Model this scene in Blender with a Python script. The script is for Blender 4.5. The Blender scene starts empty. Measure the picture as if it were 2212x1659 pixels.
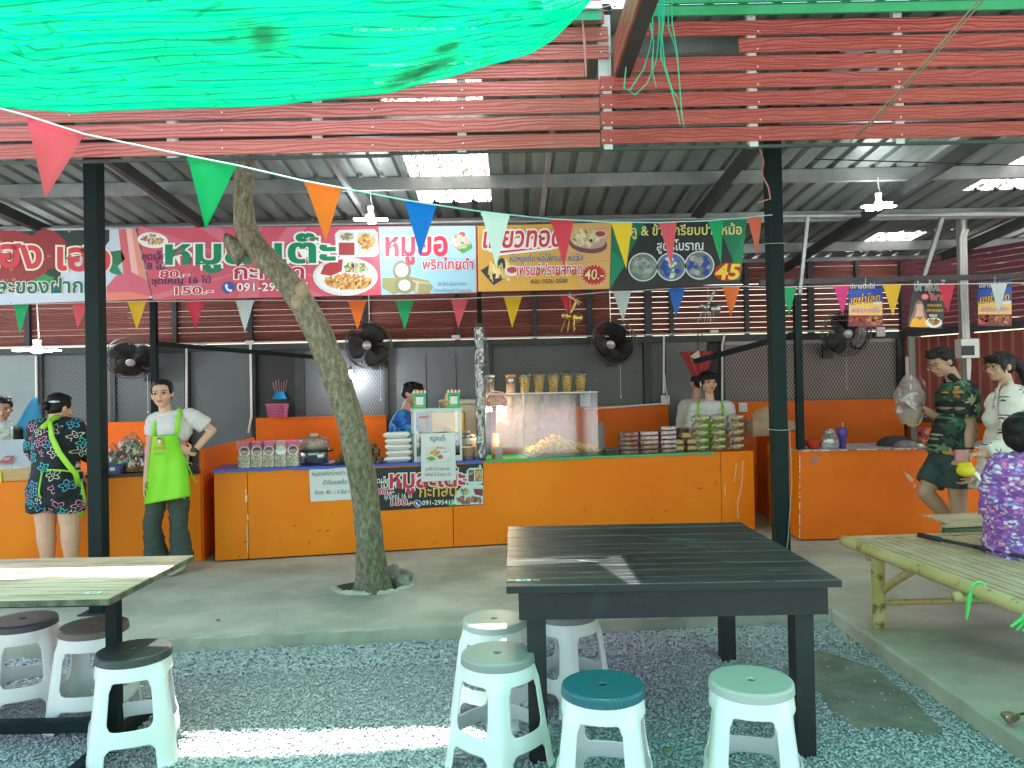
import bpy, bmesh, math, random
import numpy as np
from mathutils import Vector, Matrix, Euler
random.seed(7)
sc = bpy.context.scene
C = sc.collection
R = math.radians
PI = math.pi
# ---------------------------------------------------------------- camera, sky, sun, exposure
CAM = Vector((0, 0, 1.53))
cam = bpy.data.objects.new('camera', bpy.data.cameras.new('camera'))
C.objects.link(cam)
CM = Matrix.Rotation(R(90.6), 3, 'X') @ Matrix.Rotation(R(-1.12), 3, 'Z')
cam.matrix_world = Matrix.Translation(CAM) @ CM.to_4x4()
cam.data.sensor_width = 36
cam.data.lens = 36 * 1660 / 2212
cam.data.clip_end = 2000
cam.data.clip_start = .05
sc.camera = cam
SUN = Vector((0.02, 0.10, 1)).normalized()
w = bpy.data.worlds.new('World'); sc.world = w; w.use_nodes = True
sky = w.node_tree.nodes.new('ShaderNodeTexSky'); sky.sky_type = 'NISHITA'; sky.sun_disc = False
sky.sun_elevation = math.asin(SUN.z); sky.sun_rotation = math.atan2(SUN.x, SUN.y)
sky.air_density = 1.6; sky.dust_density = 4.0
bgn = w.node_tree.nodes['Background']; bgn.inputs[1].default_value = .15
w.node_tree.links.new(sky.outputs[0], bgn.inputs[0])
sl = bpy.data.lights.new('sun', 'SUN'); sl.energy = 4.0; sl.angle = R(.53); sl.color = (1, .95, .87)
so = bpy.data.objects.new('sun', sl); C.objects.link(so); so.location = (0, 0, 12)
so.rotation_euler = SUN.to_track_quat('Z', 'Y').to_euler()
sc.view_settings.view_transform = 'Standard'; sc.view_settings.look = 'None'
sc.view_settings.exposure = 2.3; sc.view_settings.gamma = 1
cy = sc.cycles
cy.use_denoising = True; cy.max_bounces = 10; cy.diffuse_bounces = 5; cy.glossy_bounces = 3
cy.transmission_bounces = 6; cy.transparent_max_bounces = 14; cy.caustics_reflective = False; cy.caustics_refractive = False
cy.sample_clamp_indirect = 6

# ---------------------------------------------------------------- pixel -> world helpers (2212 x 1659 view of the photo)
def ray(px, py):
    return CM @ Vector(((px - 1106) / 1660, -(py - 829.5) / 1660, -1))
def at(px, py, Y):
    d = ray(px, py); return CAM + d * (Y / d.y)
def atz(px, py, z):
    d = ray(px, py); return CAM + d * ((z - CAM.z) / d.z)
class Plane:
    def __init__(s, p, n): s.p = Vector(p); s.n = Vector(n).normalized()
    def pt(s, px, py, lift=0):
        d = ray(px, py); return CAM + d * ((s.p + s.n * lift - CAM).dot(s.n) / d.dot(s.n))
def frontal(Y): return Plane((0, Y, 0), (0, -1, 0))

# ---------------------------------------------------------------- materials
def nodes(name):
    m = bpy.data.materials.new(name); m.use_nodes = True
    nt = m.node_tree; b = nt.nodes['Principled BSDF']
    return m, nt, b
def N(nt, t, **k):
    n = nt.nodes.new('ShaderNode' + t)
    for a, v in k.items():
        if a.startswith('i_'):
            key = a[2:]; key = int(key) if key.isdigit() else key
            n.inputs[key].default_value = v
        else: setattr(n, a, v)
    return n
def c4(c): return (c[0], c[1], c[2], 1)
def coords(nt, stretch=(1, 1, 1), kind='Object', rot=(0, 0, 0)):
    tc = N(nt, 'TexCoord'); mp = N(nt, 'Mapping'); mp.inputs['Scale'].default_value = stretch; mp.inputs['Rotation'].default_value = rot
    nt.links.new(tc.outputs[kind], mp.inputs[0]); return mp.outputs[0]
def ramp(nt, fac, stops):
    r = N(nt, 'ValToRGB'); e = r.color_ramp.elements
    while len(e) < len(stops): e.new(.5)
    for i, (p, c) in enumerate(stops): e[i].position = p; e[i].color = c4(c)
    nt.links.new(fac, r.inputs[0]); return r.outputs[0]
def mixc(nt, fac, a, b, mode='MIX'):
    m = N(nt, 'Mix', data_type='RGBA', blend_type=mode)
    for s, v in ((0, fac), (6, a), (7, b)):
        if isinstance(v, (int, float)): m.inputs[s].default_value = v
        elif isinstance(v, tuple): m.inputs[s].default_value = c4(v)
        else: nt.links.new(v, m.inputs[s])
    return m.outputs[2]
def math1(nt, op, a, b=0.0, c=0.0):
    m = N(nt, 'Math', operation=op)
    for i, v in enumerate((a, b, c)):
        if isinstance(v, (int, float)): m.inputs[i].default_value = v
        else: nt.links.new(v, m.inputs[i])
    return m.outputs[0]
def bumpit(nt, b, h, strength=.3, dist=.01):
    bp = N(nt, 'Bump'); bp.inputs['Strength'].default_value = strength; bp.inputs['Distance'].default_value = dist
    nt.links.new(h, bp.inputs['Height']); nt.links.new(bp.outputs[0], b.inputs['Normal'])
def mat(name, col, rough=.6, metal=0, col2=None, scale=6, bump=0, bscale=None, stretch=(1, 1, 1), lo=.35, hi=.65, spec=.5, dist=.01, emit=0, alpha=1):
    m, nt, b = nodes(name)
    b.inputs['Base Color'].default_value = c4(col); b.inputs['Roughness'].default_value = rough
    b.inputs['Metallic'].default_value = metal; b.inputs['Specular IOR Level'].default_value = spec
    if emit: b.inputs['Emission Color'].default_value = c4(col); b.inputs['Emission Strength'].default_value = emit
    if alpha < 1: b.inputs['Alpha'].default_value = alpha
    if col2 is not None or bump:
        v = coords(nt, stretch)
        n = N(nt, 'TexNoise', i_Scale=scale, i_Detail=6.0, i_Roughness=.6); nt.links.new(v, n.inputs['Vector'])
        if col2 is not None:
            nt.links.new(ramp(nt, n.outputs['Fac'], [(lo, col), (hi, col2)]), b.inputs['Base Color'])
            rr = N(nt, 'MapRange', i_3=max(.05, rough - .1), i_4=min(1, rough + .12)); nt.links.new(n.outputs['Fac'], rr.inputs[0]); nt.links.new(rr.outputs[0], b.inputs['Roughness'])
        if bump:
            n2 = N(nt, 'TexNoise', i_Scale=bscale or scale * 4, i_Detail=5.0); nt.links.new(v, n2.inputs['Vector'])
            bumpit(nt, b, n2.outputs['Fac'], bump, dist)
    return m
def clear(name, tint=(1, 1, 1), gloss=.12, rough=.1, haze=0, hazecol=(.8, .8, .8)):
    m, nt, b = nodes(name); out = nt.nodes['Material Output']
    t = N(nt, 'BsdfTransparent'); t.inputs[0].default_value = c4(tint)
    g = N(nt, 'BsdfGlossy'); g.inputs['Roughness'].default_value = rough
    mx = N(nt, 'MixShader'); fr = N(nt, 'LayerWeight', i_Blend=.25)
    ad = math1(nt, 'ADD', math1(nt, 'MULTIPLY', fr.outputs['Fresnel'], .5), gloss * .5); nt.links.new(ad, mx.inputs[0])
    nt.links.new(t.outputs[0], mx.inputs[1]); nt.links.new(g.outputs[0], mx.inputs[2]); o = mx.outputs[0]
    if haze:
        d = N(nt, 'BsdfDiffuse'); d.inputs[0].default_value = c4(hazecol); tl = N(nt, 'BsdfTranslucent'); tl.inputs[0].default_value = c4(hazecol)
        m1 = N(nt, 'MixShader'); nt.links.new(d.outputs[0], m1.inputs[1]); nt.links.new(tl.outputs[0], m1.inputs[2])
        m2 = N(nt, 'MixShader'); v = coords(nt, (1, 1, 1)); n = N(nt, 'TexNoise', i_Scale=9.0, i_Detail=5.0); nt.links.new(v, n.inputs['Vector'])
        rr = N(nt, 'MapRange', i_1=.3, i_2=.7, i_3=haze * .6, i_4=min(1, haze * 1.4)); nt.links.new(n.outputs['Fac'], rr.inputs[0]); nt.links.new(rr.outputs[0], m2.inputs[0])
        nt.links.new(o, m2.inputs[1]); nt.links.new(m1.outputs[0], m2.inputs[2]); o = m2.outputs[0]
    nt.links.new(o, out.inputs[0]); return m
def thin(name, col, trans=.45, rough=.5):
    m, nt, b = nodes(name); b.inputs['Base Color'].default_value = c4(col); b.inputs['Roughness'].default_value = rough
    t = N(nt, 'BsdfTranslucent'); t.inputs[0].default_value = c4(col); mx = N(nt, 'MixShader'); mx.inputs[0].default_value = trans
    nt.links.new(b.outputs[0], mx.inputs[1]); nt.links.new(t.outputs[0], mx.inputs[2]); nt.links.new(mx.outputs[0], nt.nodes['Material Output'].inputs[0])
    return m
_fc = {}
def flatmat(col, rough=.45):
    k = tuple(round(x, 3) for x in col) + (rough,)
    if k not in _fc: _fc[k] = mat('print_ink', col, rough)
    return _fc[k]
def hexc(h):
    v = [int(h[i:i + 2], 16) / 255 for i in (0, 2, 4)]
    return tuple((x / 12.92 if x <= .04045 else ((x + .055) / 1.055) ** 2.4) for x in v)

# ---------------------------------------------------------------- mesh builder
class MB:
    def __init__(s): s.v = []; s.f = []; s.m = []; s.mk = []
    def _mi(s, m):
        if m is None: return 0
        if m not in s.mk: s.mk.append(m)
        return s.mk.index(m)
    def add(s, vs, fs, m=None, T=None):
        o = len(s.v); mi = s._mi(m)
        for p in vs:
            p = Vector(p); s.v.append(tuple(T @ p) if T is not None else tuple(p))
        for f in fs: s.f.append([i + o for i in f]); s.m.append(mi)
        return s
    def box(s, a, b, m=None, T=None, bev=0):
        x0, y0, z0 = [min(a[i], b[i]) for i in range(3)]; x1, y1, z1 = [max(a[i], b[i]) for i in range(3)]
        if not bev:
            return s.add([(x0, y0, z0), (x1, y0, z0), (x1, y1, z0), (x0, y1, z0), (x0, y0, z1), (x1, y0, z1), (x1, y1, z1), (x0, y1, z1)],
                  [(0, 3, 2, 1), (4, 5, 6, 7), (0, 1, 5, 4), (1, 2, 6, 5), (2, 3, 7, 6), (3, 0, 4, 7)], m, T)
        bm = bmesh.new(); bmesh.ops.create_cube(bm, size=1)
        for v in bm.verts: v.co = Vector(((x0 + x1) / 2 + v.co.x * (x1 - x0), (y0 + y1) / 2 + v.co.y * (y1 - y0), (z0 + z1) / 2 + v.co.z * (z1 - z0)))
        bmesh.ops.bevel(bm, geom=list(bm.edges), offset=bev, segments=2, affect='EDGES', profile=.5)
        bm.verts.index_update(); vs = [v.co.copy() for v in bm.verts]; fs = [[v.index for v in f.verts] for f in bm.faces]; bm.free()
        return s.add(vs, fs, m, T)
    def beam(s, p, q, wx, wz, m=None, up=(0, 0, 1)):
        p = Vector(p); q = Vector(q); d = (q - p); L = d.length; y = d.normalized(); x = y.cross(Vector(up))
        x = Vector((1, 0, 0)) if x.length < 1e-5 else x.normalized(); z = x.cross(y)
        T = Matrix((x, y, z)).transposed().to_4x4(); T.translation = p
        return s.box((-wx / 2, 0, -wz / 2), (wx / 2, L, wz / 2), m, T)
    def tube(s, pts, r, m=None, n=8, caps=True):
        pts = [Vector(p) for p in pts]; k = len(pts); rs = r if isinstance(r, (list, tuple)) else [r] * k
        vs = []; fs = []; px = None
        for i, p in enumerate(pts):
            t = (pts[min(i + 1, k - 1)] - pts[max(i - 1, 0)]).normalized()
            if px is None: px = t.orthogonal().normalized()
            px = (px - t * px.dot(t)); px = px.normalized() if px.length > 1e-6 else t.orthogonal().normalized(); py = t.cross(px)
            for j in range(n):
                a = 2 * PI * j / n; vs.append(p + (px * math.cos(a) + py * math.sin(a)) * rs[i])
        for i in range(k - 1):
            for j in range(n): fs.append((i * n + j, i * n + (j + 1) % n, (i + 1) * n + (j + 1) % n, (i + 1) * n + j))
        if caps: fs.append(tuple(reversed(range(n)))); fs.append(tuple((k - 1) * n + j for j in range(n)))
        return s.add(vs, fs, m)
    def lathe(s, prof, m=None, n=24, T=None, sx=1, sy=1):
        vs = []; fs = []; k = len(prof)
        for r, z in prof:
            for j in range(n): a = 2 * PI * j / n; vs.append((r * sx * math.cos(a), r * sy * math.sin(a), z))
        for i in range(k - 1):
            for j in range(n): fs.append((i * n + j, i * n + (j + 1) % n, (i + 1) * n + (j + 1) % n, (i + 1) * n + j))
        if prof[0][0] > 1e-6: fs.append(tuple(reversed(range(n))))
        if prof[-1][0] > 1e-6: fs.append(tuple((k - 1) * n + j for j in range(n)))
        return s.add(vs, fs, m, T)
    def ell(s, c, r, m=None, n=12, k=8, T=None):
        prof = [(math.sin(PI * i / k), -math.cos(PI * i / k)) for i in range(k + 1)]
        prof[0] = (1e-4, -1); prof[-1] = (1e-4, 1)
        TT = Matrix.Translation(c) @ (T if T is not None else Matrix.Identity(4)) @ Matrix.Diagonal((r[0], r[1], r[2], 1))
        return s.lathe(prof, m, n, TT)
    def prism(s, pts, d, m=None):
        pts = [Vector(p) for p in pts]; d = Vector(d); n = len(pts)
        return s.add(pts + [p + d for p in pts], [tuple(reversed(range(n))), tuple(range(n, 2 * n))] + [(i, (i + 1) % n, n + (i + 1) % n, n + i) for i in range(n)], m)
    def grid(s, fn, nu, nv, m=None, keep=None):
        vs = [fn(i / nu, j / nv) for j in range(nv + 1) for i in range(nu + 1)]
        fs = [(j * (nu + 1) + i, j * (nu + 1) + i + 1, (j + 1) * (nu + 1) + i + 1, (j + 1) * (nu + 1) + i) for j in range(nv) for i in range(nu)
              if keep is None or keep((i + .5) / nu, (j + .5) / nv)]
        return s.add(vs, fs, m)
    def pile(s, other, T):
        o = len(s.v)
        s.v += [tuple(T @ Vector(p)) for p in other.v]
        for f, mi in zip(other.f, other.m):
            s.f.append([i + o for i in f]); s.m.append(s._mi(other.mk[mi]) if other.mk else 0)
        return s
    def mesh(s, name, m=None, smooth=False, loc=None):
        me = bpy.data.meshes.new(name)
        vs = s.v if loc is None else [(p[0] - loc[0], p[1] - loc[1], p[2] - loc[2]) for p in s.v]
        me.from_pydata(vs, [], s.f)
        ms = s.mk if s.mk else ([m] if m else [])
        for x in ms: me.materials.append(x)
        if len(ms) > 1: me.polygons.foreach_set('material_index', s.m)
        if smooth: me.polygons.foreach_set('use_smooth', [True] * len(s.f))
        me.validate(); me.update(); return me
def tag(o, label=None, cat=None, group=None, kind=None):
    if label: o['label'] = label
    if cat: o['category'] = cat
    if group: o['group'] = group
    if kind: o['kind'] = kind
    return o
def thing(name, label, cat, loc=(0, 0, 0), rz=0, group=None):
    o = bpy.data.objects.new(name, None); C.objects.link(o); o.empty_display_size = .1
    o.location = loc; o.rotation_euler = (0, 0, rz); return tag(o, label, cat, group)
def rootloc(p):
    while p.parent: p = p.parent
    return p.location
def part(mb, name, m, parent, world=False, smooth=False, label=None, solid=0):
    me = mb.mesh(name, m, smooth, rootloc(parent) if world else None) if isinstance(mb, MB) else mb
    o = bpy.data.objects.new(name, me); C.objects.link(o); o.parent = parent
    if label: o['label'] = label
    if solid: md = o.modifiers.new('thickness', 'SOLIDIFY'); md.thickness = solid; md.offset = 0
    return o
def single(mb, name, m, label, cat, loc=(0, 0, 0), group=None, smooth=False, kind=None, solid=0):
    o = bpy.data.objects.new(name, mb.mesh(name, m, smooth, loc)); C.objects.link(o); o.location = loc
    if solid: md = o.modifiers.new('thickness', 'SOLIDIFY'); md.thickness = solid; md.offset = 0
    return tag(o, label, cat, group, kind)
def struct(mb, name, m, smooth=False, kind='structure'):
    o = bpy.data.objects.new(name, mb.mesh(name, m, smooth)); C.objects.link(o); o['kind'] = kind; return o
def dup(root, loc, rz=0, label=None, group=None):
    r = root.copy(); C.objects.link(r); r.location = loc; r.rotation_euler = (0, 0, rz)
    if label: r['label'] = label
    if group: r['group'] = group
    def rec(a, b):
        for ch in list(a.children):
            c = ch.copy(); C.objects.link(c); c.parent = b; rec(ch, c)
    rec(root, r); return r
def recolor(root, pname, m):
    for ch in root.children:
        if ch.name.split('.')[0] == pname:
            ch.material_slots[0].link = 'OBJECT'; ch.material_slots[0].material = m
# ---------------------------------------------------------------- flat artwork (printing on signs) drawn on a plane
TS = bpy.data.scenes.new('scratch')
def tsdg(): TS.view_layers[0].update(); return TS.view_layers[0].depsgraph
_tc = {}; _tk = {}
def textgeo(txt, bold=0.0, shear=0.0):
    k = (txt, bold, shear)
    if k not in _tc:
        cu = bpy.data.curves.new('lettering', 'FONT'); cu.body = txt; cu.size = 1; cu.offset = bold; cu.shear = shear; cu.fill_mode = 'FRONT'; cu.resolution_u = 3
        o = bpy.data.objects.new('lettering', cu); TS.collection.objects.link(o)
        dg = tsdg(); me = o.evaluated_get(dg).to_mesh()
        V = [(v.co.x, v.co.y) for v in me.vertices]; F = [tuple(p.vertices) for p in me.polygons]
        bpy.data.objects.remove(o); bpy.data.curves.remove(cu)
        par = list(range(len(V)))
        def fd(i):
            while par[i] != i: par[i] = par[par[i]]; i = par[i]
            return i
        for f in F:
            for j in f[1:]: par[fd(f[0])] = fd(j)
        ids = {}; Kk = [ids.setdefault(fd(i), len(ids)) for i in range(len(V))]
        _tc[k] = ([(x, y) for x, y in V], F); _tk[k] = Kk
    return _tc[k]
def crumple(me, f):
    n = len(me.vertices); co = np.empty(n * 3); no = np.empty(n * 3); me.vertices.foreach_get('co', co); me.vertices.foreach_get('normal', no); co = co.reshape(-1, 3); no = no.reshape(-1, 3)
    d = np.array([f(Vector(c)) for c in co]); me.vertices.foreach_set('co', (co + no * d[:, None]).ravel()); me.update()
class Art:
    def __init__(s, plane): s.P = plane; s.mb = MB()
    def poly(s, pts, col, lift=.002, m=None):
        s.mb.add([s.P.pt(x, y, lift) for x, y in pts], [tuple(range(len(pts)))], m or flatmat(col)); return s
    def rect(s, x0, y0, x1, y1, col, lift=.002, m=None): return s.poly([(x0, y0), (x1, y0), (x1, y1), (x0, y1)], col, lift, m)
    def oval(s, cx, cy, rx, ry, col, lift=.002, a=0, n=28, wob=0):
        pts = []
        for i in range(n):
            t = 2 * PI * i / n; k = 1 + wob * math.sin(5 * t + cx) + wob * random.uniform(-1, 1)
            x, y = rx * k * math.cos(t), ry * k * math.sin(t); pts.append((cx + x * math.cos(a) - y * math.sin(a), cy + x * math.sin(a) + y * math.cos(a)))
        return s.poly(pts, col, lift)
    def star(s, cx, cy, r, r2, n, col, lift=.002, sy=1):
        return s.poly([(cx + (r if i % 2 else r2) * math.cos(PI * i / n), cy + sy * (r if i % 2 else r2) * math.sin(PI * i / n)) for i in range(2 * n)], col, lift)
    def text(s, txt, x0, x1, y, h, col, lift=.004, bold=0.0, out=None, outw=.05, slope=0, shear=0.0):
        V, F = textgeo(txt, 0, shear); xs = [v[0] for v in V]
        if not xs: return s
        a, b = min(xs), max(xs); k = (x1 - x0) / (b - a)
        for o, c, l in (((outw, out, lift - .0012),) if out else ()) + ((bold, col, lift),):
            V, F = textgeo(txt, o, shear)
            vs = []; fs = []
            for i, f in enumerate(F):
                fs.append(tuple(range(len(vs), len(vs) + len(f)))); vs += [s.P.pt(x0 + (V[j][0] - a) * k, y - V[j][1] * h - slope * (V[j][0] - a) * k, l + .0001 * (i % 9)) for j in f]
            s.mb.add(vs, fs, flatmat(c))
        return s
    def blobs(s, cx, cy, rx, ry, cols, n, r, lift=.005):
        for i in range(n):
            t = random.uniform(0, 2 * PI); q = math.sqrt(random.random())
            s.oval(cx + rx * q * math.cos(t), cy + ry * q * math.sin(t), r * random.uniform(.6, 1.3), r * random.uniform(.4, .9), random.choice(cols), lift + .0002 * (i % 12), random.uniform(0, 3), 9, .1)
        return s
    def build(s, name, parent, world=True): return part(s.mb, name, None, parent, world)
def remesh_mesh(mb, name, voxel, smooth=6):
    o = bpy.data.objects.new('tmp', mb.mesh('tmp')); TS.collection.objects.link(o)
    md = o.modifiers.new('r', 'REMESH'); md.mode = 'VOXEL'; md.voxel_size = voxel
    if smooth: ms = o.modifiers.new('s', 'SMOOTH'); ms.iterations = smooth; ms.factor = .5
    dg = tsdg(); me = bpy.data.meshes.new_from_object(o.evaluated_get(dg), depsgraph=dg)
    bpy.data.objects.remove(o); me.name = name; me.materials.clear()
    me.polygons.foreach_set('use_smooth', [True] * len(me.polygons)); return me
# ---------------------------------------------------------------- shared materials
M = {}
M['concrete'] = mat('worn_concrete', (.31, .305, .25), .8, 0, (.60, .57, .47), 1.3, .3, 22, lo=.36, hi=.66, dist=.006)
M['dirt'] = mat('packed_dirt', (.16, .15, .13), .9, 0, (.27, .25, .22), 5, .4, 40, dist=.008)
M['gravel'] = mat('gravel_bed', (.32, .33, .345), .95, 0, (.46, .47, .485), 90, 1, 120, dist=.02)
M['stone'] = mat('stone_chips', (.36, .375, .395), .85, 0, (.56, .575, .60), 30, .2)
M['post'] = mat('black_green_paint', (.003, .010, .010), .6, 0, (.006, .017, .016), 3, .08, 30, spec=.2)
M['steel'] = mat('dark_steel', (.018, .022, .022), .5, 0, (.04, .045, .043), 5, .05, 40)
M['purlin'] = mat('galvanised_steel', (.20, .22, .215), .45, .4, (.32, .34, .33), 4)
M['white_pvc'] = mat('white_pvc', (.72, .72, .69), .4)
M['sheet'] = mat('metal_roof_sheet', (.17, .205, .19), .42, .45, (.26, .30, .28), 2.2, .05, 20, stretch=(3, .4, 1))
M['fascia'] = mat('green_flashing', (.03, .30, .12), .45, .2, (.05, .38, .17), 3)
M['fascia_dark'] = mat('dark_green_flashing', (.008, .18, .07), .45, .2)
M['white_metal'] = mat('white_sheet_metal', (.75, .8, .78), .5)
M['orange'] = mat('orange_paint', (.84, .195, .003), .5, 0, (.90, .25, .006), 1.8, .05, 60, lo=.3, hi=.7, spec=.25)
M['orange2'] = mat('scuffed_orange_paint', (.78, .125, .003), .5, 0, (.86, .17, .005), 1.3, .05, 60, spec=.25)
M['grey_panel'] = mat('grey_panel_paint', (.10, .125, .13), .6, 0, (.145, .17, .175), 1.2, .04, 30)
M['taupe'] = mat('taupe_panel', (.46, .40, .36), .6, 0, (.60, .52, .47), 1.5)
M['black'] = mat('black_plastic', (.012, .013, .014), .45)
M['white'] = mat('white_plastic', (.78, .79, .76), .4)
M['clear'] = clear('clear_plastic', (.96, .97, .97), .14)
M['glass'] = clear('cabinet_glass', (.92, .97, .95), .12, .02)
M['film'] = clear('hazy_plastic_film', (.94, .92, .88), .14, .18, .46, (.46, .37, .30))
M['shrink'] = clear('crumpled_film', (.9, .95, .95), .5, .12, .16, (.6, .7, .7))
def boards(name, a, b, kz=330, amp=26, light=(.5, .25, .2)):
    m, nt, bs = nodes(name); bs.inputs['Roughness'].default_value = .5
    v = coords(nt, (.9, 1, 7)); n = N(nt, 'TexNoise', i_Scale=2.2, i_Detail=3.0, i_Roughness=.5); nt.links.new(v, n.inputs['Vector'])
    tc = N(nt, 'TexCoord'); sp = N(nt, 'SeparateXYZ'); nt.links.new(tc.outputs['Object'], sp.inputs[0])
    s = math1(nt, 'SINE', math1(nt, 'MULTIPLY_ADD', sp.outputs[2], kz, math1(nt, 'MULTIPLY', n.outputs['Fac'], amp)))
    ridge = math1(nt, 'POWER', math1(nt, 'MULTIPLY_ADD', s, .5, .5), 5)
    v2 = coords(nt, (.6, 1, 2)); n2 = N(nt, 'TexNoise', i_Scale=1.4, i_Detail=4.0); nt.links.new(v2, n2.inputs['Vector'])
    base = ramp(nt, n2.outputs['Fac'], [(.35, a), (.65, b)])
    nt.links.new(mixc(nt, math1(nt, 'MULTIPLY', ridge, .35), base, light), bs.inputs['Base Color'])
    bumpit(nt, bs, s, .55, .004); return m
M['board'] = boards('red_brown_plank', (.29, .048, .034), (.38, .080, .052), light=(.46, .19, .15))
M['board2'] = boards('smooth_red_plank', (.30, .038, .031), (.36, .052, .042), amp=40, light=(.33, .08, .065))
M['board_dark'] = boards('dark_red_plank', (.17, .040, .032), (.24, .055, .042), light=(.2, .08, .06))
def netmat():
    m, nt, b = nodes('green_shade_net'); out = nt.nodes['Material Output']
    uv = N(nt, 'UVMap'); sp = N(nt, 'SeparateXYZ'); nt.links.new(uv.outputs[0], sp.inputs[0])
    fr = math1(nt, 'FRACT', math1(nt, 'MULTIPLY', sp.outputs[1], 31.0)); line = math1(nt, 'LESS_THAN', fr, .2)
    fr2 = math1(nt, 'FRACT', math1(nt, 'MULTIPLY', sp.outputs[1], 140.0)); fine = math1(nt, 'MULTIPLY', math1(nt, 'LESS_THAN', fr2, .4), .16)
    n = N(nt, 'TexNoise', i_Scale=3.0, i_Detail=4.0); nt.links.new(coords(nt), n.inputs['Vector'])
    col = ramp(nt, n.outputs['Fac'], [(.3, (.0, .205, .082)), (.7, (.0, .275, .118))])
    col = mixc(nt, math1(nt, 'MAXIMUM', math1(nt, 'MULTIPLY', line, .75), fine), col, (.0, .07, .035))
    nf = N(nt, 'TexNoise', i_Scale=1.6, i_Detail=3.0, i_Distortion=.4); nt.links.new(coords(nt, (.55, 3.2, .01), rot=(0, 0, .12)), nf.inputs['Vector'])
    cr = math1(nt, 'LESS_THAN', math1(nt, 'ABSOLUTE', math1(nt, 'SUBTRACT', math1(nt, 'FRACT', math1(nt, 'MULTIPLY', nf.outputs['Fac'], 7.0)), .5)), .035); col = mixc(nt, math1(nt, 'MULTIPLY', cr, .55), col, (.0, .06, .03))
    tl = N(nt, 'BsdfTranslucent'); df = N(nt, 'BsdfDiffuse'); tr = N(nt, 'BsdfTransparent'); tr.inputs[0].default_value = (.5, .95, .82, 1)
    nt.links.new(col, tl.inputs[0]); nt.links.new(col, df.inputs[0])
    a = N(nt, 'MixShader'); a.inputs[0].default_value = .25; nt.links.new(tl.outputs[0], a.inputs[1]); nt.links.new(df.outputs[0], a.inputs[2])
    c = N(nt, 'MixShader'); c.inputs[0].default_value = .07; nt.links.new(a.outputs[0], c.inputs[1]); nt.links.new(tr.outputs[0], c.inputs[2])
    nt.links.new(c.outputs[0], out.inputs[0]); return m
M['net'] = netmat()
from mathutils import noise as mn
# ---------------------------------------------------------------- ground, gravel, platform
g = MB(); g.add([(-60, -60, 0), (60, -60, 0), (60, 60, 0), (-60, 60, 0)], [(0, 1, 2, 3)]); struct(g, 'ground', M['gravel'])
patch = [(1773, 1405), (1835, 1425), (1895, 1446), (1960, 1500), (2040, 1580), (2010, 1592), (1930, 1572), (1850, 1576), (1800, 1545), (1772, 1500), (1700, 1470), (1690, 1440)]
PP = [atz(x, y, .006) for x, y in patch]
pb = MB(); pb.add(PP, [tuple(reversed(range(len(PP))))]); struct(pb, 'dirt_patch', M['dirt'])
def inpoly(x, y, P):
    c = False; j = len(P) - 1
    for i in range(len(P)):
        if (P[i].y > y) != (P[j].y > y) and x < (P[j].x - P[i].x) * (y - P[i].y) / (P[j].y - P[i].y) + P[i].x: c = not c
        j = i
    return c
rng = np.random.default_rng(3)
def kerby(x): return 4.95 + (x - 2.02) * .081
n = 92000; xs = rng.uniform(-3.4, 2.03, n); ys = 2.72 + rng.uniform(0, 1, n) ** 1.25 * 2.25
base = np.array([[1, 0, 0], [0, 1, 0], [-1, 0, 0], [0, -1, 0], [.1, .1, 1], [0, 0, -1]], float)
tri = np.array([(0, 1, 4), (1, 2, 4), (2, 3, 4), (3, 0, 4), (1, 0, 5), (2, 1, 5), (3, 2, 5), (0, 3, 5)])
keep = np.array([not (y > kerby(x) + .01 or inpoly(x, y, PP) and random.random() < .985) for x, y in zip(xs, ys)])
xs = xs[keep]; ys = ys[keep]; n = len(xs)
sz = np.abs(rng.normal(.0036, .0013, n)) + .0022; sz = np.where(ys > kerby(xs) - .4, sz * 1.5, sz)
a = rng.uniform(0, 6.28, n); t = rng.uniform(-.55, .55, n)
P = base[None] * (sz[:, None] * np.stack([rng.uniform(.8, 1.7, n), rng.uniform(.6, 1, n), rng.uniform(.45, .85, n)], 1))[:, None, :]
P = P + rng.normal(0, .12, P.shape) * sz[:, None, None]
yy = P[..., 1] * np.cos(t)[:, None] - P[..., 2] * np.sin(t)[:, None]; zz = P[..., 1] * np.sin(t)[:, None] + P[..., 2] * np.cos(t)[:, None]
xx = P[..., 0] * np.cos(a)[:, None] - yy * np.sin(a)[:, None]; y2 = P[..., 0] * np.sin(a)[:, None] + yy * np.cos(a)[:, None]
V = np.stack([xx + xs[:, None], y2 + ys[:, None], zz + (.003 + sz * .3 + rng.uniform(0, .006, n))[:, None]], -1).reshape(-1, 3)
F = (tri[None] + (np.arange(n) * 6)[:, None, None]).reshape(-1, 3)
ST = MB(); ST.v = V.tolist(); ST.f = F.tolist(); ST.m = [0] * len(ST.f)
struct(ST, 'gravel_stones', M['stone'], kind='stuff')
front = []; x = -9.0
while x < 2.0: front.append((x, kerby(x) + random.uniform(-.006, .006))); x += .09
side = []; y = 4.95
while y > -6: side.append((2.02 + random.uniform(-.005, .005), y)); y -= .12
outl = front + side + [(9, -6), (9, 13), (-9, 13)]
sb = MB(); nn = len(outl)
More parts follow.
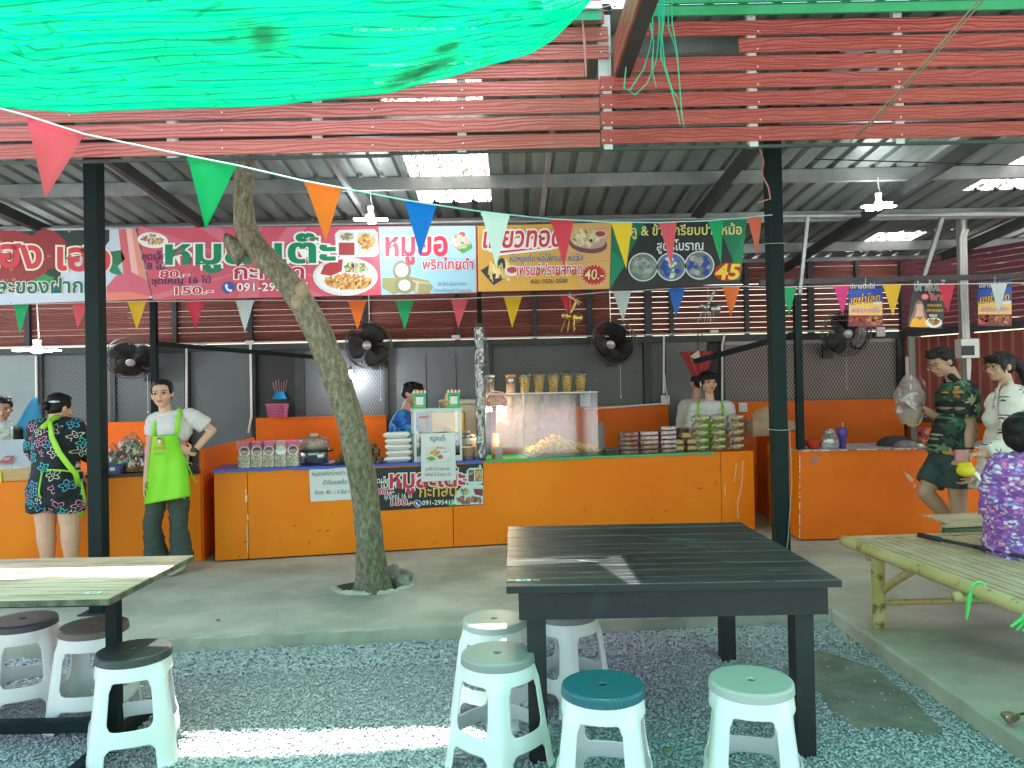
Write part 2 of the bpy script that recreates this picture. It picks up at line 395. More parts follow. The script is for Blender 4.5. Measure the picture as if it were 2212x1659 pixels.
sb.add([(x, y + (.02 + .03 * abs(mn.noise(Vector((x * 4, 0, 2)))) if i < len(front) else 0), -.05) for i, (x, y) in enumerate(outl)] + [(x + (random.uniform(-.006, .004) if i < len(front) else 0), y + random.uniform(0, .014), .085 + random.uniform(-.008, .004)) for i, (x, y) in enumerate(outl)] + [(x + (.012 if i >= len(front) and i < len(front) + len(side) else 0), y + (.012 if i < len(front) else 0), .1) for i, (x, y) in enumerate(outl)],
       [(i, (i + 1) % nn, nn + (i + 1) % nn, nn + i) for i in range(nn)] + [(nn + i, nn + (i + 1) % nn, 2 * nn + (i + 1) % nn, 2 * nn + i) for i in range(nn)] + [tuple(reversed(range(2 * nn, 3 * nn)))])
bm = bmesh.new()
me = sb.mesh('concrete_floor', M['concrete']); bm.from_mesh(me); bmesh.ops.recalc_face_normals(bm, faces=bm.faces); bm.to_mesh(me); bm.free()
fo = bpy.data.objects.new('concrete_floor', me); C.objects.link(fo); fo['kind'] = 'structure'
# ---------------------------------------------------------------- front posts
def square_post(px, Y, ztop, wd, label):
    p = at(px, 1200, Y); t = thing('support_post', label, 'post', (p.x, Y, .1), group='square posts holding up the roof')
    m = MB(); m.box((-wd / 2, -wd / 2, 0), (wd / 2, wd / 2, ztop - .1), bev=.006); part(m, 'shaft', M['post'], t)
    m = MB(); m.box((-wd / 2 - .05, -wd / 2 - .05, 0), (wd / 2 + .05, wd / 2 + .05, .008)); part(m, 'base_plate', M['steel'], t); return t
ROOF = lambda y: 3.743 - .07 * y
lp = square_post(214, 5.2, ROOF(5.2) - .1, .098, 'dark green square steel post left of the tree')
rp = square_post(1688, 5.2, ROOF(5.2) - .1, .098, 'black square steel post behind the black table with a thin cord tied round it')
m = MB()
CRD = mat('grey_cord', (.25, .3, .27))
for z in (2.4, 1.15): m = MB(); m.tube([(math.cos(a) * .075, math.sin(a) * .075, z + .01 * math.sin(a)) for a in [i * PI / 8 for i in range(17)]], .003, n=5); part(m, 'tied_cord', CRD, rp)
m = MB()
m.tube([(.055, -.055, 1.15), (.06, -.06, .8), (.02, -.075, .4), (-.05, -.06, .05)], .003, n=5); part(m, 'loose_cord', CRD, rp)
# ---------------------------------------------------------------- roof
rt = thing('metal_roof', 'low corrugated metal roof on steel purlins with bright skylight sheets', 'roof', (0, 3.9, .1))
def corrug(x0, x1, y0, y1, m, pitch=.175, h=.028):
    prof = []; x = x0
    while x < x1 - 1e-6:
        for dx, z in ((0, 0), (.11, 0), (.125, h), (.16, h)):
            if x + dx < x1: prof.append((x + dx, z))
        x += pitch
    prof.append((x1, 0)); k = len(prof)
    m.add([(a, y0, ROOF(y0) + z) for a, z in prof] + [(a, y1, ROOF(y1) + z) for a, z in prof], [(i, i + 1, k + i + 1, k + i) for i in range(k - 1)])
    m.add([(a, y0, ROOF(y0) + z + .004) for a, z in prof] + [(a, y1, ROOF(y1) + z + .004) for a, z in prof], [(k + i, k + i + 1, i + 1, i) for i in range(k - 1)])
m = MB()
for x0, x1, y0, y1 in ((-8, -.80, 3.9, 9.42), (-.80, -.15, 6.95, 9.42), (-.15, 3.97, 3.9, 9.42), (3.97, 4.08, 3.9, 8.25), (4.08, 4.78, 6.9, 8.25), (3.97, 4.51, 9.07, 9.42), (4.51, 4.78, 8.2, 9.42), (4.78, 8, 3.9, 9.42)): corrug(x0, x1, y0, y1, m)
part(m, 'roof_sheet', M['sheet'], rt, True)
def skymat():
    m, nt, b = nodes('frosted_skylight'); out = nt.nodes['Material Output']
    v = coords(nt, (2.4, 1.5, 1)); n = N(nt, 'TexNoise', i_Scale=3.2, i_Detail=6.0, i_Roughness=.72, i_Distortion=1.8); nt.links.new(v, n.inputs['Vector'])
    col = ramp(nt, n.outputs['Fac'], [(.43, (.62, .62, .60)), (.45, (.05, .032, .022)), (.50, (.07, .045, .03)), (.52, (.4, .35, .30)), (.57, (.6, .6, .58))])
    tl = N(nt, 'BsdfTranslucent'); nt.links.new(col, tl.inputs[0]); nt.links.new(tl.outputs[0], out.inputs[0]); return m
M['sky'] = skymat()
for x0, x1, y0, y1 in ((-.83, -.12, 3.9, 7.02), (4.05, 4.81, 3.9, 6.97), (3.94, 4.54, 8.2, 9.12)):
    m = MB(); corrug(x0, x1, y0, y1, m); m.f = m.f[:len(m.f) // 2]; m.m = m.m[:len(m.f)]; m.v = [(a, b, c + .012) for a, b, c in m.v]; part(m, 'skylight', M['sky'], rt, True)
for y in (4.15, 5.1, 6.27, 7.42, 8.6, 9.3):
    m = MB(); z = ROOF(y); m.box((-8, y - .022, z - .105), (8, y + .022, z - .003)); part(m, 'purlin', M['purlin'], rt, True)
for x in (-4.25, -2.78, 1.72, 3.3, 4.95):
    m = MB(); m.beam((x, 4.0, ROOF(4.0) - .15), (x, 9.4, ROOF(9.4) - .15), .05, .09); part(m, 'rafter', M['steel'], rt, True)
for x in (-1.28, .3):
    m = MB(); m.beam((x, 4.0, ROOF(4.0) - .125), (x, 9.4, ROOF(9.4) - .125), .035, .035); part(m, 'tie_bar', M['purlin'], rt, True)
m = MB(); m.beam((-8, 5.2, ROOF(5.2) - .06), (8, 5.2, ROOF(5.2) - .06), .1, .1); part(m, 'main_beam', M['steel'], rt, True)
m = MB(); m.box((2.3, 9.25, 2.98), (8, 9.33, 3.07)); part(m, 'eave_beam', M['purlin'], rt, True)
m = MB(); m.box((2.3, 9.36, 2.80), (8, 9.40, 2.93)); part(m, 'rear_flashing', M['fascia'], rt, True)
m = MB(); m.box((.62, 3.86, 3.415), (8, 3.875, 3.46)); m.box((.62, 3.855, 3.475), (8, 3.87, 3.53)); part(m, 'green_fascia', M['fascia'], rt, True)
m = MB(); m.box((.62, 3.872, 3.46), (8, 3.884, 3.475)); part(m, 'fascia_groove', M['fascia_dark'], rt, True)
m = MB(); m.box((.2, 3.86, 3.40), (.49, 3.875, 3.45)); part(m, 'green_fascia', M['fascia'], rt, True)
m = MB(); m.box((.24, 3.84, 3.452), (.49, 3.875, 3.485)); part(m, 'white_trim', M['white_metal'], rt, True)
m = MB(); m.box((.64, 2.75, 3.57), (8, 3.95, 3.585)); part(m, 'added_light_shield', M['white_metal'], rt, True)  # unseen sheet added to keep green net light off the right planks
# tube lamps and struts under the right roof end
# ---------------------------------------------------------------- slatted screen under the front edge
ts = thing('slatted_screen', 'red brown plank screen hanging under the roof edge', 'screen', (0, 3.9, .1))
m = MB()
XS = .475
for k in range(11):
    z = 2.768 + .0905 * k; xr = XS + (.0 if k < 4 else .03) + (.02 if k in (5, 6) else 0)
    m.box((-4.6, 3.9 - .004 * (k % 2), z), (xr - .002 if k < 4 else (.40 if k == 4 else (xr if k < 8 else .19)), 3.907, z + .0725))
part(m, 'left_planks', M['board'], ts, True)
m = MB(); m.box((-4.6, 3.93, 3.46), (.18, 3.94, 3.85)); part(m, 'added_sky_blocker', M['fascia'], ts, True)  # added to block bright sky showing through the upper plank gaps
m = MB()
for k in range(7):
    z = 2.785 + .0905 * k; x0 = XS + .003 if k < 4 else (.62 if k == 4 else (1.19 if k == 5 else .63))
    m.box((x0, 3.899 - .003 * (k % 2), z), (5.5, 3.907, z + .0725))
part(m, 'right_planks', M['board2'], ts, True)
for px, c in ((92, 'purlin'), (372, 'white_pvc'), (685, 'purlin'), (997, 'white_pvc'), (1312, 'purlin'), (1625, 'white_pvc'), (1940, 'white_pvc'), (2280, 'white_pvc')):
    xx = at(px, 250, 3.93).x; m = MB(); m.box((xx - .022, 3.912, 2.76), (xx + .022, 3.95, 3.45)); part(m, 'batten', mat('pale_batten', (.5, .52, .48), .6), ts, True)
SCR = mat('screw_head', (.55, .45, .4), .5)
for px in (150, 480, 805, 1000, 1302, 1320, 1640, 1945):
    for k in range(7):
        xx = at(px, 250, 3.9).x + random.uniform(-.004, .004); m = MB(); m.ell((xx, 3.895, 2.80 + .0905 * k), (.0055, .003, .0055), None, 8, 4); part(m, 'screw', SCR, ts, True)
m = MB(); m.box((-.6, 3.915, 2.755), (5.5, 3.93, 2.77)); m.box((-4.6, 3.915, 2.745), (-.6, 3.93, 2.76)); part(m, 'bottom_rail', M['steel'], ts, True)
# protruding beam
tb = thing('clad_beam', 'steel beam clad with red brown plank jutting forward over the black table', 'beam', (.57, 2.9, .1))
m = MB(); m.box((.56, 1.2, 3.12), (.63, 3.895, 3.30)); part(m, 'steel_beam', M['steel'], tb, True)
m = MB()
for i in range(3): m.box((.548, 1.2, 3.125 + .06 * i), (.56, 3.885, 3.18 + .06 * i))
part(m, 'cladding', M['board'], tb, True)
m = MB(); m.beam((.50, 3.925, 3.06), (.50, 3.925, 3.38), .05, .03); part(m, 'corner_bracket', mat('pale_batten', (.5, .52, .48), .6), tb, True)
m = MB(); m.box((.40, 3.87, 3.49), (.49, 3.885, 3.9)); part(m, 'upright_plank', M['board'], tb, True)
# ---------------------------------------------------------------- shade nets
EDGE = [(-420, 215), (-200, 228), (0, 235), (90, 243), (175, 249), (235, 244), (323, 240), (450, 236), (595, 229), (720, 215), (850, 200), (984, 164), (1070, 139), (1148, 116), (1193, 89), (1225, 58), (1252, 30), (1272, 2)]
def edgeY(px): return 3.60 if px < 150 else 3.66 - .18 * math.sin(PI * min(1, (px - 150) / 900)) * .55 + max(0, (px - 900) / 372) ** 2 * .12
EP = [at(x, y, edgeY(x)) for x, y in EDGE]
def edge(u):
    t = u * (len(EP) - 1); i = min(int(t), len(EP) - 2); return EP[i].lerp(EP[i + 1], t - i)
def netsheet(fn, nu, nv, label, sx, sv, extra=None):
    m = MB(); m.grid(fn, nu, nv); o = single(m, 'shade_net', M['net'], label, 'shade net', (0, 0, 2.9), smooth=True)
    uvl = o.data.uv_layers.new(name='UVMap'); li = np.empty(len(o.data.loops), int); o.data.loops.foreach_get('vertex_index', li)
    i = li % (nu + 1); j = li // (nu + 1); uv = np.stack([i / nu * sx, j / nv * sv], 1).astype(np.float32); uvl.data.foreach_set('uv', uv.ravel()); return o
def netfn(u, v):
    e = edge(u); L = 5.4 * v
    back = Vector((.22 * L * u, -L, 0)); p = e + back
    zt = 3.28 + .05 * math.sin(p.y * 1.1)
    k = 1 - math.exp(-L / .9); p.z = e.z * (1 - k) + zt * k
    amp = min(1, L * 3 + .15)
    p.z += amp * (.030 * mn.noise(Vector((p.x * .9, p.y * 5.5 + .16 * p.x, 1))) + .030 * (1 - abs(mn.noise(Vector((p.x * .8, p.y * 6 + p.x * .9, 4))))) ** 5 + .016 * (1 - abs(mn.noise(Vector((p.x * 1.3, p.y * 11 - p.x * .5, 14))))) ** 6 + .005 * mn.noise(Vector((p.x * 4, p.y * 22 + p.x, 24))))
    if v == 0: p.z += .004 * mn.noise(Vector((u * 90, 0, 0)))
    return p
def wv(f): return lambda u, v: f(u, v ** 2.2)
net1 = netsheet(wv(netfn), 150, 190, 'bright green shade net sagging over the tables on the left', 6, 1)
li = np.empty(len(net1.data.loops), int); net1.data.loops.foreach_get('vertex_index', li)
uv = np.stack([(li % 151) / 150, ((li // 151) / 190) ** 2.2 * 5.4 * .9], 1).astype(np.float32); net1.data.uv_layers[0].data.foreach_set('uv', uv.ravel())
def netfn2(u, v):
    x = .70 + 6.5 * u; y = 3.0 - 3.6 * v; return Vector((x, y, 3.78 + .06 * mn.noise(Vector((x, y * 2, 9))) - .15 * v))
net2 = netsheet(netfn2, 60, 80, 'green shade net stretched above the right side of the yard', 3, 8)
# dark patches painted into the net: shade of leaf litter lying on top
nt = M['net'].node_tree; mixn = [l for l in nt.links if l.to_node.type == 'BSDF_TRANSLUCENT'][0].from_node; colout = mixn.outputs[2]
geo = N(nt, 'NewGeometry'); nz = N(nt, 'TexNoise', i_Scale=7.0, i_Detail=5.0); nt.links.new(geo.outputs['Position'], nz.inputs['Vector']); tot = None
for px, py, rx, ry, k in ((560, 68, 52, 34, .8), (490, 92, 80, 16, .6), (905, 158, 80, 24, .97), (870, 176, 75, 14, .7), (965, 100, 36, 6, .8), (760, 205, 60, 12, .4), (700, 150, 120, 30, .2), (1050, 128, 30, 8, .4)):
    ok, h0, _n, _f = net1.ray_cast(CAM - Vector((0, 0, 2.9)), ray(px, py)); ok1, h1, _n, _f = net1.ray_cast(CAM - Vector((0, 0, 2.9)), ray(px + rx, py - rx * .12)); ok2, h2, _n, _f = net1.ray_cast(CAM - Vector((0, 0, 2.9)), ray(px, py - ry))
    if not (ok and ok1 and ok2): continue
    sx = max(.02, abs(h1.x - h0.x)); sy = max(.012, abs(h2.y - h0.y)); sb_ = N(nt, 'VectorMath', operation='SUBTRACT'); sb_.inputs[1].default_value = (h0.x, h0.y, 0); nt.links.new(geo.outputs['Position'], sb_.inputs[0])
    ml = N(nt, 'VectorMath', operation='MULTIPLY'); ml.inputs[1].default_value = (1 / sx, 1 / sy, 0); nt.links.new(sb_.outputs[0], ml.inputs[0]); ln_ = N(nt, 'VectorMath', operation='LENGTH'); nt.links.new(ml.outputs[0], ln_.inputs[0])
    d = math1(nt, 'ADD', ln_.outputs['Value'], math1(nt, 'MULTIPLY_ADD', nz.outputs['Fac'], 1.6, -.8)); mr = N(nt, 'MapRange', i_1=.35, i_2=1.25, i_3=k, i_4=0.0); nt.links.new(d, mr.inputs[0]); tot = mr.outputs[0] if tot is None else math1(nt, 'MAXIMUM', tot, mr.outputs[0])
stained = mixc(nt, tot, colout, (.004, .035, .012))  # net colour with the litter's shade mixed in
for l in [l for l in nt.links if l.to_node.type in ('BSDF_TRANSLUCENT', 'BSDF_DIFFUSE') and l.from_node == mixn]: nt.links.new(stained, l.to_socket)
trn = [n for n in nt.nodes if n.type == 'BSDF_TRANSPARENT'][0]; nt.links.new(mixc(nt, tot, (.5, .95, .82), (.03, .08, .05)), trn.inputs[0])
# ---------------------------------------------------------------- back wall
YB = 9.2
def X(px, Y=YB, py=800): return at(px, py, Y).x
def Z(py, px, Y=YB): return at(px, py, Y).z
bw = thing('back_wall', 'rear wall of grey panels, wire mesh bays and dark red slats', 'wall', (0, YB, .1))
m = MB()
for k in range(13):
    z = 2.185 + .0655 * k; a = -7.5
    while a < 7: b = a + 2.9; m.box((a, YB + .03, z), (b - .004, YB + .042, z + (.0642 if a < 0 else .0605) + random.uniform(-.0012, .0012))); a = b
part(m, 'slat_panel', M['board_dark'], bw, True)
m = MB(); m.box((-7.5, YB - .03, 2.09), (4.78, YB + .03, 2.165)); part(m, 'top_rail', M['steel'], bw, True)
m = MB(); m.tube([(-7.5, YB - .045, 2.18), (-3, YB - .045, 2.182), (0, YB - .045, 2.178), (4.6, YB - .045, 2.185)], .011, n=6); part(m, 'conduit', M['white_pvc'], bw, True)
for px, w_ in ((-60, .07), (60, .06), (378, .05), (541, .05), (682, .06), (790, .065), (988, .05), (1155, .05), (1273, .07), (1400, .09), (1450, .05), (1613, .05), (1752, .07), (1852, .04), (2025, .05), (2110, .05)):
    x = X(px, YB, 690); m = MB(); m.box((x - w_ / 2, YB - .025, 2.166), (x + w_ / 2, YB + .028, 3.02)); part(m, 'slat_stud', M['steel'], bw, True)
for px, w_ in ((89, .06), (246, .06), (405, .05), (548, .04), (648, .10), (836, .04), (1058, .07), (1400, .09), (1562, .05), (1946, .07)):
    x = X(px, YB, 850); m = MB(); m.box((x - w_ / 2, YB - .03, .1), (x + w_ / 2, YB + .03, 2.088)); part(m, 'upright', M['steel'], bw, True)
def panel(name, p0, p1, mt, y=YB + .02, z0=.1, z1=2.088):
    m = MB(); m.box((X(p0), y, z0), (X(p1), y + .02, z1)); return part(m, name, mt, bw, True)
panel('grey_panel', -200, 84, mat('pale_grey_panel', (.20, .25, .25), .6, 0, (.26, .31, .30), 1.2))
panel('grey_panel', 410, 546, M['grey_panel'])
panel('grey_panel', 838, 1053, mat('blue_grey_panel', (.14, .165, .185), .6, 0, (.19, .215, .235), 1.5))
for px in (920, 985): m = MB(); m.box((X(px) - .004, YB + .0165, .1), (X(px) + .004, YB + .0195, 2.0)); part(m, 'panel_joint', M['steel'], bw, True)
panel('door_panel', 1440, 1530, mat('door_grey', (.14, .15, .15), .55, 0, (.18, .19, .185), 2))
m = MB()
for k in range(46): z = 1.1 + k * .021; m.box((X(1531), YB - .01, z), (X(1560), YB + .012, z + .012))
part(m, 'louvre', M['black'], bw, True)
for a, b, mt in ((94, 402, mat('dim_grey_backing', (.10, .13, .13), .7)), (552, 640, M['black']), (655, 834, mat('dim_blue_backing', (.10, .115, .13), .7)), (1062, 1438, mat('dim_slate_backing', (.11, .13, .135), .7)), (1566, 1944, M['taupe'])):
    panel('backing_panel', a - 4, b + 4, mt, YB + .06)  # the black panel paints in the shade inside the dark opening
m = MB(); m.box((-7.5, YB + .095, .1), (X(1948), YB + .105, 2.17)); part(m, 'added_leak_sheet', mat('dim_leak_sheet', (.05, .055, .055), .8), bw, True)  # dark sheet added behind the wall to stop light leaking through
def meshpanel(p0, p1, z0, z1, mt):
    x0, x1 = X(p0), X(p1); m = MB(); dx = .037; dz = .062; t = .0045; y = YB
    nc = int((x1 - x0) / dx); nz = int((z1 - z0) / dz) * 2
    for c in range(nc):
        for s in (1, -1):
            pts = []
            for k in range(nz + 1):
                off = dx / 2 * (1 if k % 2 else 0) * s; pts.append((x0 + (c + .5) * dx + off, z0 + k * dz / 2))
            vs = [(x - t, y, z) for x, z in pts] + [(x + t, y, z) for x, z in pts]; L = len(pts)
            m.add(vs, [(k, L + k, L + k + 1, k + 1) for k in range(L - 1)])
    return part(m, 'wire_mesh', mt, bw, True)
wm = mat('grey_wire', (.20, .22, .22), .5, .4); wd = mat('dark_wire', (.06, .055, .05), .5, .4)
meshpanel(94, 242, 1.2, 2.088, wm); meshpanel(250, 402, 1.2, 2.088, wm); meshpanel(660, 832, 1.2, 2.088, wm); meshpanel(1066, 1392, 1.25, 2.088, wm); meshpanel(1408, 1438, 1.25, 2.088, wm); meshpanel(1568, 1942, 1.3, 2.088, wd)
for px, pts in ((403, [(403, 752), (403, 900), (396, 915)]), (545, [(541, 742), (543, 900), (537, 935)]), (83, [(78, 770), (80, 960)]), (1500, [(1565, 722), (1560, 745), (1560, 870)]), (1437, [(1434, 725), (1434, 850)])):
    m = MB(); m.tube([at(x, y, YB - .055) for x, y in pts], .014, n=8); part(m, 'conduit', M['white_pvc'], bw, True)
m = MB()
for px, py in ((435, 747), (539, 740), (985, 728), (1543, 717)): p = at(px, py, YB - .06); m.box((p.x - .05, p.y - .02, p.z - .025), (p.x + .05, p.y + .02, p.z + .025), bev=.006)
part(m, 'junction_box', M['white_pvc'], bw, True)
# low orange walls
def lowwall(p0, p1, py, label, y=YB - .10):
    x0, x1 = X(p0, y, 900), X(p1, y, 900); z = Z(py, (p0 + p1) / 2, y)
    t = thing('low_wall', label, 'low wall', ((x0 + x1) / 2, y, .1), group='low orange walls at the back'); m = MB(); m.box((x0, y - .03, .1), (x1, y + .03, z - .012)); part(m, 'board', M['orange2'], t, True)
    m = MB(); m.box((x0, y - .034, z - .012), (x1, y + .034, z)); part(m, 'cap', M['orange2'], t, True)
lowwall(90, 404, 912, 'low orange wall behind the leftmost snack counter'); lowwall(554, 835, 900, 'low orange wall behind the steamer and the leaning tree')
lowwall(1060, 1443, 878, 'low orange wall behind the clear display case'); lowwall(1568, 1950, 865, 'low orange wall below the pale wire mesh')
# right side wall: red corrugated sheet
sw = thing('side_wall', 'red corrugated sheet wall with dark frame on the right', 'wall', (5, 8.6, .1))
A = Vector((X(1950), YB, 0)); B = A + Vector((1.75, -3.1, 0)); D = (B - A); L = D.length; D.normalize(); nv = Vector((-D.y, D.x, 0)) * -1
m = MB(); prof = []; t_ = 0
while t_ < L:
    for dt, h in ((0, 0), (.07, 0), (.08, .018), (.10, .018)): prof.append((t_ + dt, h))
    t_ += .115
for z0, z1 in ((.95, 2.1), (2.2, 2.98)) if False else ((1.15, 2.08),):
    vs = [A + D * a + nv * h + Vector((0, 0, z)) for z in (z0, z1) for a, h in prof]; k = len(prof)
    m.add(vs, [(i, i + 1, k + i + 1, k + i) for i in range(k - 1)])
part(m, 'corrugated_sheet', mat('red_sheet', (.21, .045, .035), .5, .1, (.27, .06, .045), 2), sw, True)
m = MB(); m.add([A + Vector((0, 0, .1)), B + Vector((0, 0, .1)), B + Vector((0, 0, 1.1)), A + Vector((0, 0, 1.1))], [(0, 1, 2, 3)]); part(m, 'orange_board', M['orange2'], sw, True, solid=.02)
m = MB()
for k in range(13):
    z = 2.185 + .0655 * k; q0 = A + Vector((0, 0, z)); q1 = B + Vector((0, 0, z)); m.beam(q0, q1, .012, .054)
part(m, 'slat_panel', mat('violet_red_plank', (.16, .035, .05), .5), sw, True)
m = MB(); m.beam(A + Vector((0, 0, 2.13)) - nv * -.03, B + Vector((0, 0, 2.13)) - nv * -.03, .05, .08); part(m, 'top_rail', M['steel'], sw, True)
m = MB(); m.beam(A + Vector((0, 0, 1.12)) + nv * .03, B + Vector((0, 0, 1.12)) + nv * .03, .05, .06); part(m, 'mid_rail', M['steel'], sw, True)
for f in (.0, .22, .45, .7, .95): q = A + D * (L * f) - nv * .03; m = MB(); m.box((q.x - .035, q.y - .035, .1), (q.x + .035, q.y + .035, 3.0)); part(m, 'stud', M['steel'], sw, True)
gp = thing('grey_pillar', 'pale grey flat pillar beside the red corrugated wall', 'pillar', (X(1960), YB - .1, .1)); m = MB(); m.box((X(1951), YB - .15, .1), (X(1977), YB - .11, 2.1)); part(m, 'face', mat('pillar_grey', (.30, .29, .27), .6), gp, True)
m = MB(); q0 = at(1966, 800, YB - .16); m.box((q0.x - .05, YB - .158, q0.z - .2), (q0.x - .01, YB - .152, q0.z + .16)); part(m, 'notice_strip', mat('faded_notice', (.6, .5, .48), .6), gp, True)
# thin stall posts
def thinpost(px, Y, z0, z1, w_, label):
    p = at(px, 800, Y); t = thing('stall_post', label, 'post', (p.x, Y, z0), group='thin dark stall posts'); m = MB(); m.box((-w_ / 2, -w_ / 2, 0), (w_ / 2, w_ / 2, z1 - z0)); part(m, 'shaft', M['post'], t); return t
t = thinpost(334, 7.9, .1, 3.1, .06, 'thin dark post behind the woman in the green apron'); m = MB(); m.beam(Vector((0, 0, 2.0)), Vector((1.65, .9, 1.85)), .045, .045); part(m, 'brace', M['post'], t)
t = thinpost(1725, 7.17, .945, 2.38, .062, 'thin dark post at the corner of the rightmost counter'); m = MB(); m.beam(Vector((0, 0, 1.08)), Vector((-.75, .9, .87)), .05, .05); part(m, 'brace', M['post'], t)
m = MB(); q = at(1745, 470, 7.15); m.beam(Vector((0.02, 0, 1.40)), Vector((.12, .0, 2.18)), .03, .03); part(m, 'strut', M['purlin'], t)
thinpost(1038, 8.5, .1, 3.05, .05, 'thin dark post behind the grey panel joint')
t = thing('hanging_strut', 'pale steel strut slanting down from the roof above the posters', 'strut', at(1966, 690, 7.3)); m = MB(); m.beam((0, 0, 0), at(2035, 470, 7.3) - at(1966, 690, 7.3), .035, .035); part(m, 'bar', M['purlin'], t)
t = thing('bunting_rail', 'thin grey pipe crossing under the roof on the right', 'pipe', at(1690, 466, 7.2)); m = MB(); m.tube([(0, 0, 0), at(2300, 462, 7.0) - at(1690, 466, 7.2)], .022, n=8); part(m, 'pipe', M['purlin'], t)
t = thing('poster_rail', 'dark horizontal bar holding the hanging posters', 'rail', at(1640, 611, 7.25)); m = MB(); m.beam((0, 0, 0), at(2300, 594, 7.25) - at(1640, 611, 7.25), .03, .05); part(m, 'bar', M['steel'], t)
# ---------------------------------------------------------------- counters
FA = atz(465, 1215, .1); FB = atz(1628, 1146, .1); FA.z = FB.z = 0
FU = (FB - FA).normalized(); FN = Vector((-FU.y, FU.x, 0)); FANG = math.atan2(FU.y, FU.x)
front_plane = Plane(FA, -FN)
def cpt(px, d=0, z=.9, py=None):
    q = front_plane.pt(px, py or 1000); q = Vector((q.x, q.y, 0)) + FN * d; q.z = z; return q
def cbox(m, px0, px1, d0, d1, z0, z1, mt=None):
    a, b = cpt(px0), cpt(px1); pts = [a + FN * d0, b + FN * d0, b + FN * d1, a + FN * d1]; pts = [Vector((p.x, p.y, z0)) for p in pts]; m.prism(pts, (0, 0, z1 - z0), mt)
ct = thing('long_counter', 'long orange plywood food counter behind the tree and black table', 'counter', (FA.x, FA.y, .1))
for a, b in ((462, 533), (534.5, 976), (977.5, 1556), (1557.5, 1628)):
    m = MB(); cbox(m, a, b, 0, .02, .115, .895); part(m, 'front_board', M['orange'] if a < 900 else mat('orange_paint_clean', (.84, .185, .003), .48, 0, (.90, .24, .006), 1.2, spec=.25), ct, True)
m = MB(); cbox(m, 462, 1628, .021, .62, .855, .893); part(m, 'worktop', M['orange2'], ct, True)
m = MB(); cbox(m, 1622, 1628, .021, .62, .115, .854); part(m, 'end_board', M['orange2'], ct, True)
m = MB(); cbox(m, 462, 465.5, .021, .62, .115, .854); part(m, 'end_board', M['orange2'], ct, True)
m = MB(); cbox(m, 466, 1620, .4, .42, .11, .85); part(m, 'inner_board', M['steel'], ct, True)
cf = Art(front_plane); random.seed(5)
for x, y, rx, ry in ((617, 1150, 1.5, 9), (532, 1076, 2.5, 8), (531, 1062, 1, 7), (535, 1116, 1.5, 7), (535, 1175, .8, 20), (534, 1140, .8, 16), (1566, 1060, .8, 16)): cf.oval(x, y, rx, ry, (.75, .72, .55), .0012, 0, 9, .25) if x != 617 else None
cf.rect(515, 1013, 532, 1019, (.45, .75, .62), .0014); cf.oval(672, 1018, 5, 4, (.05, .12, .1), .002)
for x0, y0, x1, y1 in ((1590, 1000, 1586, 1040), (1604, 995, 1602, 1030), (1604, 1030, 1598, 1066), (1598, 1066, 1592, 1085), (1592, 1085, 1594, 1120), (1560, 991, 1572, 990)):
    cf.poly([(x0, y0), (x0 + 1.6, y0), (x1 + 1.6, y1), (x1, y1)], (.8, .6, .4), .0013)
for i in range(26): cf.oval(random.uniform(470, 1600), random.uniform(1178, 1192), random.uniform(2, 9), random.uniform(.8, 2.5), (.42, .15, .02), .0011, 0, 8, .3) if False else None
for i in range(46):
    x = random.uniform(475, 1600); yb = 1212 - (x - 465) * .06; h_ = random.choice((2, 3, 6, 14)); y = yb - random.random() ** 2 * 120 - h_; cf.oval(x, y, random.uniform(1, 7) if h_ < 5 else random.uniform(.5, 1.2), h_ * .6, random.choice([(.46, .10, .01), (.60, .16, .01), (.36, .09, .015), (.72, .30, .06)]), .0011 + .00002 * i, random.uniform(-.3, .3), 9, .3)
cf.build('paint_chips', ct)
def cloth(px0, px1, col, label, name='table_cover'):
    m = MB(); cbox(m, px0, px1, -.006, .6, .896, .902)
    a, b = cpt(px0), cpt(px1); nseg = 40
    def fn(u, v): q = a.lerp(b, u) - FN * (.008 + .003 * v); q.z = .9 - v * (.022 + .012 * mn.noise(Vector((u * 14, v, 3)))); return q
    m.grid(fn, nseg, 2); return single(m, name, col, label, 'table cover', (a.x, a.y, .9))
cloth(459, 1044, mat('blue_vinyl', (.012, .045, .36), .28, 0, (.02, .07, .45), 5, .15, 14), 'shiny blue vinyl cover on the left half of the long counter')
cloth(1049, 1545, mat('green_vinyl', (.02, .30, .06), .35, 0, (.05, .36, .10), 5), 'green cover under the display case and dessert boxes')
# left counter
LA = Vector((at(-260, 1030, 6.15).x, 6.15, 0)); LB = Vector((at(432, 1018, 6.72).x, 6.72, 0)); LU = (LB - LA).normalized(); LN = Vector((-LU.y, LU.x, 0)); lplane = Plane(LA, -LN)
def lpt(px, d=0, z=.9): q = lplane.pt(px, 1020); q = Vector((q.x, q.y, 0)) + LN * d; q.z = z; return q
def lbox(m, p0, p1, d0, d1, z0, z1):
    a, b = lpt(p0), lpt(p1); m.prism([Vector(((q).x, q.y, z0)) for q in (a + LN * d0, b + LN * d0, b + LN * d1, a + LN * d1)], (0, 0, z1 - z0))
lc = thing('snack_counter', 'orange snack counter with black edge at the far left', 'counter', (LA.x, LA.y, .1))
m = MB(); lbox(m, -260, 432, 0, .02, .115, .865); part(m, 'front_board', M['orange'], lc, True)
m = MB(); lbox(m, -260, 432, .022, .6, .85, .872); part(m, 'worktop', M['orange2'], lc, True)
m = MB(); lbox(m, 185, 432, -.012, .62, .873, .898); part(m, 'black_edge', M['black'], lc, True)
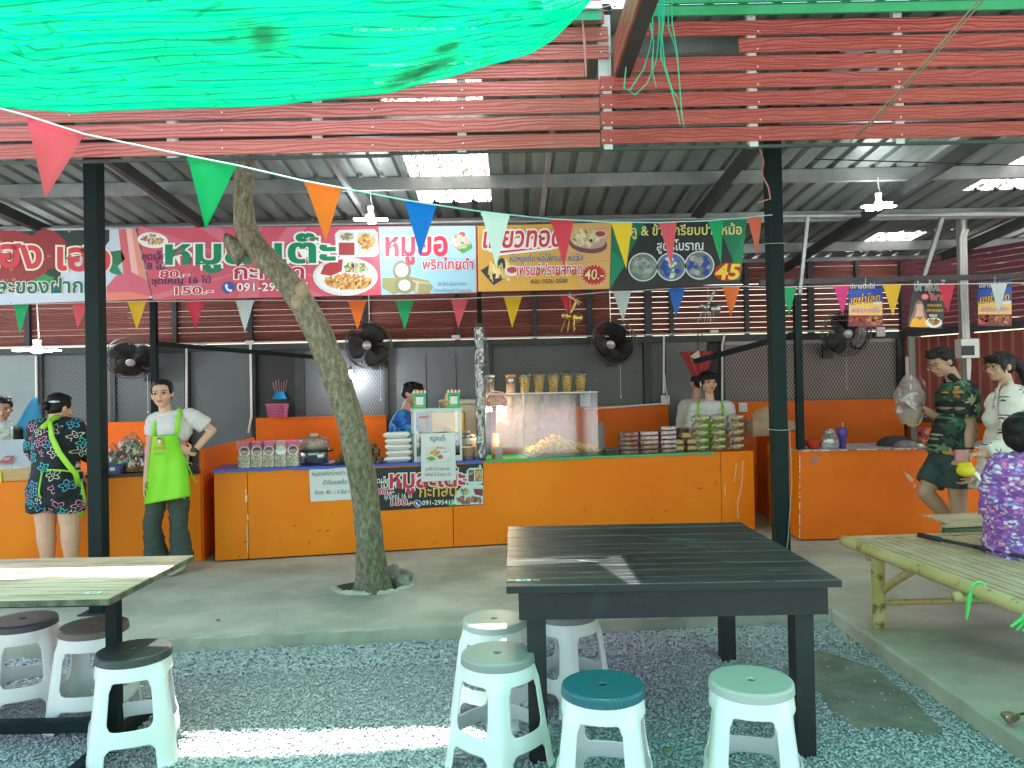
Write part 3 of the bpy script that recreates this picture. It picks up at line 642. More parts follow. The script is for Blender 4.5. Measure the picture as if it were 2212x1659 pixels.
def thinwall(name, label, p, q, z0, z1, mt, th=.03):
    p = Vector(p); q = Vector(q); t = thing(name, label, 'partition', (p.x, p.y, .1), group='orange stall partitions'); m = MB()
    d = (q - p).normalized(); nn_ = Vector((-d.y, d.x, 0)) * th / 2
    m.prism([Vector((v.x, v.y, .105)) for v in (p - nn_, q - nn_, q + nn_, p + nn_)], (0, 0, 1)); k = len(m.v)
    m.v = [(x, y, z if z < .5 else (z0 if (Vector((x, y, 0)) - p).length < (Vector((x, y, 0)) - q).length else z1)) for x, y, z in m.v]; part(m, 'board', mt, t, True)
thinwall('partition', 'orange partition behind the woman in the green apron', (LB.x + .0, LB.y + .03, 0), (X(545, 8.95), 8.95, 0), 1.08, 1.06, M['orange2'])
thinwall('partition', 'orange partition left of the rightmost counter', (at(1722, 950, 7.2).x, 7.2, 0), (at(1636, 920, 8.9).x, 8.9, 0), 1.10, 1.06, M['orange2'])
# right counter
rc = thing('dining_counter', 'orange counter with striped cloth at the right', 'counter', (at(1725, 1000, 7.12).x, 7.12, .1))
x0 = at(1726, 1000, 7.12).x; x1 = x0 + 3.2
m = MB(); m.box((x0, 7.12, .115), (x1, 7.14, .93)); part(m, 'front_board', M['orange2'], rc, True)
m = MB(); m.box((x0, 7.141, .115), (x0 + .02, 8.0, .93)); part(m, 'end_board', M['orange'], rc, True)
def striped():
    m, nt, b = nodes('striped_cloth'); b.inputs['Roughness'].default_value = .4
    v = coords(nt, (9, 60, 1), rot=(0, 0, .15)); n = N(nt, 'TexNoise', i_Scale=1.2, i_Detail=3.0); nt.links.new(v, n.inputs['Vector'])
    nt.links.new(ramp(nt, n.outputs['Fac'], [(.40, (.10, .10, .13)), (.47, (.55, .54, .56)), (.56, (.72, .70, .68)), (.62, (.30, .12, .12))]), b.inputs['Base Color']); return m
m = MB(); m.box((x0 + .001, 7.10, .931), (x1, 7.85, .94)); part(m, 'striped_cloth', striped(), rc, True)
ca = Art(frontal(7.12)); ca.oval(1760, 995, 14, 9, (.42, .16, .10), .001, -.6, 9, .2); ca.oval(1965, 1032, 12, 4, (.7, .4, .2), .001, .8, 8, .3); ca.oval(1975, 1050, 3, 7, (.66, .35, .15), .001, 0, 8, .3)
for i in range(16): ca.oval(1727.5, 985 + i * 11.5 + random.uniform(-3, 3), 1.3, random.uniform(2, 7), (.75, .62, .5), .001, 0, 7, .3)
ca.build('paint_chips', rc)
# ---------------------------------------------------------------- tree
tr = thing('leaning_tree', 'leaning tree trunk with mossy green bark growing through the market floor', 'tree', atz(803, 1268, .1))
tm, nt, b = nodes('mossy_bark'); b.inputs['Roughness'].default_value = .85
v = coords(nt, (1, 1, .45)); n1 = N(nt, 'TexNoise', i_Scale=5.0, i_Detail=7.0, i_Roughness=.7); nt.links.new(v, n1.inputs['Vector'])
n2 = N(nt, 'TexNoise', i_Scale=38.0, i_Detail=6.0, i_Roughness=.75); nt.links.new(v, n2.inputs['Vector'])
bark = ramp(nt, n2.outputs['Fac'], [(.34, (.09, .082, .055)), (.5, (.21, .19, .125)), (.68, (.42, .38, .27))])
mos = ramp(nt, n2.outputs['Fac'], [(.34, (.05, .06, .032)), (.52, (.14, .15, .075)), (.7, (.28, .28, .16))])
nt.links.new(mixc(nt, ramp(nt, n1.outputs['Fac'], [(.46, (0, 0, 0)), (.68, (.85, .85, .85))]), bark, mos), b.inputs['Base Color']); bumpit(nt, b, n2.outputs['Fac'], .9, .02)
TL = [(806, 1276, 46), (805, 1240, 36), (800, 1180, 32), (793, 1110, 31), (784, 1040, 31), (773, 980, 31), (757, 910, 31), (738, 850, 31.5), (716, 790, 31.5), (690, 725, 31), (656, 660, 30), (618, 605, 28), (580, 565, 28), (546, 528, 30), (529, 490, 26), (525, 440, 22), (527, 390, 22), (529, 340, 21.5), (531, 280, 21), (533, 200, 20), (535, 120, 20)]
def trunk_pts():
    out = []
    for i, (x, y, r) in enumerate(TL):
        Y = 5.65 - .02 * i; out.append((at(x, y, Y), r * .94 * Y / 1660))
    return out
tp = trunk_pts(); tp[0][0].z = .06
fine = []
for i in range(len(tp) - 1):
    for k in range(4): f = k / 4; fine.append((tp[i][0].lerp(tp[i + 1][0], f), tp[i][1] * (1 - f) + tp[i + 1][1] * f))
fine.append(tp[-1])
m = MB(); nring = 36; vs = []; fs = []
for i, (c, r) in enumerate(fine):
    t = (fine[min(i + 1, len(fine) - 1)][0] - fine[max(i - 1, 0)][0]).normalized(); ax = Vector((1, 0, 0)); ax = (ax - t * ax.dot(t)).normalized(); ay = t.cross(ax)
    flare = max(0, 1 - i / 10)
    for j in range(nring):
        a = 2 * PI * j / nring; d = ax * math.cos(a) + ay * math.sin(a)
        rr = r * (1 + .06 * mn.noise(Vector((math.cos(a) * 1.6, math.sin(a) * 1.6, c.z * 2.2))) + .03 * mn.noise(Vector((math.cos(a) * 5, math.sin(a) * 5, c.z * 9))) + flare ** 1.5 * .16 * math.cos(a * 5 + .8)) + .004 * mn.noise(c * 30 + d)
        vs.append(c + d * rr)
for i in range(len(fine) - 1):
    for j in range(nring): fs.append((i * nring + j, i * nring + (j + 1) % nring, (i + 1) * nring + (j + 1) % nring, (i + 1) * nring + j))
m.add(vs, fs); part(m, 'trunk', tm, tr, True, True)
m = MB(); q = at(497, 535, 5.42)
m.tube([at(530, 550, 5.4), at(505, 533, 5.38), at(491, 514, 5.36), at(487, 505, 5.36)], [.10, .065, .035, .012], n=12); part(m, 'broken_stub', tm, tr, True, True)
m = MB(); q = at(652, 628, 5.38); m.ell(q, (.05, .045, .07), None, 12, 8); m.ell(q + Vector((-.03, 0, -.07)), (.05, .04, .06), None, 12, 8); part(m, 'burl', mat('pale_burl', (.28, .22, .13), .8, 0, (.40, .32, .2), 20, .4), tr, True, True)
# planting hole and stones
stm = mat('broken_concrete', (.16, .16, .14), .85, 0, (.34, .31, .26), 8, .5, 30, dist=.01)
for k, (px, py, s, c, lb) in enumerate(((850, 1246, .085, (.30, .27, .2), 'tall pale broken stone leaning on the tree base'), (868, 1238, .06, None, 'small dark stone behind the pale one at the tree base'), (878, 1243, .07, None, 'angular grey stone farthest right of the tree base'), (868, 1256, .075, None, 'flat greenish stone lying in front at the tree base'))):
    bm = bmesh.new(); bmesh.ops.create_icosphere(bm, subdivisions=2, radius=1)
    for v_ in bm.verts: v_.co = Vector((v_.co.x * s * .8, v_.co.y * s * .8, v_.co.z * s * (1.1 if k == 0 else .7))) * (1 + .35 * mn.noise(v_.co * 1.4 + Vector((k * 7, 0, 0))))
    m = MB(); m.v = [tuple(v_.co) for v_ in bm.verts]; bm.verts.index_update(); m.f = [[v_.index for v_ in f.verts] for f in bm.faces]; m.m = [0] * len(m.f); bm.free()
    p = atz(px, py + 12, .1); m.v = [(a + p.x, b_ + p.y, c_ + .1 + s * .55) for a, b_, c_ in m.v]; single(m, 'stone', stm, lb, 'stone', (p.x, p.y, .1))
m = MB(); p0 = tr.location; m.add([Vector((p0.x + (.25 + .03 * math.sin(5 * a)) * math.cos(a), p0.y + (.18 + .03 * math.cos(3 * a)) * math.sin(a), .104)) for a in [i * PI / 12 for i in range(24)]], [tuple(range(24))]); struct(m, 'tree_pit', mat('dark_soil', (.02, .022, .015), .9, 0, (.06, .055, .04), 30))
m = MB()
for i in range(26):
    a = -3.0 + i * .125; bm = bmesh.new(); bmesh.ops.create_icosphere(bm, subdivisions=1, radius=1); bm.verts.index_update(); s_ = random.uniform(.018, .036); c_ = Vector((p0.x + .275 * math.cos(a), p0.y + .205 * math.sin(a), .104))
    m.add([c_ + Vector((v.co.x * s_ * 1.5, v.co.y * s_, v.co.z * s_ * .7)) * (1 + .4 * mn.noise(v.co * 1.3 + Vector((i, 0, 0)))) for v in bm.verts], [[v.index for v in f.verts] for f in bm.faces]); bm.free()
m.tube([Vector((p0.x + .275 * math.cos(a), p0.y + .205 * math.sin(a), .096 + .012 * mn.noise(Vector((a * 3, 0, 0))))) for a in [-2.9 + i * .11 for i in range(28)]], [.018 + .006 * math.sin(i * 1.9) for i in range(28)], n=7)
single(m, 'tree_pit_rim', M['concrete'], 'rough concrete rim around the tree pit', 'concrete rim', (p0.x, p0.y, .1))
# ---------------------------------------------------------------- tables
def wood(name, a, b, line, along='x', rough=.5, hl=.57):
    m, nt, bs = nodes(name); st = (1.2, 26, 1) if along == 'x' else (26, 1.2, 1)
    n = N(nt, 'TexNoise', i_Scale=2.2, i_Detail=8.0, i_Roughness=.68); nt.links.new(coords(nt, st), n.inputs['Vector'])
    n2 = N(nt, 'TexNoise', i_Scale=1.7, i_Detail=4.0); nt.links.new(coords(nt), n2.inputs['Vector'])
    base = ramp(nt, n2.outputs['Fac'], [(.35, a), (.65, b)]); st_ = ramp(nt, n.outputs['Fac'], [(hl, (0, 0, 0)), (hl + .15, (1, 1, 1))])
    nt.links.new(mixc(nt, st_, base, line), bs.inputs['Base Color'])
    rr = N(nt, 'MapRange', i_3=rough - .12, i_4=rough + .2); nt.links.new(n.outputs['Fac'], rr.inputs[0]); nt.links.new(rr.outputs[0], bs.inputs['Roughness'])
    bumpit(nt, bs, n.outputs['Fac'], .35, .003); return m
def seams(m, off, pitch):
    nt = m.node_tree; b = nt.nodes['Principled BSDF']; l = b.inputs['Base Color'].links[0]; src = l.from_socket; tc = N(nt, 'TexCoord'); sp = N(nt, 'SeparateXYZ'); nt.links.new(tc.outputs['Object'], sp.inputs[0])
    fr = math1(nt, 'ABSOLUTE', math1(nt, 'SUBTRACT', math1(nt, 'FRACT', math1(nt, 'MULTIPLY_ADD', sp.outputs[1], 1 / pitch, off / pitch)), .5)); n = N(nt, 'TexNoise', i_Scale=5.0, i_Detail=5.0); nt.links.new(coords(nt, (2, 12, 1)), n.inputs['Vector'])
    k = math1(nt, 'GREATER_THAN', math1(nt, 'ADD', fr, math1(nt, 'MULTIPLY', n.outputs['Fac'], .10)), .525); nt.links.new(mixc(nt, math1(nt, 'MULTIPLY', k, .4), src, (.22, .25, .25)), b.inputs['Base Color'])
M['black_wood'] = wood('black_stained_wood', (.016, .020, .022), (.034, .040, .042), (.20, .22, .22), rough=.33)
M['grey_wood'] = wood('weathered_plank', (.48, .32, .24), (.70, .50, .40), (.16, .115, .09), rough=.6, hl=.50)
seams(M['black_wood'], .7, 1.37 / 12)
bt = thing('black_table', 'black stained wooden table with plank top in the middle of the yard', 'table', (.66, 3.8, 0))
x0, x1, y0, y1 = -.04, 1.31, 3.1, 4.47
m = MB(); k = 12; dy = (y1 - y0) / k
for i in range(k): m.box((x0 + random.uniform(-.002, .002), y0 + i * dy + .0012, .718), (x1 + random.uniform(-.002, .002), y0 + (i + 1) * dy - .0012, .75 + random.uniform(-.0008, .0008)), bev=.002)
part(m, 'plank_top', M['black_wood'], bt, True)
dw = wood('black_painted_wood', (.006, .009, .0095), (.010, .015, .015), (.03, .04, .04), rough=.5)
m = MB(); m.box((x0 + .05, y0 + .04, .60), (x1 - .04, y0 + .07, .716)); m.box((x0 + .05, y1 - .07, .60), (x1 - .04, y1 - .04, .716)); m.box((x0 + .05, y0 + .071, .60), (x0 + .08, y1 - .071, .716)); m.box((x1 - .07, y0 + .071, .60), (x1 - .04, y1 - .071, .716)); part(m, 'apron', dw, bt, True); m = MB(); m.box((x0 + .001, y0 - .004, .72), (x1 - .001, y0 - .0005, .747)); part(m, 'front_edge', dw, bt, True)
for xx, yy in ((x0 + .082, y0 + .072), (x1 - .165, y0 + .072), (x0 + .082, y1 - .165), (x1 - .165, y1 - .165)): m = MB(); m.box((xx, yy, 0), (xx + .078, yy + .09, .715), bev=.003); part(m, 'leg', dw, bt, True)
def numtag(x, y, z, txt, parent, ink, sx=.028, extra=False):
    m = MB(); m.box((x, y, z), (x + sx * 2.2, y + .03, z + .0012), flatmat((.62, .75, .72)))
    V, F = textgeo(txt, .02); m.add([(x + sx * .5 + a * .035, y + .004 + b * .03, z + .0022) for a, b in V], F, flatmat(ink)); part(m, 'number_tag', None, parent, True)
numtag(.0, 3.17, .7512, '46', bt, (.05, .12, .14))
m = MB(); m.box((-.037, 3.17, .7512), (-.003, 3.2, .7526), flatmat((.5, .3, .2))); m.box((.068, 3.176, .7512), (.10, 3.179, .7526), flatmat((.5, .4, .35))); m.box((.068, 3.188, .7512), (.10, 3.191, .7526), flatmat((.5, .4, .35))); part(m, 'worn_sticker', None, bt, True)
TPL = Plane((0, 0, .7518), (0, 0, 1)); a = Art(TPL)
for pl in ([(1445, 1163), (1500, 1166), (1546, 1203)], [(1546, 1203), (1562, 1212), (1590, 1214)], [(1390, 1158), (1430, 1165)], [(1480, 1175), (1530, 1186)], [(1620, 1160), (1660, 1164)], [(1250, 1210), (1290, 1213)], [(1650, 1232), (1700, 1230)]):
    for (xa, ya), (xb, yb) in zip(pl, pl[1:]): a.poly([(xa, ya), (xb, yb), (xb + 1, yb + 1.0), (xa + 1, ya + 1.0)], (.26, .29, .29), .0003)
a.build('scratches', bt)
gt = thing('plank_table', 'weathered grey plank table on a black steel frame at the left edge', 'table', (-2.3, 3.4, 0))
x1 = -1.60; x0 = -3.4; y0, y1 = 3.03, 3.83
m = MB(); k = 5; dy = (y1 - y0) / k
for i in range(k): m.box((x0, y0 + i * dy + .001, .722), (x1 + random.uniform(-.002, .002), y0 + (i + 1) * dy - .001, .75), bev=.003)
part(m, 'plank_top', M['grey_wood'], gt, True)
m = MB(); m.box((x0, y0 - .003, .724), (x1 - .001, y0 - .0005, .747)); m.box((x1 + .0025, y0, .724), (x1 + .0045, y1, .747)); part(m, 'worn_edge', mat('mossy_edge', (.03, .045, .02), .8, 0, (.16, .15, .10), 18), gt, True)
for xx in (-1.79, -3.2):
    m = MB(); m.box((xx - .025, 3.4, .055), (xx + .025, 3.45, .70)); part(m, 'leg', M['post'], gt, True)
    m = MB(); m.beam((xx, 2.95, .03), (xx, 3.85, .03), .05, .05); part(m, 'foot_bar', M['post'], gt, True)
m = MB(); m.beam((-3.17, 3.425, .09), (-1.82, 3.425, .09), .05, .05); part(m, 'stretcher', M['post'], gt, True)
m = MB(); m.box((-3.3, 3.1, .70), (-1.7, 3.14, .721)); m.box((-3.3, 3.7, .70), (-1.7, 3.74, .721)); m.box((-1.81, 3.141, .70), (-1.77, 3.70, .721)); part(m, 'top_frame', M['post'], gt, True)
numtag(-1.74, 3.10, .7512, '43', gt, (.1, .15, .2))
# ---------------------------------------------------------------- stools
def stool_body():
    nu, nv = 144, 92; H = .43; m = MB()
    def shape(u, v, inner=0):
        th = 2 * PI * u; z = H * (1 - v); flare = .142 + .052 * v + (.006 * max(0, (v - .95) / .05))
        c = math.cos(4 * (th - PI / 4)); leg = max(0, c) ** 3
        r = flare * (1 + .05 * c * v) + .017 * leg * min(1, v * 6)
        return Vector(((r - inner) * math.cos(th), (r - inner) * math.sin(th), z))
    def keep(u, v):
        t = (u * 4) % 1  # each quarter is centred on an opening at t=.0/.5 -> opening centre at t=0 or 1
        d = min(t, 1 - t)  # distance from side centre, 0..0.5 (leg at .5)
        def rr(dc, half, lo, hi, rad):
            cx = max(0, abs(d) - (half - rad)) / rad; mid = (lo + hi) / 2; hh = (hi - lo) / 2; rv = rad * 1.05
            cyy = max(0, abs(v - mid) - (hh - rv)) / rv; return cx * cx + cyy * cyy < 1 and abs(d) < half and lo < v < hi
        if rr(d, .315 + .02 * v, .15, .60, .07): return False
        if v > .75 and rr(d, .335, .75, 1.4, .10): return False
        return True
    m.grid(lambda u, v: shape(u, v), nu, nv, None, keep)
    me = m.mesh('frame', None, True); bm = bmesh.new(); bm.from_mesh(me); bmesh.ops.remove_doubles(bm, verts=bm.verts, dist=1e-5)
    bmesh.ops.delete(bm, geom=[v for v in bm.verts if not v.link_faces], context='VERTS')
    for it in range(5):
        new = {}
        for v in bm.verts:
            if v.is_boundary and .004 < v.co.z < H - .004:
                nb = [e.other_vert(v).co for e in v.link_edges if e.is_boundary]
                if len(nb) == 2: new[v] = v.co * .4 + (nb[0] + nb[1]) * .3
        for v, c in new.items(): v.co = c
    bmesh.ops.solidify(bm, geom=bm.faces, thickness=.0045); bmesh.ops.recalc_face_normals(bm, faces=bm.faces)
    for f in bm.faces: f.smooth = True
    bm.to_mesh(me); bm.free(); return me
SB = stool_body(); M['stool'] = mat('milky_plastic', (.80, .81, .78), .32, 0, (.74, .75, .71), 3, spec=.5)
SB.materials.clear(); SB.materials.append(M['stool'])
def make_stool(label, seatm):
    t = thing('plastic_stool', label, 'stool', group='round plastic stools'); part(SB, 'frame', None, t)
    m = MB(); m.lathe([(.0005, .4495), (.0165, .4495)], None, 40); m.lathe([(.0165, .4495), (.0185, .457)], None, 40); m.lathe([(.0185, .457), (.06, .4582), (.143, .4575)], None, 64); m.lathe([(.143, .4575), (.149, .455), (.1515, .449)], None, 64); m.lathe([(.1515, .449), (.1535, .424)], None, 64); m.lathe([(.1535, .424), (.149, .421)], None, 64)
    for f_ in [f for f in m.f if len(f) > 4]: i_ = m.f.index(f_); m.f.pop(i_); m.m.pop(i_)
    part(m, 'seat', seatm, t, False, True)
    m = MB(); m.lathe([(.0005, .4495), (.0175, .4495)], None, 24); m.lathe([(.004, .43), (.0175, .448)], None, 24); part(m, 'finger_hole', M['black'], t)
    for q in range(4):
        m = MB(); a = PI / 4 + q * PI / 2; c = Vector((.207 * math.cos(a), .207 * math.sin(a), 0)); m.lathe([(.026, 0), (.027, .012), (.022, .018)], None, 14, Matrix.Translation(c) @ Matrix.Rotation(a, 4, 'Z') @ Matrix.Diagonal((.45, 1.2, 1, 1))); part(m, 'foot_rim', M['stool'], t)
    return t
sd = mat('charcoal_seat', (.035, .04, .042), .42, 0, (.05, .055, .056), 4, .05, 80); sg = mat('grey_seat', (.20, .21, .20), .4); sb_ = mat('taupe_seat', (.13, .115, .095), .45)
sl_ = mat('light_grey_seat', (.42, .43, .41), .38); sm = mat('mid_grey_seat', (.27, .28, .275), .4)
def dotted():
    m, nt, b = nodes('dotted_blue_seat'); b.inputs['Roughness'].default_value = .35; b.inputs['Base Color'].default_value = (.012, .11, .15, 1)
    vo = N(nt, 'TexVoronoi', i_Scale=130.0, i_Randomness=0.0); nt.links.new(coords(nt), vo.inputs['Vector']); nt.links.new(ramp(nt, vo.outputs['Distance'], [(.22, (.05, .20, .22)), (.34, (.012, .105, .14))]), b.inputs['Base Color'])
    bumpit(nt, b, vo.outputs['Distance'], -.5, .004); return m
S0 = make_stool('white stool with charcoal seat standing alone in front of the plank table', sd)
def sloc(px, py, z=.455): p = atz(px, py, z); return (p.x, p.y, 0)
S0.location = sloc(289, 1403); S0.rotation_euler = (0, 0, R(20))
for px, py, rz, lb, sm_ in ((50, 1337, 30, 'white stool with dark seat at the left edge under the plank table', mat('slate_seat', (.05, .055, .065), .42)), (203, 1349, 5, 'white stool with taupe seat behind the plank table leg', sb_), (1068, 1336, 62, 'white stool with pale grey seat nearest the kerb left of the black table', sl_), (1075, 1410, 47, 'white stool with mid grey seat against the front left leg of the black table', sm),
                           (1222, 1318, 45, 'white stool mostly hidden behind the black table apron', sg), (1302, 1478, 78, 'white stool with dotted blue seat in front of the black table', dotted()), (1622, 1468, 75, 'white stool with plain light seat at the front right of the black table', sl_)):
    s_ = dup(S0, sloc(px, py), R(rz), lb); recolor(s_, 'seat', sm_)
# ---------------------------------------------------------------- bamboo bench
bm_, nt, b = nodes('bamboo'); b.inputs['Roughness'].default_value = .42
n = N(nt, 'TexNoise', i_Scale=9.0, i_Detail=6.0, i_Roughness=.7); nt.links.new(coords(nt), n.inputs['Vector']); n2 = N(nt, 'TexNoise', i_Scale=3.0, i_Detail=2.0); nt.links.new(coords(nt), n2.inputs['Vector'])
c_ = ramp(nt, n2.outputs['Fac'], [(.35, (.50, .36, .13)), (.65, (.62, .47, .23))]); nt.links.new(mixc(nt, ramp(nt, n.outputs['Fac'], [(.55, (0, 0, 0)), (.64, (.85, .85, .85))]), c_, (.10, .065, .02)), b.inputs['Base Color'])
M['bamboo'] = bm_; M['bslat'] = mat('bamboo_slat', (.50, .34, .21), .55, 0, (.64, .47, .31), 7)
def pole(m, p, q, r, nodes_=4):
    p = Vector(p); q = Vector(q); pts = []; rs = []; k = nodes_ * 5
    for i in range(k + 1):
        f = i / k; pts.append(p.lerp(q, f)); rs.append(r * (1.07 if i % 5 == 2 else 1) * (1 + .03 * math.sin(i * 1.7)))
    m.tube(pts, rs, n=12)
bb = thing('bamboo_bench', 'wide bamboo platform bench with slatted top on the right', 'bench', (2.8, 4.0, .1))
zt = .56; fa = Vector((2.08, 4.78, zt)); fb = Vector((2.22, 3.0, zt - .01)); ga = Vector((3.55, 4.86, zt)); gb = Vector((3.65, 3.0, zt))
m = MB(); pole(m, fa + Vector((-.02, .05, .0)), fb, .033, 7); part(m, 'front_rail', M['bamboo'], bb, True, True)
m = MB(); pole(m, ga, gb, .031, 7); part(m, 'rear_rail', M['bamboo'], bb, True, True)
for y in (4.6, 3.7, 3.1): m = MB(); pole(m, (2.1, y, zt - .055), (3.6, y, zt - .055), .026, 5); part(m, 'cross_bar', M['bamboo'], bb, True, True)
m = MB(); ns = 34
for i in range(ns):
    f = (i + .8) / (ns + .6); p = fa.lerp(ga, f); q = fb.lerp(gb, f); j = random.uniform(-.012, .012); p = p + Vector((0, j, .012)); q = q + Vector((0, 0, .014)); m.beam(p, q, .032, .008 + .004 * (i % 3))
part(m, 'slats', M['bslat'], bb, True)
m = MB(); m.beam(fa + Vector((0, .01, .025)), ga + Vector((0, .01, .025)), .03, .012); part(m, 'end_strip', M['bslat'], bb, True)
for p, q in (((2.13, 4.53, .1), (2.13, 4.53, zt - .03)), ((3.5, 4.55, .1), (3.5, 4.55, zt - .03)), ((2.95, 3.3, .1), (2.95, 3.3, zt - .03)), ((2.19, 3.1, .1), (2.19, 3.1, zt - .03))): m = MB(); pole(m, p, q, .037, 2); part(m, 'leg', M['bamboo'], bb, True, True)
m = MB(); pole(m, (2.15, 4.52, .32), (2.17, 4.2, zt - .03), .02, 2); part(m, 'brace', M['bamboo'], bb, True, True)
m = MB(); pole(m, (2.13, 4.54, .3), (2.5, 4.56, zt - .05), .018, 2); part(m, 'brace', M['bamboo'], bb, True, True)
m = MB(); pole(m, (2.13, 4.53, .25), (3.5, 4.55, .25), .017, 3); part(m, 'stretcher', M['bamboo'], bb, True, True)
grn = mat('green_raffia', (.10, .62, .16), .5)
for k, y in enumerate((3.62, 3.28)):
    q = fa.lerp(fb, (4.78 - y) / 1.78); m = MB()
    m.tube([q + Vector((.04 * math.cos(a), .004 * math.sin(2 * a), .042 * math.sin(a))) for a in [i * PI / 6 for i in range(13)]], .006, n=5)
    for s in range(5 if k else 2):
        L = random.uniform(.03, .07) if k else random.uniform(.08, .12); m.tube([q + Vector((-.04, -.01, .0)), q + Vector((-.055 + .02 * s * (1 if k else .4), -.015, -.02)), q + Vector((-.06 + (.025 * s - .05) * (1 if k else .2), -.02, -.02 - L))], [.005, .008, .006], n=5)
    part(m, 'ribbon_tie', grn, bb, True)
b2 = thing('bamboo_stool', 'bamboo bench end with thick dark pole beyond the platform bench', 'bench', at(2080, 1150, 5.15))
b2.location.z = .1
m = MB(); p = at(2040, 1150, 5.2); m2 = p + Vector((.9, .0, .02)); pole(m, p, m2, .035, 4); part(m, 'end_pole', mat('dark_bamboo', (.06, .07, .025), .5, 0, (.12, .12, .05), 6), b2, True, True)
m = MB(); pole(m, p + Vector((.08, .01, -.01)), p + Vector((.4, -.25, -.05)), .022, 2); part(m, 'brace', M['bamboo'], b2, True, True)
m = MB(); m.beam(p + Vector((0, 0, .04)), m2 + Vector((0, 0, .045)), .05, .012); 
for i in range(9): m.beam(p + Vector((.1, .05 + i * .05, .035)), m2 + Vector((0, .05 + i * .05, .04)), .035, .01)
part(m, 'slats', M['bslat'], b2, True)
for dx, dy in ((.25, .02), (.85, .02), (.25, .45), (.85, .45)): m = MB(); q = p + Vector((dx, dy, 0)); pole(m, (q.x, q.y, .1), (q.x, q.y, q.z - .02), .03, 2); part(m, 'leg', M['bamboo'], b2, True, True)
# black pole lying on the bench
m = MB(); p = at(1985, 1163, 4.72); p.z = zt + .045; q = p + Vector((.42, -1.2, -.004)); m.tube([p, p.lerp(q, .12), p.lerp(q, .121), q], [.016, .016, .010, .011], n=8); m.tube([p.lerp(q, .3), p.lerp(q, .34)], .013, n=8)
single(m, 'folded_umbrella', M['black'], 'black folded umbrella pole lying on the bamboo bench', 'umbrella', p, smooth=True)
# ---------------------------------------------------------------- banners
WH = (.8, .82, .8); RED = (.55, .02, .045); NAVY = (.02, .03, .12); DK = (.012, .018, .02); GRN = (.0, .22, .09); YEL = (.75, .5, .04); PINK = (.62, .12, .18)
random.seed(11)
ORC = [(.55, .26, .05), (.62, .34, .09), (.42, .16, .03), (.68, .44, .16)]; GRC = [(.12, .32, .06), (.3, .45, .12), (.45, .05, .2), (.5, .55, .3)]; RDC = [(.40, .03, .02), (.25, .02, .02), (.55, .10, .04), (.12, .02, .02)]
BP = frontal(6.9)
def banner(quad, label, mt, thick=.0012, name='vinyl_banner', plane=BP, group='printed vinyl banners', cat='banner', sag=True):
    P = [plane.pt(x, y) for x, y in quad]; t = thing(name, label, cat, P[3], group=group); m = MB()
    def fn(u, v): return P[0].lerp(P[1], u).lerp(P[3].lerp(P[2], u), v) + plane.n * -.0015
    m.grid(fn, 12, 4); part(m, 'sheet', mt, t, True); return t
vin = lambda n, c: mat(n, c, .38, 0, tuple(x * 1.12 for x in c), 2)
# A
t = banner([(-60, 501), (293, 493), (328, 645), (-60, 660)], 'strawberry banner with red letters at the far left behind the post', vin('pale_blue_vinyl', (.52, .60, .70))); a = Art(BP)
a.poly([(-60, 501), (236, 496), (236, 520), (215, 548), (140, 560), (125, 612), (80, 630), (30, 618), (-60, 625)], (.02, .04, .035), .001)
a.oval(20, 560, 82, 66, (.30, .035, .04), .0014, .3, 30, .05); a.oval(100, 540, 44, 44, (.28, .03, .035), .0015, .3, 24, .05); a.blobs(30, 560, 80, 55, [(.5, .2, .12), (.2, .02, .02), (.36, .05, .05)], 60, 4, .0017)
a.poly([(60, 612), (95, 592), (118, 600), (100, 622), (72, 630)], (.03, .28, .08), .0018); a.poly([(230, 545), (262, 540), (270, 560), (240, 588), (228, 580)], (.03, .16, .07), .0016); a.poly([(232, 562), (250, 570), (268, 598), (240, 590)], (.02, .22, .1), .0018)
a.poly([(256, 495), (284, 494), (310, 640), (272, 640)], (.62, .13, .14), .0016); a.poly([(272, 494), (284, 494), (300, 604), (286, 604)], (.8, .45, .42), .0018); a.poly([(284, 494), (293, 493), (318, 610), (300, 608)], (.7, .28, .2), .0017)
a.poly([(230, 620), (250, 596), (285, 588), (318, 606), (328, 645), (230, 650)], PINK, .0021); a.poly([(230, 632), (280, 630), (322, 640), (328, 645), (230, 650)], (.75, .22, .16), .0023)
a.build('fruit_picture', t); a = Art(BP)
a.text('เฮง เฮง', -22, 236, 574, 84, (.62, .05, .07), .006, .03, (.82, .8, .6), .075, -.05); a.text('และของฝาก', -30, 178, 634, 43, (.0, .12, .12), .006, .02, (.75, .82, .6), .06, .01); a.build('lettering', t)
m = MB(); 
for x, y in ((150, 500), (292, 497), (326, 642), (20, 655)): q = BP.pt(x, y, .004); m.tube([q - Vector((0, .004, 0)), q], .011, n=10)
part(m, 'eyelet', mat('eyelet_metal', (.5, .5, .5), .35, .8), t, True)
# B + C
t = banner([(295, 492), (1029, 487), (1031, 633), (330, 648)], 'pink and pale blue banner hanging behind the leaning tree', vin('pink_vinyl', (.56, .09, .135))); a = Art(BP)
for k, (x, y) in enumerate(((298, 505), (345, 491), (430, 491), (520, 490), (620, 490), (700, 490), (812, 520), (816, 580), (816, 625), (700, 640), (560, 643), (440, 645), (345, 647), (320, 600))):
    x2, y2 = ((x + 45, y) if y < 495 else ((x, y + 22) if k in (6, 7) else (x - 50, y + (1 if y > 638 else -18)))); x2 = max(x2, 303)
    if k % 2 == 0 or k in (3, 9): a.poly([(560, 575), (x, y), (x2, min(y2, 644))], (.64, .16, .21), .0012)
a.poly([(818, 490), (1027, 488), (1029, 631), (824, 637)], (.30, .55, .66), .0016); a.poly([(818, 490), (1027, 488), (1028, 560), (822, 545)], (.42, .64, .72), .0018)
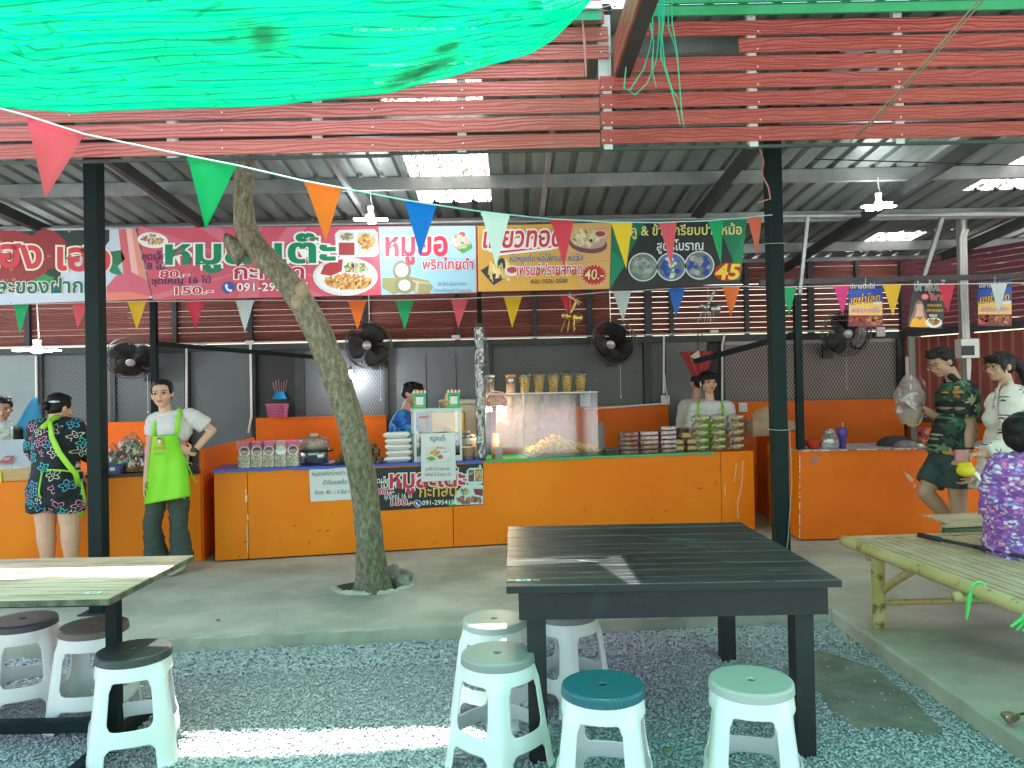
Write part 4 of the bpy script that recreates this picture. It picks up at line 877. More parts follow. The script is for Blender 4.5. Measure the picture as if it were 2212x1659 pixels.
a.oval(330, 519, 33, 17, WH, .002, .1); a.blobs(335, 521, 18, 7, ORC, 40, 3, .003); a.blobs(312, 515, 7, 5, [(.35, .12, .05)], 10, 3, .003); a.blobs(330, 508, 8, 3, GRC, 12, 2.5, .0032)
a.poly([(723, 506), (732, 497), (808, 495), (816, 503), (818, 548), (810, 555), (735, 556), (727, 548)], (.66, .7, .7), .002); a.rect(733, 502, 765, 519, (.6, .6, .55), .0024); a.rect(732, 524, 766, 551, (.33, .05, .05), .0024); a.rect(772, 501, 812, 550, (.5, .55, .5), .0024)
a.blobs(749, 511, 14, 7, GRC, 50, 3, .0028); a.blobs(792, 522, 18, 16, ORC, 90, 3.4, .0028)
for i in range(6): a.rect(776 + i * 6, 535, 777.5 + i * 6, 552, (.72, .6, .4), .0027)
a.oval(746, 597, 70, 42, (.62, .66, .66), .003); a.oval(746, 597, 63, 36, (.72, .75, .75), .0033); a.poly([(692, 592), (700, 573), (722, 562), (741, 560), (738, 586), (715, 596)], (.40, .04, .05), .0037); a.blobs(768, 578, 26, 11, GRC, 90, 4, .0037); a.blobs(752, 608, 50, 16, ORC, 170, 4.5, .0037)
for i in range(12): a.rect(708 + i * 7, 622 + abs(i - 6) * -.8, 710 + i * 7, 635 - abs(i - 6) * 1.2, (.66, .6, .5), .0036)
a.oval(868, 584, 20, 22, (.22, .23, .12), .0025); a.oval(868, 584, 14, 15, (.66, .62, .58), .003)
a.poly([(826, 600), (862, 600), (868, 630), (850, 636), (826, 622)], (.30, .30, .12), .0026); a.poly([(880, 596), (925, 606), (936, 620), (928, 634), (900, 634), (880, 618)], (.30, .29, .13), .0025); a.poly([(886, 604), (925, 610), (932, 615), (890, 609)], (.5, .45, .25), .003); a.poly([(900, 607), (906, 608), (902, 632), (896, 630)], (.5, .45, .25), .0031)
a.oval(873, 616, 22, 18, (.24, .25, .12), .0032, .2); a.oval(874, 616, 13, 12, (.68, .64, .6), .0035)
a.poly([(975, 528), (990, 520), (1018, 524), (1021, 536), (1000, 548)], (.08, .42, .08), .0024); a.blobs(995, 522, 19, 13, [(.72, .6, .5), (.78, .68, .6), (.6, .5, .42)], 60, 5, .0028); a.oval(998, 507, 7, 6, (.7, .1, .06), .0045)
a.build('food_picture', t); a = Art(BP)
a.text('หมูสะเต๊ะ', 360, 722, 570, 73, GRN, .0075, .03, WH, .075, .012); a.text('กะทิสด', 507, 656, 602, 42, (.45, .02, .05), .0075, .02, WH, .07, .01)
a.text('ชุดเล็ก', 306, 360, 562, 23, NAVY, .0065, .012); a.text('8 ไม้', 317, 356, 582, 21, NAVY, .0065, .012); a.text('80.-', 346, 408, 600, 22, RED, .0075, .02, WH, .07, .02); a.text('ชุดใหญ่ 16 ไม้', 327, 455, 614, 20, NAVY, .0065, .012, None, .05, .02); a.text('150.-', 379, 459, 636, 23, RED, .0075, .02, WH, .07, .02)
a.oval(493, 621, 14, 13, (.03, .09, .36), .006); a.poly([(486, 615), (490, 613), (493, 618), (491, 621), (496, 626), (499, 624), (502, 628), (498, 631), (490, 627), (486, 620)], WH, .007); a.text('091-2954151', 512, 664, 629, 25, WH, .0075, .015, (.5, .05, .1), .06, .01)
a.text('หมูยอ', 834, 965, 552, 70, (.66, .035, .09), .0075, .03, WH, .075, .01); a.text('พริกไทยดำ', 913, 1022, 582, 30, (.62, .03, .08), .0075, .02, WH, .07, .01)
a.text('สด ใหม่ อร่อย สะอาด', 946, 1006, 617, 12, (.12, .2, .28), .0065); a.text('ทำจากเนื้อหมูแท้ ไม่ผสมแป้ง', 937, 1018, 631, 11, (.12, .2, .28), .0065); a.build('lettering', t)
# D
t = banner([(1031, 488), (1321, 480), (1318, 624), (1033, 630)], 'mustard yellow banner with red letters and snack pictures', vin('mustard_vinyl', (.58, .33, .06))); a = Art(BP)
a.poly([(1200, 484), (1320, 481), (1317, 622), (1260, 624), (1215, 540)], (.62, .36, .13), .0012)
for y in (500, 520, 545, 570, 600): a.poly([(1235, y), (1318, y - 9), (1318, y - 8), (1235, y + 1.4)], (.5, .25, .07), .0015)
a.poly([(1040, 520), (1075, 512), (1210, 520), (1215, 530), (1190, 540), (1075, 552), (1050, 540)], WH, .0014); a.poly([(1063, 544), (1205, 530), (1205, 533), (1063, 549)], RED, .003)
a.oval(1270, 526, 42, 21, (.16, .05, .06), .002, .12); a.oval(1270, 521, 38, 16, (.4, .3, .26), .0024, .1); a.blobs(1264, 513, 30, 17, [(.62, .55, .3), (.7, .62, .38), (.5, .42, .2)], 80, 6, .0026); a.oval(1296, 506, 15, 9, (.55, .5, .48), .0055); a.oval(1297, 505, 11, 6, (.38, .04, .03), .006)
a.poly([(1038, 584), (1085, 556), (1112, 588), (1066, 616)], (.025, .03, .04), .002)
for i in range(24): x = random.uniform(1056, 1095); y = random.uniform(570, 598); a.poly([(x, y - 10), (x + 4, y - 11), (x + 6 + random.uniform(-6, 6), y + 10), (x + 2 + random.uniform(-6, 6), y + 12)], random.choice([(.72, .55, .18), (.78, .64, .3), (.6, .42, .12)]), .0026 + i * .0001)
a.oval(1106, 585, 16, 12, (.7, .66, .62), .006); a.oval(1106, 583, 11, 7, (.42, .05, .05), .0065); a.star(1283, 594, 28, 22, 20, (.5, .02, .03), .002, .82); a.build('snack_picture', t); a = Art(BP)
a.text('เกี๊ยวทอด', 1044, 1216, 535, 62, (.55, .03, .05), .0075, .02, WH, .08, .02, .15); a.text('ห่อหมูเด้ง ห่อไส้กรอก ห่อชีส', 1101, 1260, 566, 21, NAVY, .0065, .008, (.7, .62, .4), .05, .015, .15); a.text('เฟรนช์ฟรายส์ทอด', 1117, 1257, 595, 32, (.55, .02, .07), .0075, .015, WH, .07, .02, .1); a.text('หอม กรอบ อร่อย', 1146, 1226, 613, 16, DK, .0065, .005, None, .05, .03, .2); a.text('40.-', 1263, 1304, 604, 32, (.78, .66, .3), .0085, .01, DK, .04, .02, .1); a.build('lettering', t)
# E
t = banner([(1322, 482), (1614, 474), (1597, 612), (1316, 627)], 'black and green dessert banner with three round pictures', vin('black_vinyl', (.012, .018, .018))); a = Art(BP)
for p_ in ([(1322, 482), (1345, 481), (1395, 481), (1318, 625), (1316, 627)], [(1548, 477), (1614, 474), (1598, 604), (1592, 606), (1582, 560)]): a.poly(p_, (.0, .15, .065), .0012)
a.poly([(1322, 540), (1352, 570), (1318, 622)], (.0, .22, .1), .0016); a.poly([(1582, 560), (1610, 500), (1600, 600)], (.0, .2, .09), .0016)
for cx, cy, cols in ((1389, 577, [(.25, .22, .3), (.38, .36, .42), (.2, .3, .2)]), (1450, 576, [(.03, .08, .42), (.06, .14, .55), (.02, .05, .3)]), (1511, 573, [(.3, .28, .3), (.02, .05, .3), (.4, .38, .38)])):
    a.oval(cx, cy, 32, 31, (.62, .68, .68), .002); a.oval(cx, cy, 29.5, 28.5, (.12, .18, .16), .0024)
    for i in range(26): q = random.random() ** .5 * 22; an = random.uniform(0, 6.28); a.oval(cx + q * math.cos(an), cy + q * math.sin(an), 6.5, 6, random.choice(cols) if not (cx == 1450 and abs(q * math.cos(an)) < 7) else (.6, .62, .6), .0028 + i * .00008, 0, 12, .05)
    a.blobs(cx, cy, 10, 20, [(.08, .3, .1)], 6, 3, .0052)
a.oval(1572, 587, 29, 20, (.42, .02, .02), .003, -.1); a.build('dessert_picture', t); a = Art(BP)
a.text('สาคู & ข้าวเกรียบปากหม้อ', 1336, 1602, 509, 29, (.62, .62, .2), .0065, .018, None, .05, .012); a.text('สูตรโบราณ', 1419, 1519, 541, 28, (.66, .7, .68), .0065, .018, None, .05, .012); a.text('45', 1546, 1598, 603, 46, (.75, .55, .04), .0085, .03, (.3, .02, .02), .06, .01, .15); a.build('lettering', t)
pr = thing('banner_pipe', 'pale pipe along the top of the printed banners', 'pipe', at(-100, 497, 6.93)); m = MB(); m.tube([(0, 0, 0), at(1640, 470, 6.93) - at(-100, 497, 6.93)], .013, n=8); part(m, 'pipe', M['purlin'], pr)
# ---------------------------------------------------------------- counter banner and papers
CP = Plane(FA - FN * .006, -FN); t = banner([(798, 1012), (1044, 1001), (1045, 1090), (798, 1105)], 'black satay banner hung on the counter front right of the tree', vin('black_vinyl_gloss', (.014, .017, .018)), plane=CP); a = Art(CP)
for x0, y0, x1, y1 in ((1008, 1011, 1043, 1046),): a.poly([(x0, y0 + 6), (x0 + 6, y0), (x1 - 3, y0 - 1), (x1, y0 + 4), (x1, y1 - 3), (x1 - 4, y1), (x0 + 5, y1 + 1), (x0, y1 - 4)], (.55, .68, .66), .002); a.rect(1012, 1015, 1024, 1040, (.05, .07, .06), .0026); a.rect(1027, 1013, 1041, 1040, (.2, .22, .18), .0026); a.blobs(1034, 1026, 6, 11, ORC, 40, 3, .003); a.blobs(1018, 1022, 4, 5, GRC, 16, 2.5, .003); a.blobs(1018, 1034, 5, 4, RDC, 16, 2.5, .003)
a.poly([(980, 1088), (983, 1066), (998, 1050), (1020, 1045), (1044, 1048), (1044, 1089), (985, 1091)], (.55, .68, .66), .002); a.blobs(1003, 1062, 10, 6, GRC, 40, 3, .003); a.poly([(1022, 1056), (1043, 1056), (1043, 1072), (1026, 1068)], (.22, .03, .04), .003); a.blobs(1014, 1080, 26, 7, [(.3, .13, .1), (.42, .2, .14), (.22, .08, .06)], 70, 4, .003); a.blobs(974, 1089, 6, 3, [(.05, .3, .08)], 10, 4, .003); a.oval(1037, 1007, 3, 3, (.5, .55, .55), .003); a.build('food_picture', t); a = Art(CP)
a.text('หมูสะเต๊ะ', 843, 1004, 1054, 52, (.55, .02, .06), .006, .03, (.72, .78, .76), .075, .03); a.text('กะทิสด', 906, 986, 1074, 36, (.72, .45, .06), .006, .01, None, .05, .04); a.text('ชุดเล็ก', 806, 842, 1044, 17, WH, .005, .01, None, .05, .03); a.text('8 ไม้', 806, 838, 1054, 15, WH, .005, .01, None, .05, .03); a.text('80.-', 812, 850, 1068, 18, (.55, .02, .06), .006, .02, WH, .07, .03); a.text('ชุดใหญ่ 16 ไม้', 830, 890, 1078, 14, WH, .005, .008, None, .05, .05); a.text('150.-', 845, 894, 1092, 19, (.55, .02, .06), .006, .02, WH, .07, .04); a.oval(902, 1088, 8, 8, WH, .004); a.oval(902, 1088, 7, 7, (.02, .07, .3), .005); a.poly([(898, 1085), (900, 1084), (902, 1087), (904, 1091), (906, 1090), (907, 1092), (904, 1093), (899, 1089)], WH, .006); a.text('091-2954151', 912, 986, 1091, 14, WH, .005, .01, None, .05, .03); a.build('lettering', t)
paper = mat('white_paper', (.66, .70, .68), .7); INK = (.07, .09, .10)
t = banner([(667, 1011), (757, 1007), (760, 1079), (671, 1084)], 'white printed paper notice taped left of the tree on the counter', paper, name='paper_notice', plane=CP, group=None, cat='notice'); a = Art(CP)
a.text('หมูยอพริกไทยดำ (อุ่น)', 674, 768, 1028, 13, INK, .0015, 0, None, 0, .03); a.text('น้ำจิ้มรสเด็ด', 698, 750, 1047, 13, INK, .0015, .002, None, 0, .03); a.text('อันละ 40.- / 3 อัน 100', 680, 766, 1068, 12, INK, .0015, 0, None, 0, .03); a.build('lettering', t)
MP = Plane(FA - FN * .03, -FN); t = banner([(909, 937), (983, 934), (985, 1037), (910, 1041)], 'white paper satay menu hanging over the counter edge on the glass cabinet', paper, name='paper_menu', plane=MP, group=None, cat='menu'); a = Art(MP)
a.text('หมูสะเต๊ะ', 929, 963, 952, 15, INK, .0015, .002, None, 0, .01); a.poly([(919, 967), (973, 964), (973, 998), (919, 1000)], (.62, .62, .58), .001); a.oval(950, 984, 23, 13, (.7, .74, .72), .0014, -.1); a.blobs(940, 978, 12, 7, ORC, 40, 3, .0018); a.poly([(920, 990), (932, 985), (944, 992), (930, 996)], (.12, .36, .08), .0018); a.oval(951, 987, 8, 6, (.7, .66, .6), .004); a.oval(951, 987, 6, 4.4, (.38, .12, .09), .0045); a.oval(961, 976, 6, 3, (.5, .56, .5), .003); a.blobs(950, 967, 14, 1.5, [(.5, .2, .2)], 10, 2, .002)
a.text('ชุดเล็ก 8 ไม้ ชุดละ 80.-', 919, 974, 1016, 9, INK, .0015, 0, None, 0, .01); a.text('ชุดใหญ่ 16 ไม้ ชุดละ 150.-', 918, 976, 1028, 9, INK, .0015, 0, None, 0, .01); a.build('print', t)
# ---------------------------------------------------------------- hanging posters on the right
QP = frontal(7.2)
def chick_poster(dx, dy, label):
    q = [(1833 + dx, 611 + dy), (1907 + dx, 606 + dy), (1907 + dx, 707 + dy), (1832 + dx, 705 + dy)]
    t = banner(q, label, vin('poster_board', (.02, .03, .10)), name='hanging_poster', plane=QP, group='posters hanging on the right', cat='poster'); a = Art(QP)
    def p(x, y): return (x + dx, y + dy)
    a.poly([p(1834, 627), p(1906, 622), p(1906, 656), p(1834, 660)], (.02, .07, .42), .001); a.poly([p(1834, 655), p(1870, 652), p(1906, 656), p(1906, 682), p(1834, 682)], (.75, .48, .10), .0014); a.oval(1896 + dx, 654 + dy, 10, 4, (.6, .7, .75), .0022); a.poly([p(1833, 681), p(1907, 681), p(1906, 706), p(1833, 704)], (.16, .02, .02), .0018)
    a.blobs(1851 + dx, 693 + dy, 15, 9, RDC, 70, 4, .0022); a.blobs(1887 + dx, 694 + dy, 17, 9, [(.3, .05, .02), (.5, .22, .08), (.08, .02, .02), (.4, .1, .05)], 80, 3.4, .0022); a.build('food_picture', t); a = Art(QP)
    a.text('ปลายปีกไก่', 1837 + dx, 1889 + dx, 623 + dy, 13, (.75, .72, .5), .005, .015); a.text('เขย่าโลก', 1838 + dx, 1901 + dx, 657 + dy, 24, (.75, .42, .05), .006, .015, DK, .06, .1, .15); a.text('สไปซี่ ชีส ปาปริก้า', 1839 + dx, 1901 + dx, 675 + dy, 13, (.45, .03, .3), .006, .015, WH, .06, .01); a.build('lettering', t)
    m = MB(); m.tube([QP.pt(1870 + dx, 612 + dy), QP.pt(1870 + dx, 600 + dy)], .002, n=5); part(m, 'hook', M['white_pvc'], t, True)
chick_poster(0, 0, 'blue and yellow spicy chicken poster behind the rightmost fan'); chick_poster(279, -2, 'blue and yellow spicy chicken poster right of the white conduit')
t = banner([(1974, 605), (2049, 607), (2035, 710), (1960, 706)], 'black poster with a long haired figure and a plate of food', vin('poster_black', (.015, .02, .022)), name='hanging_poster', plane=QP, group='posters hanging on the right', cat='poster'); a = Art(QP)
a.poly([(1963, 703), (1966, 688), (1974, 670), (1977, 655), (1984, 648), (1992, 650), (1996, 664), (2002, 684), (2008, 704)], (.24, .12, .10), .001); a.oval(1987, 663, 7.5, 10, (.55, .36, .28), .0016); a.poly([(1980, 668), (1993, 668), (1996, 684), (1976, 684)], (.58, .38, .3), .0014); a.poly([(1965, 706), (1970, 690), (1978, 684), (1987, 692), (1995, 684), (2002, 694), (2004, 707)], (.75, .38, .02), .0018); a.poly([(1979, 658), (1983, 650), (1992, 651), (1995, 660), (1990, 655)], (.22, .11, .09), .002)
a.oval(2017, 697, 18, 11, (.72, .72, .7), .0022); a.blobs(2017, 695, 12, 6, [(.55, .2, .05), (.62, .3, .1), (.3, .08, .03), (.15, .2, .05)], 50, 3, .0026); a.oval(1998, 641, 9, 7, (.5, .06, .06), .002); a.oval(1998, 641, 7, 5, (.65, .3, .28), .0024); a.build('figure_picture', t); a = Art(QP)
a.text('ปลาจุ่มแก็', 1976, 2040, 627, 25, DK, .006, .0, (.66, .68, .66), .05, .0); a.text('อีสาน', 2010, 2042, 648, 18, (.5, .05, .05), .006, .02, (.7, .6, .6), .05); a.text('ทอดสด', 2004, 2034, 662, 9, YEL, .005, .01); a.text('ปลากรอบ', 2002, 2036, 673, 9, YEL, .005, .01); a.text('หอม', 2008, 2024, 684, 9, WH, .005, .02); a.build('lettering', t)
# ---------------------------------------------------------------- bunting
FC = {'pink': (.66, .085, .115), 'green': (.0, .36, .11), 'orange': (.85, .17, .01), 'blue': (.0, .15, .62), 'white': (.60, .72, .69), 'red': (.60, .025, .06), 'yellow': (.76, .48, .01), 'magenta': (.70, .04, .24), 'coral': (.62, .13, .06)}
FM = {k: thin('pennant_' + k, v, .35, .38) for k, v in FC.items()}
def pennant(par, A, B, T, col, twist):
    A, B, T = Vector(A), Vector(B), Vector(T); nrm = (B - A).cross(T - A).normalized(); m = MB(); nu, nv = 8, 12
    W = (B - A).length
    def fn(u, v):
        L = A.lerp(T, v); Rr = B.lerp(T, v); return L.lerp(Rr, u) + nrm * (W * (.06 * math.sin(PI * u) * math.sin(2.2 * v + twist) + .05 * math.sin(5 * u + 4 * v + twist) * v * (1 - v)))
    m.grid(fn, nu, nv); m.grid(lambda u, v: A.lerp(B, u) + nrm * .004 + (T - A.lerp(B, .5)) * (.075 * v) - (T - A) * .004, 4, 1)
    return part(m, 'pennant', FM[col], par, True, True, 'triangular %s pennant' % col)
f1 = [((55, 249), (183, 290), (98, 427), 'pink', 3.70), ((404, 336), (511, 357), (444, 496), 'green', 3.72), ((657, 391), (738, 406), (704, 521), 'orange', 3.76), ((874, 432), (943, 443), (908, 556), 'blue', 3.85), ((1039, 457), (1101, 464), (1072, 576), 'white', 4.05), ((1189, 473), (1240, 475), (1218, 577), 'red', 4.4), ((1320, 480), (1366, 480), (1353, 581), 'yellow', 4.55), ((1423, 481), (1462, 479), (1450, 577), 'pink', 4.7), ((1530, 477), (1562, 474), (1557, 570), 'green', 4.87), ((1615, 470), (1646, 466), (1636, 553), 'coral', 5.05)]
b1 = thing('pennant_string', 'string of large coloured pennants sweeping from the upper left to the right post', 'bunting', at(55, 249, 3.70))
pts = [at(-260, 168, 3.66), at(-90, 210, 3.68)]
for (a0, a1, tp_, c, Y) in f1:
    A, B = at(*a0, Y - .012), at(*a1, Y + .012); pts += [A, B]; pennant(b1, A, B, at(*tp_, Y), c, a0[0] * .7)
pts.append(at(1668, 464, 5.15)); m = MB(); m.tube(pts, .0038, n=6); part(m, 'string', mat('teal_string', (.30, .62, .60), .6), b1, True)
f2 = [(46, 657, 16, 723, 'green'), (172, 654, 17, 713, 'pink'), (296, 651, 20, 713, 'yellow'), (421, 650, 20, 713, 'red'), (529, 649, 20, 718, 'white'), (772, 649, 20, 714, 'orange'), (874, 648, 20, 713, 'green'), (993, 645, 19, 710, 'pink'), (1108, 640, 20, 708, 'yellow'), (1228, 637, 17, 694, 'red'), (1344, 629, 20, 695, 'white'), (1462, 623, 19, 685, 'blue'), (1580, 619, 19, 685, 'orange'), (1704, 620, 17, 682, 'green'), (1818, 617, 17, 683, 'magenta'), (1927, 615, 20, 684, 'yellow'), (2045, 614, 18, 679, 'red'), (2158, 612, 18, 679, 'white')]
b2_ = thing('pennant_string', 'string of small coloured pennants hanging below the banners', 'bunting', at(-40, 659, 7.05)); pts = [at(-60, 660, 7.05)]
for (x, y, hw, ty, c) in f2:
    Y = 7.05; A, B = at(x - hw, y + .5, Y - .01), at(x + hw, y - .5, Y + .01); pts += [A, B]; pennant(b2_, A, B, at(x + random.uniform(-4, 4), ty, Y), c, x)
pts.append(at(2300, 610, 7.05)); m = MB(); m.tube(pts, .004, n=5); part(m, 'string', mat('pale_string', (.6, .62, .58), .6), b2_, True)
# loose strands, ribbon, cable, dangling wire
t = thing('frayed_net_strands', 'bunch of frayed green net strands hanging over the right planks', 'strands', at(1425, 0, 3.7)); sm_ = mat('green_strand', (.02, .45, .25), .5)
for k, pts in enumerate(([(1400, -60), (1402, 40), (1412, 90), (1408, 150), (1418, 190)], [(1428, -60), (1425, 60), (1430, 130), (1452, 200), (1462, 235), (1470, 272)], [(1440, -60), (1444, 60), (1458, 100), (1466, 150)], [(1418, -60), (1424, 60), (1418, 130), (1398, 180), (1372, 205), (1354, 192)], [(1432, -60), (1430, 80), (1436, 140), (1450, 190), (1466, 215)], [(1450, -60), (1452, 50), (1462, 110), (1468, 180), (1472, 240), (1478, 276)], [(1408, -60), (1410, 70), (1402, 110), (1390, 150), (1360, 195), (1348, 192), (1352, 150), (1356, 60)], [(1380, -60), (1352, 60), (1362, 100), (1368, 132)], [(1436, -60), (1434, 50), (1428, 90), (1426, 130)])):
    m = MB(); m.tube([at(x, y, 3.74 + .015 * (k % 4)) for x, y in pts], [.0035] * (len(pts) - 1) + [.0015], n=5); part(m, 'strand', sm_, t, True)
m = MB(); p = [at(x, y, 3.78) for x, y in ((1258, 42), (1262, 90), (1266, 165))]
m.add([p[0] + Vector((-.003, 0, 0)), p[0] + Vector((.003, 0, 0)), p[1] + Vector((.007, 0, 0)), p[2] + Vector((.003, 0, 0)), p[2] - Vector((.003, 0, 0)), p[1] - Vector((.006, 0, 0))], [(0, 1, 2, 3, 4, 5)]); single(m, 'ribbon', mat('pink_ribbon', (.62, .2, .22), .5), 'thin pink ribbon hanging from the net corner', 'ribbon', p[0], solid=.002)
m = MB(); m.tube([at(1268, 20, 3.74), at(1290, 20, 3.78), at(1318, 12, 3.84), at(1330, 14, 3.88)], .003, n=5); m.tube([at(1330, 14, 3.88), at(1318, 24, 3.84), at(1295, 22, 3.8), at(1268, 20, 3.74)], .002, n=5); single(m, 'tie_wire', M['steel'], 'thin wire tying the net corner to the clad beam', 'wire', at(1268, 20, 3.74))
m = MB(); m.tube([at(2160, -40, 2.9), at(2010, 130, 3.25), at(1900, 250, 3.6), at(1835, 308, 3.86)], .004, n=6); m.tube([at(2150, -40, 2.9), at(2000, 131, 3.25), at(1890, 251, 3.6), at(1835, 308, 3.86)], .004, n=6); single(m, 'guy_wire', mat('old_wire', (.22, .2, .13), .6), 'twisted guy wire slanting across the right planks', 'wire', at(1835, 308, 3.86))
m = MB(); m.tube([at(x, y, 5.08) for x, y in ((1640, 318), (1650, 350), (1645, 375), (1660, 405), (1664, 430), (1655, 432), (1636, 438))], .005, n=6); single(m, 'dangling_wire', mat('orange_wire', (.45, .18, .12), .5), 'orange wire dangling beside the right post', 'wire', at(1640, 318, 5.08))
m = MB(); m.tube([at(x, 342 + (x - 1700) * .03, 5.0) for x in (1760, 1900, 2050, 2300)], .004, n=5); single(m, 'power_cable', M['black'], 'thin black cable strung below the right planks', 'cable', at(1760, 344, 5.0))
# ---------------------------------------------------------------- lamps
led = mat('led_glow', (.95, .97, 1.0), emit=9); M['led'] = led
def led_lamp(px, py, Y, label, cord=0, power=2.5, wide=1.1):
    p = at(px, py, Y); t = thing('led_leaf_lamp', label, 'lamp', p, group='leaf shaped LED lamps')
    m = MB()
    for k in range(4):
        a = k * PI / 2 + .12; T = Matrix.Rotation(a, 4, 'Z') @ Matrix.Rotation(R(0), 4, 'Y'); m.box((.03, -.03, -.006), (.125, .03, .006), None, T, .005)
        part(m, 'led_leaf', led, t); m = MB()
    m = MB(); m.ell((0, 0, -.008), (.032, .032, .022)); part(m, 'centre_led', led, t, False, True)
    m = MB(); m.lathe([(.024, .0), (.03, .02), (.024, .05), (.02, .055), (.02, .09), (.025, .10), (.02, .115)], None, 16); part(m, 'socket', M['white'], t, False, True)
    m = MB(); m.tube([(0, 0, .11), (.012, 0, .13), (.004, 0, .15 + cord), (0, 0, ROOF(Y) - .1 - p.z)], .004, n=6); part(m, 'cord', M['white_pvc'], t)
    l = bpy.data.lights.new('lamp_light', 'POINT'); l.energy = power; l.shadow_soft_size = .12; l.color = (.93, .97, 1); o = bpy.data.objects.new('lamp_light', l); C.objects.link(o); o.parent = t; o.location = (0, 0, -.06); t.scale = (wide, wide, 1); return t
led_lamp(801, 474, 6.3, 'lit white LED leaf lamp above the banners left of the skylight')
led_lamp(1898, 446, 6.2, 'lit white LED leaf lamp under the roof right of the right post')
led_lamp(80, 757, 7.9, 'lit white LED leaf lamp hanging low on a long cord at the far left', .3, 4, 1.75)
def bulb(px, py, Y, label, col, power, r=.032, up=.3):
    p = at(px, py, Y); t = thing('light_bulb', label, 'bulb', p, group='lit round bulbs'); m = MB(); m.lathe([(.001, -r), (r * .7, -r * .72), (r, 0), (r * .75, r * .8), (.016, r * 1.5), (.014, r * 1.9)], None, 18); part(m, 'glass', mat('glow_' + label[:6].strip(), col, emit=25), t, False, True)
    m = MB(); m.lathe([(.015, r * 1.9), (.018, r * 2), (.018, r * 3), (.01, r * 3.4)], None, 14); part(m, 'holder', M['black'], t, False, True); m = MB(); m.tube([(0, 0, r * 3.3), (.01, 0, up)], .003, n=5); part(m, 'cord', M['black'], t)
    l = bpy.data.lights.new('bulb_light', 'POINT'); l.energy = power; l.shadow_soft_size = .03; l.color = col; o = bpy.data.objects.new('bulb_light', l); C.objects.link(o); o.parent = t; o.location = (0, -.05, -.02)
bulb(757, 812, 9.0, 'white bulb lit in front of the wire mesh right of the tree', (.95, .97, 1), 5)
CASE_D = .35
q = cpt(1081, .25, 1.0); bulb(1081, 884, q.y, 'warm bulb lit inside the clear display case', (1, .78, .5), 3.2, .034, .16)
# ---------------------------------------------------------------- fans
fb_ = mat('fan_blade', (.035, .033, .030), .35); fbl = clear('fan_blade_clear', (.45, .42, .38), .2, .15)
def fan(px, py, Y, yaw, tilt, label, bl, rad=.262):
    p = at(px, py, Y); t = thing('wall_fan', label, 'fan', p, group='black wall fans'); T = Matrix.Rotation(R(yaw), 4, 'Z') @ Matrix.Rotation(R(tilt), 4, 'X')
    def TT(m): m.v = [tuple(T @ Vector(v)) for v in m.v]; return m
    m = MB()   # axis along -Y
    for z0, r0 in ((-.06, rad), (.0, rad + .004), (.05, rad * .96)): m.tube([(r0 * math.cos(a), z0, r0 * math.sin(a)) for a in [i * PI / 20 for i in range(41)]], .0045, n=5)
    part(TT(m), 'cage_ring', mat('fan_ring', (.16, .16, .15), .4, .5), t)
    m = MB()
    for i in range(80):
        a = i * PI / 40; m.tube([(.05 * math.cos(a), -.10, .05 * math.sin(a)), (rad * .6 * math.cos(a + .12), -.10, rad * .6 * math.sin(a + .12)), (rad * math.cos(a + .2), -.06, rad * math.sin(a + .2))], .0028, n=3, caps=False)
        if i % 2 == 0: m.tube([(.07 * math.cos(a), .07, .07 * math.sin(a)), (rad * .96 * math.cos(a), .05, rad * .96 * math.sin(a))], .0028, n=3, caps=False)
    for r_ in (.10, .15, .2, .24): m.tube([(r_ * math.cos(a), -.095, r_ * math.sin(a)) for a in [i * PI / 20 for i in range(41)]], .002, n=3)
    part(TT(m), 'cage_wires', M['black'], t)
    for k in range(3):
        m = MB(); a0 = k * 2 * PI / 3 + px
        def fn(u, v, a0=a0): r = .045 + .195 * u; a = a0 + (v - .5) * (1.25 + .6 * math.sin(PI * u)) ; return Vector((r * math.cos(a), -.03 + .03 * (v - .5), r * math.sin(a)))
        m.grid(fn, 8, 8); part(TT(m), 'blade', bl, t, False, True, solid=.003)
    m = MB(); m.lathe([(.001, -.112), (.045, -.110), (.052, -.102), (.05, -.09)], None, 24, Matrix.Rotation(R(90), 4, 'X') @ Matrix.Diagonal((1, 1, -1, 1)) if False else Matrix.Rotation(R(-90), 4, 'X')); part(TT(m), 'hub_badge', mat('silver_badge', (.45, .47, .48), .3, .4), t, False, True)
    m = MB(); m.lathe([(.03, -.03), (.065, .06), (.075, .10), (.06, .18), (.03, .2)], None, 20, Matrix.Rotation(R(-90), 4, 'X')); part(TT(m), 'motor', M['black'], t, False, True)
    m = MB(); m.tube([T @ Vector((0, .14, -.04)), Vector((.02, .22, -.14)), Vector((.02, max(.25, YB - p.y - .03), -.16))], .022, n=8); m.box((-.04, YB - p.y - .07, -.27), (.08, YB - p.y - .035, -.10)); part(m, 'wall_bracket', M['black'], t)
    m = MB(); m.tube([(.09, .2, -.2), (.09, .2, -.62)], .0025, n=5); m.ell((.09, .2, -.63), (.009, .009, .014)); part(m, 'pull_cord', M['white_pvc'], t)
fan(283, 772, 8.75, 22, 38, 'black wall fan tilted down behind the left post', fb_)
fan(797, 745, 8.75, -2, 6, 'black wall fan facing straight out right of the tree', fb_)
fan(1327, 738, 8.75, -32, 22, 'black wall fan turned left above the row of cups', fb_)
fan(1826, 718, 8.6, -5, 14, 'smoky bladed wall fan partly behind a chicken poster', fbl)
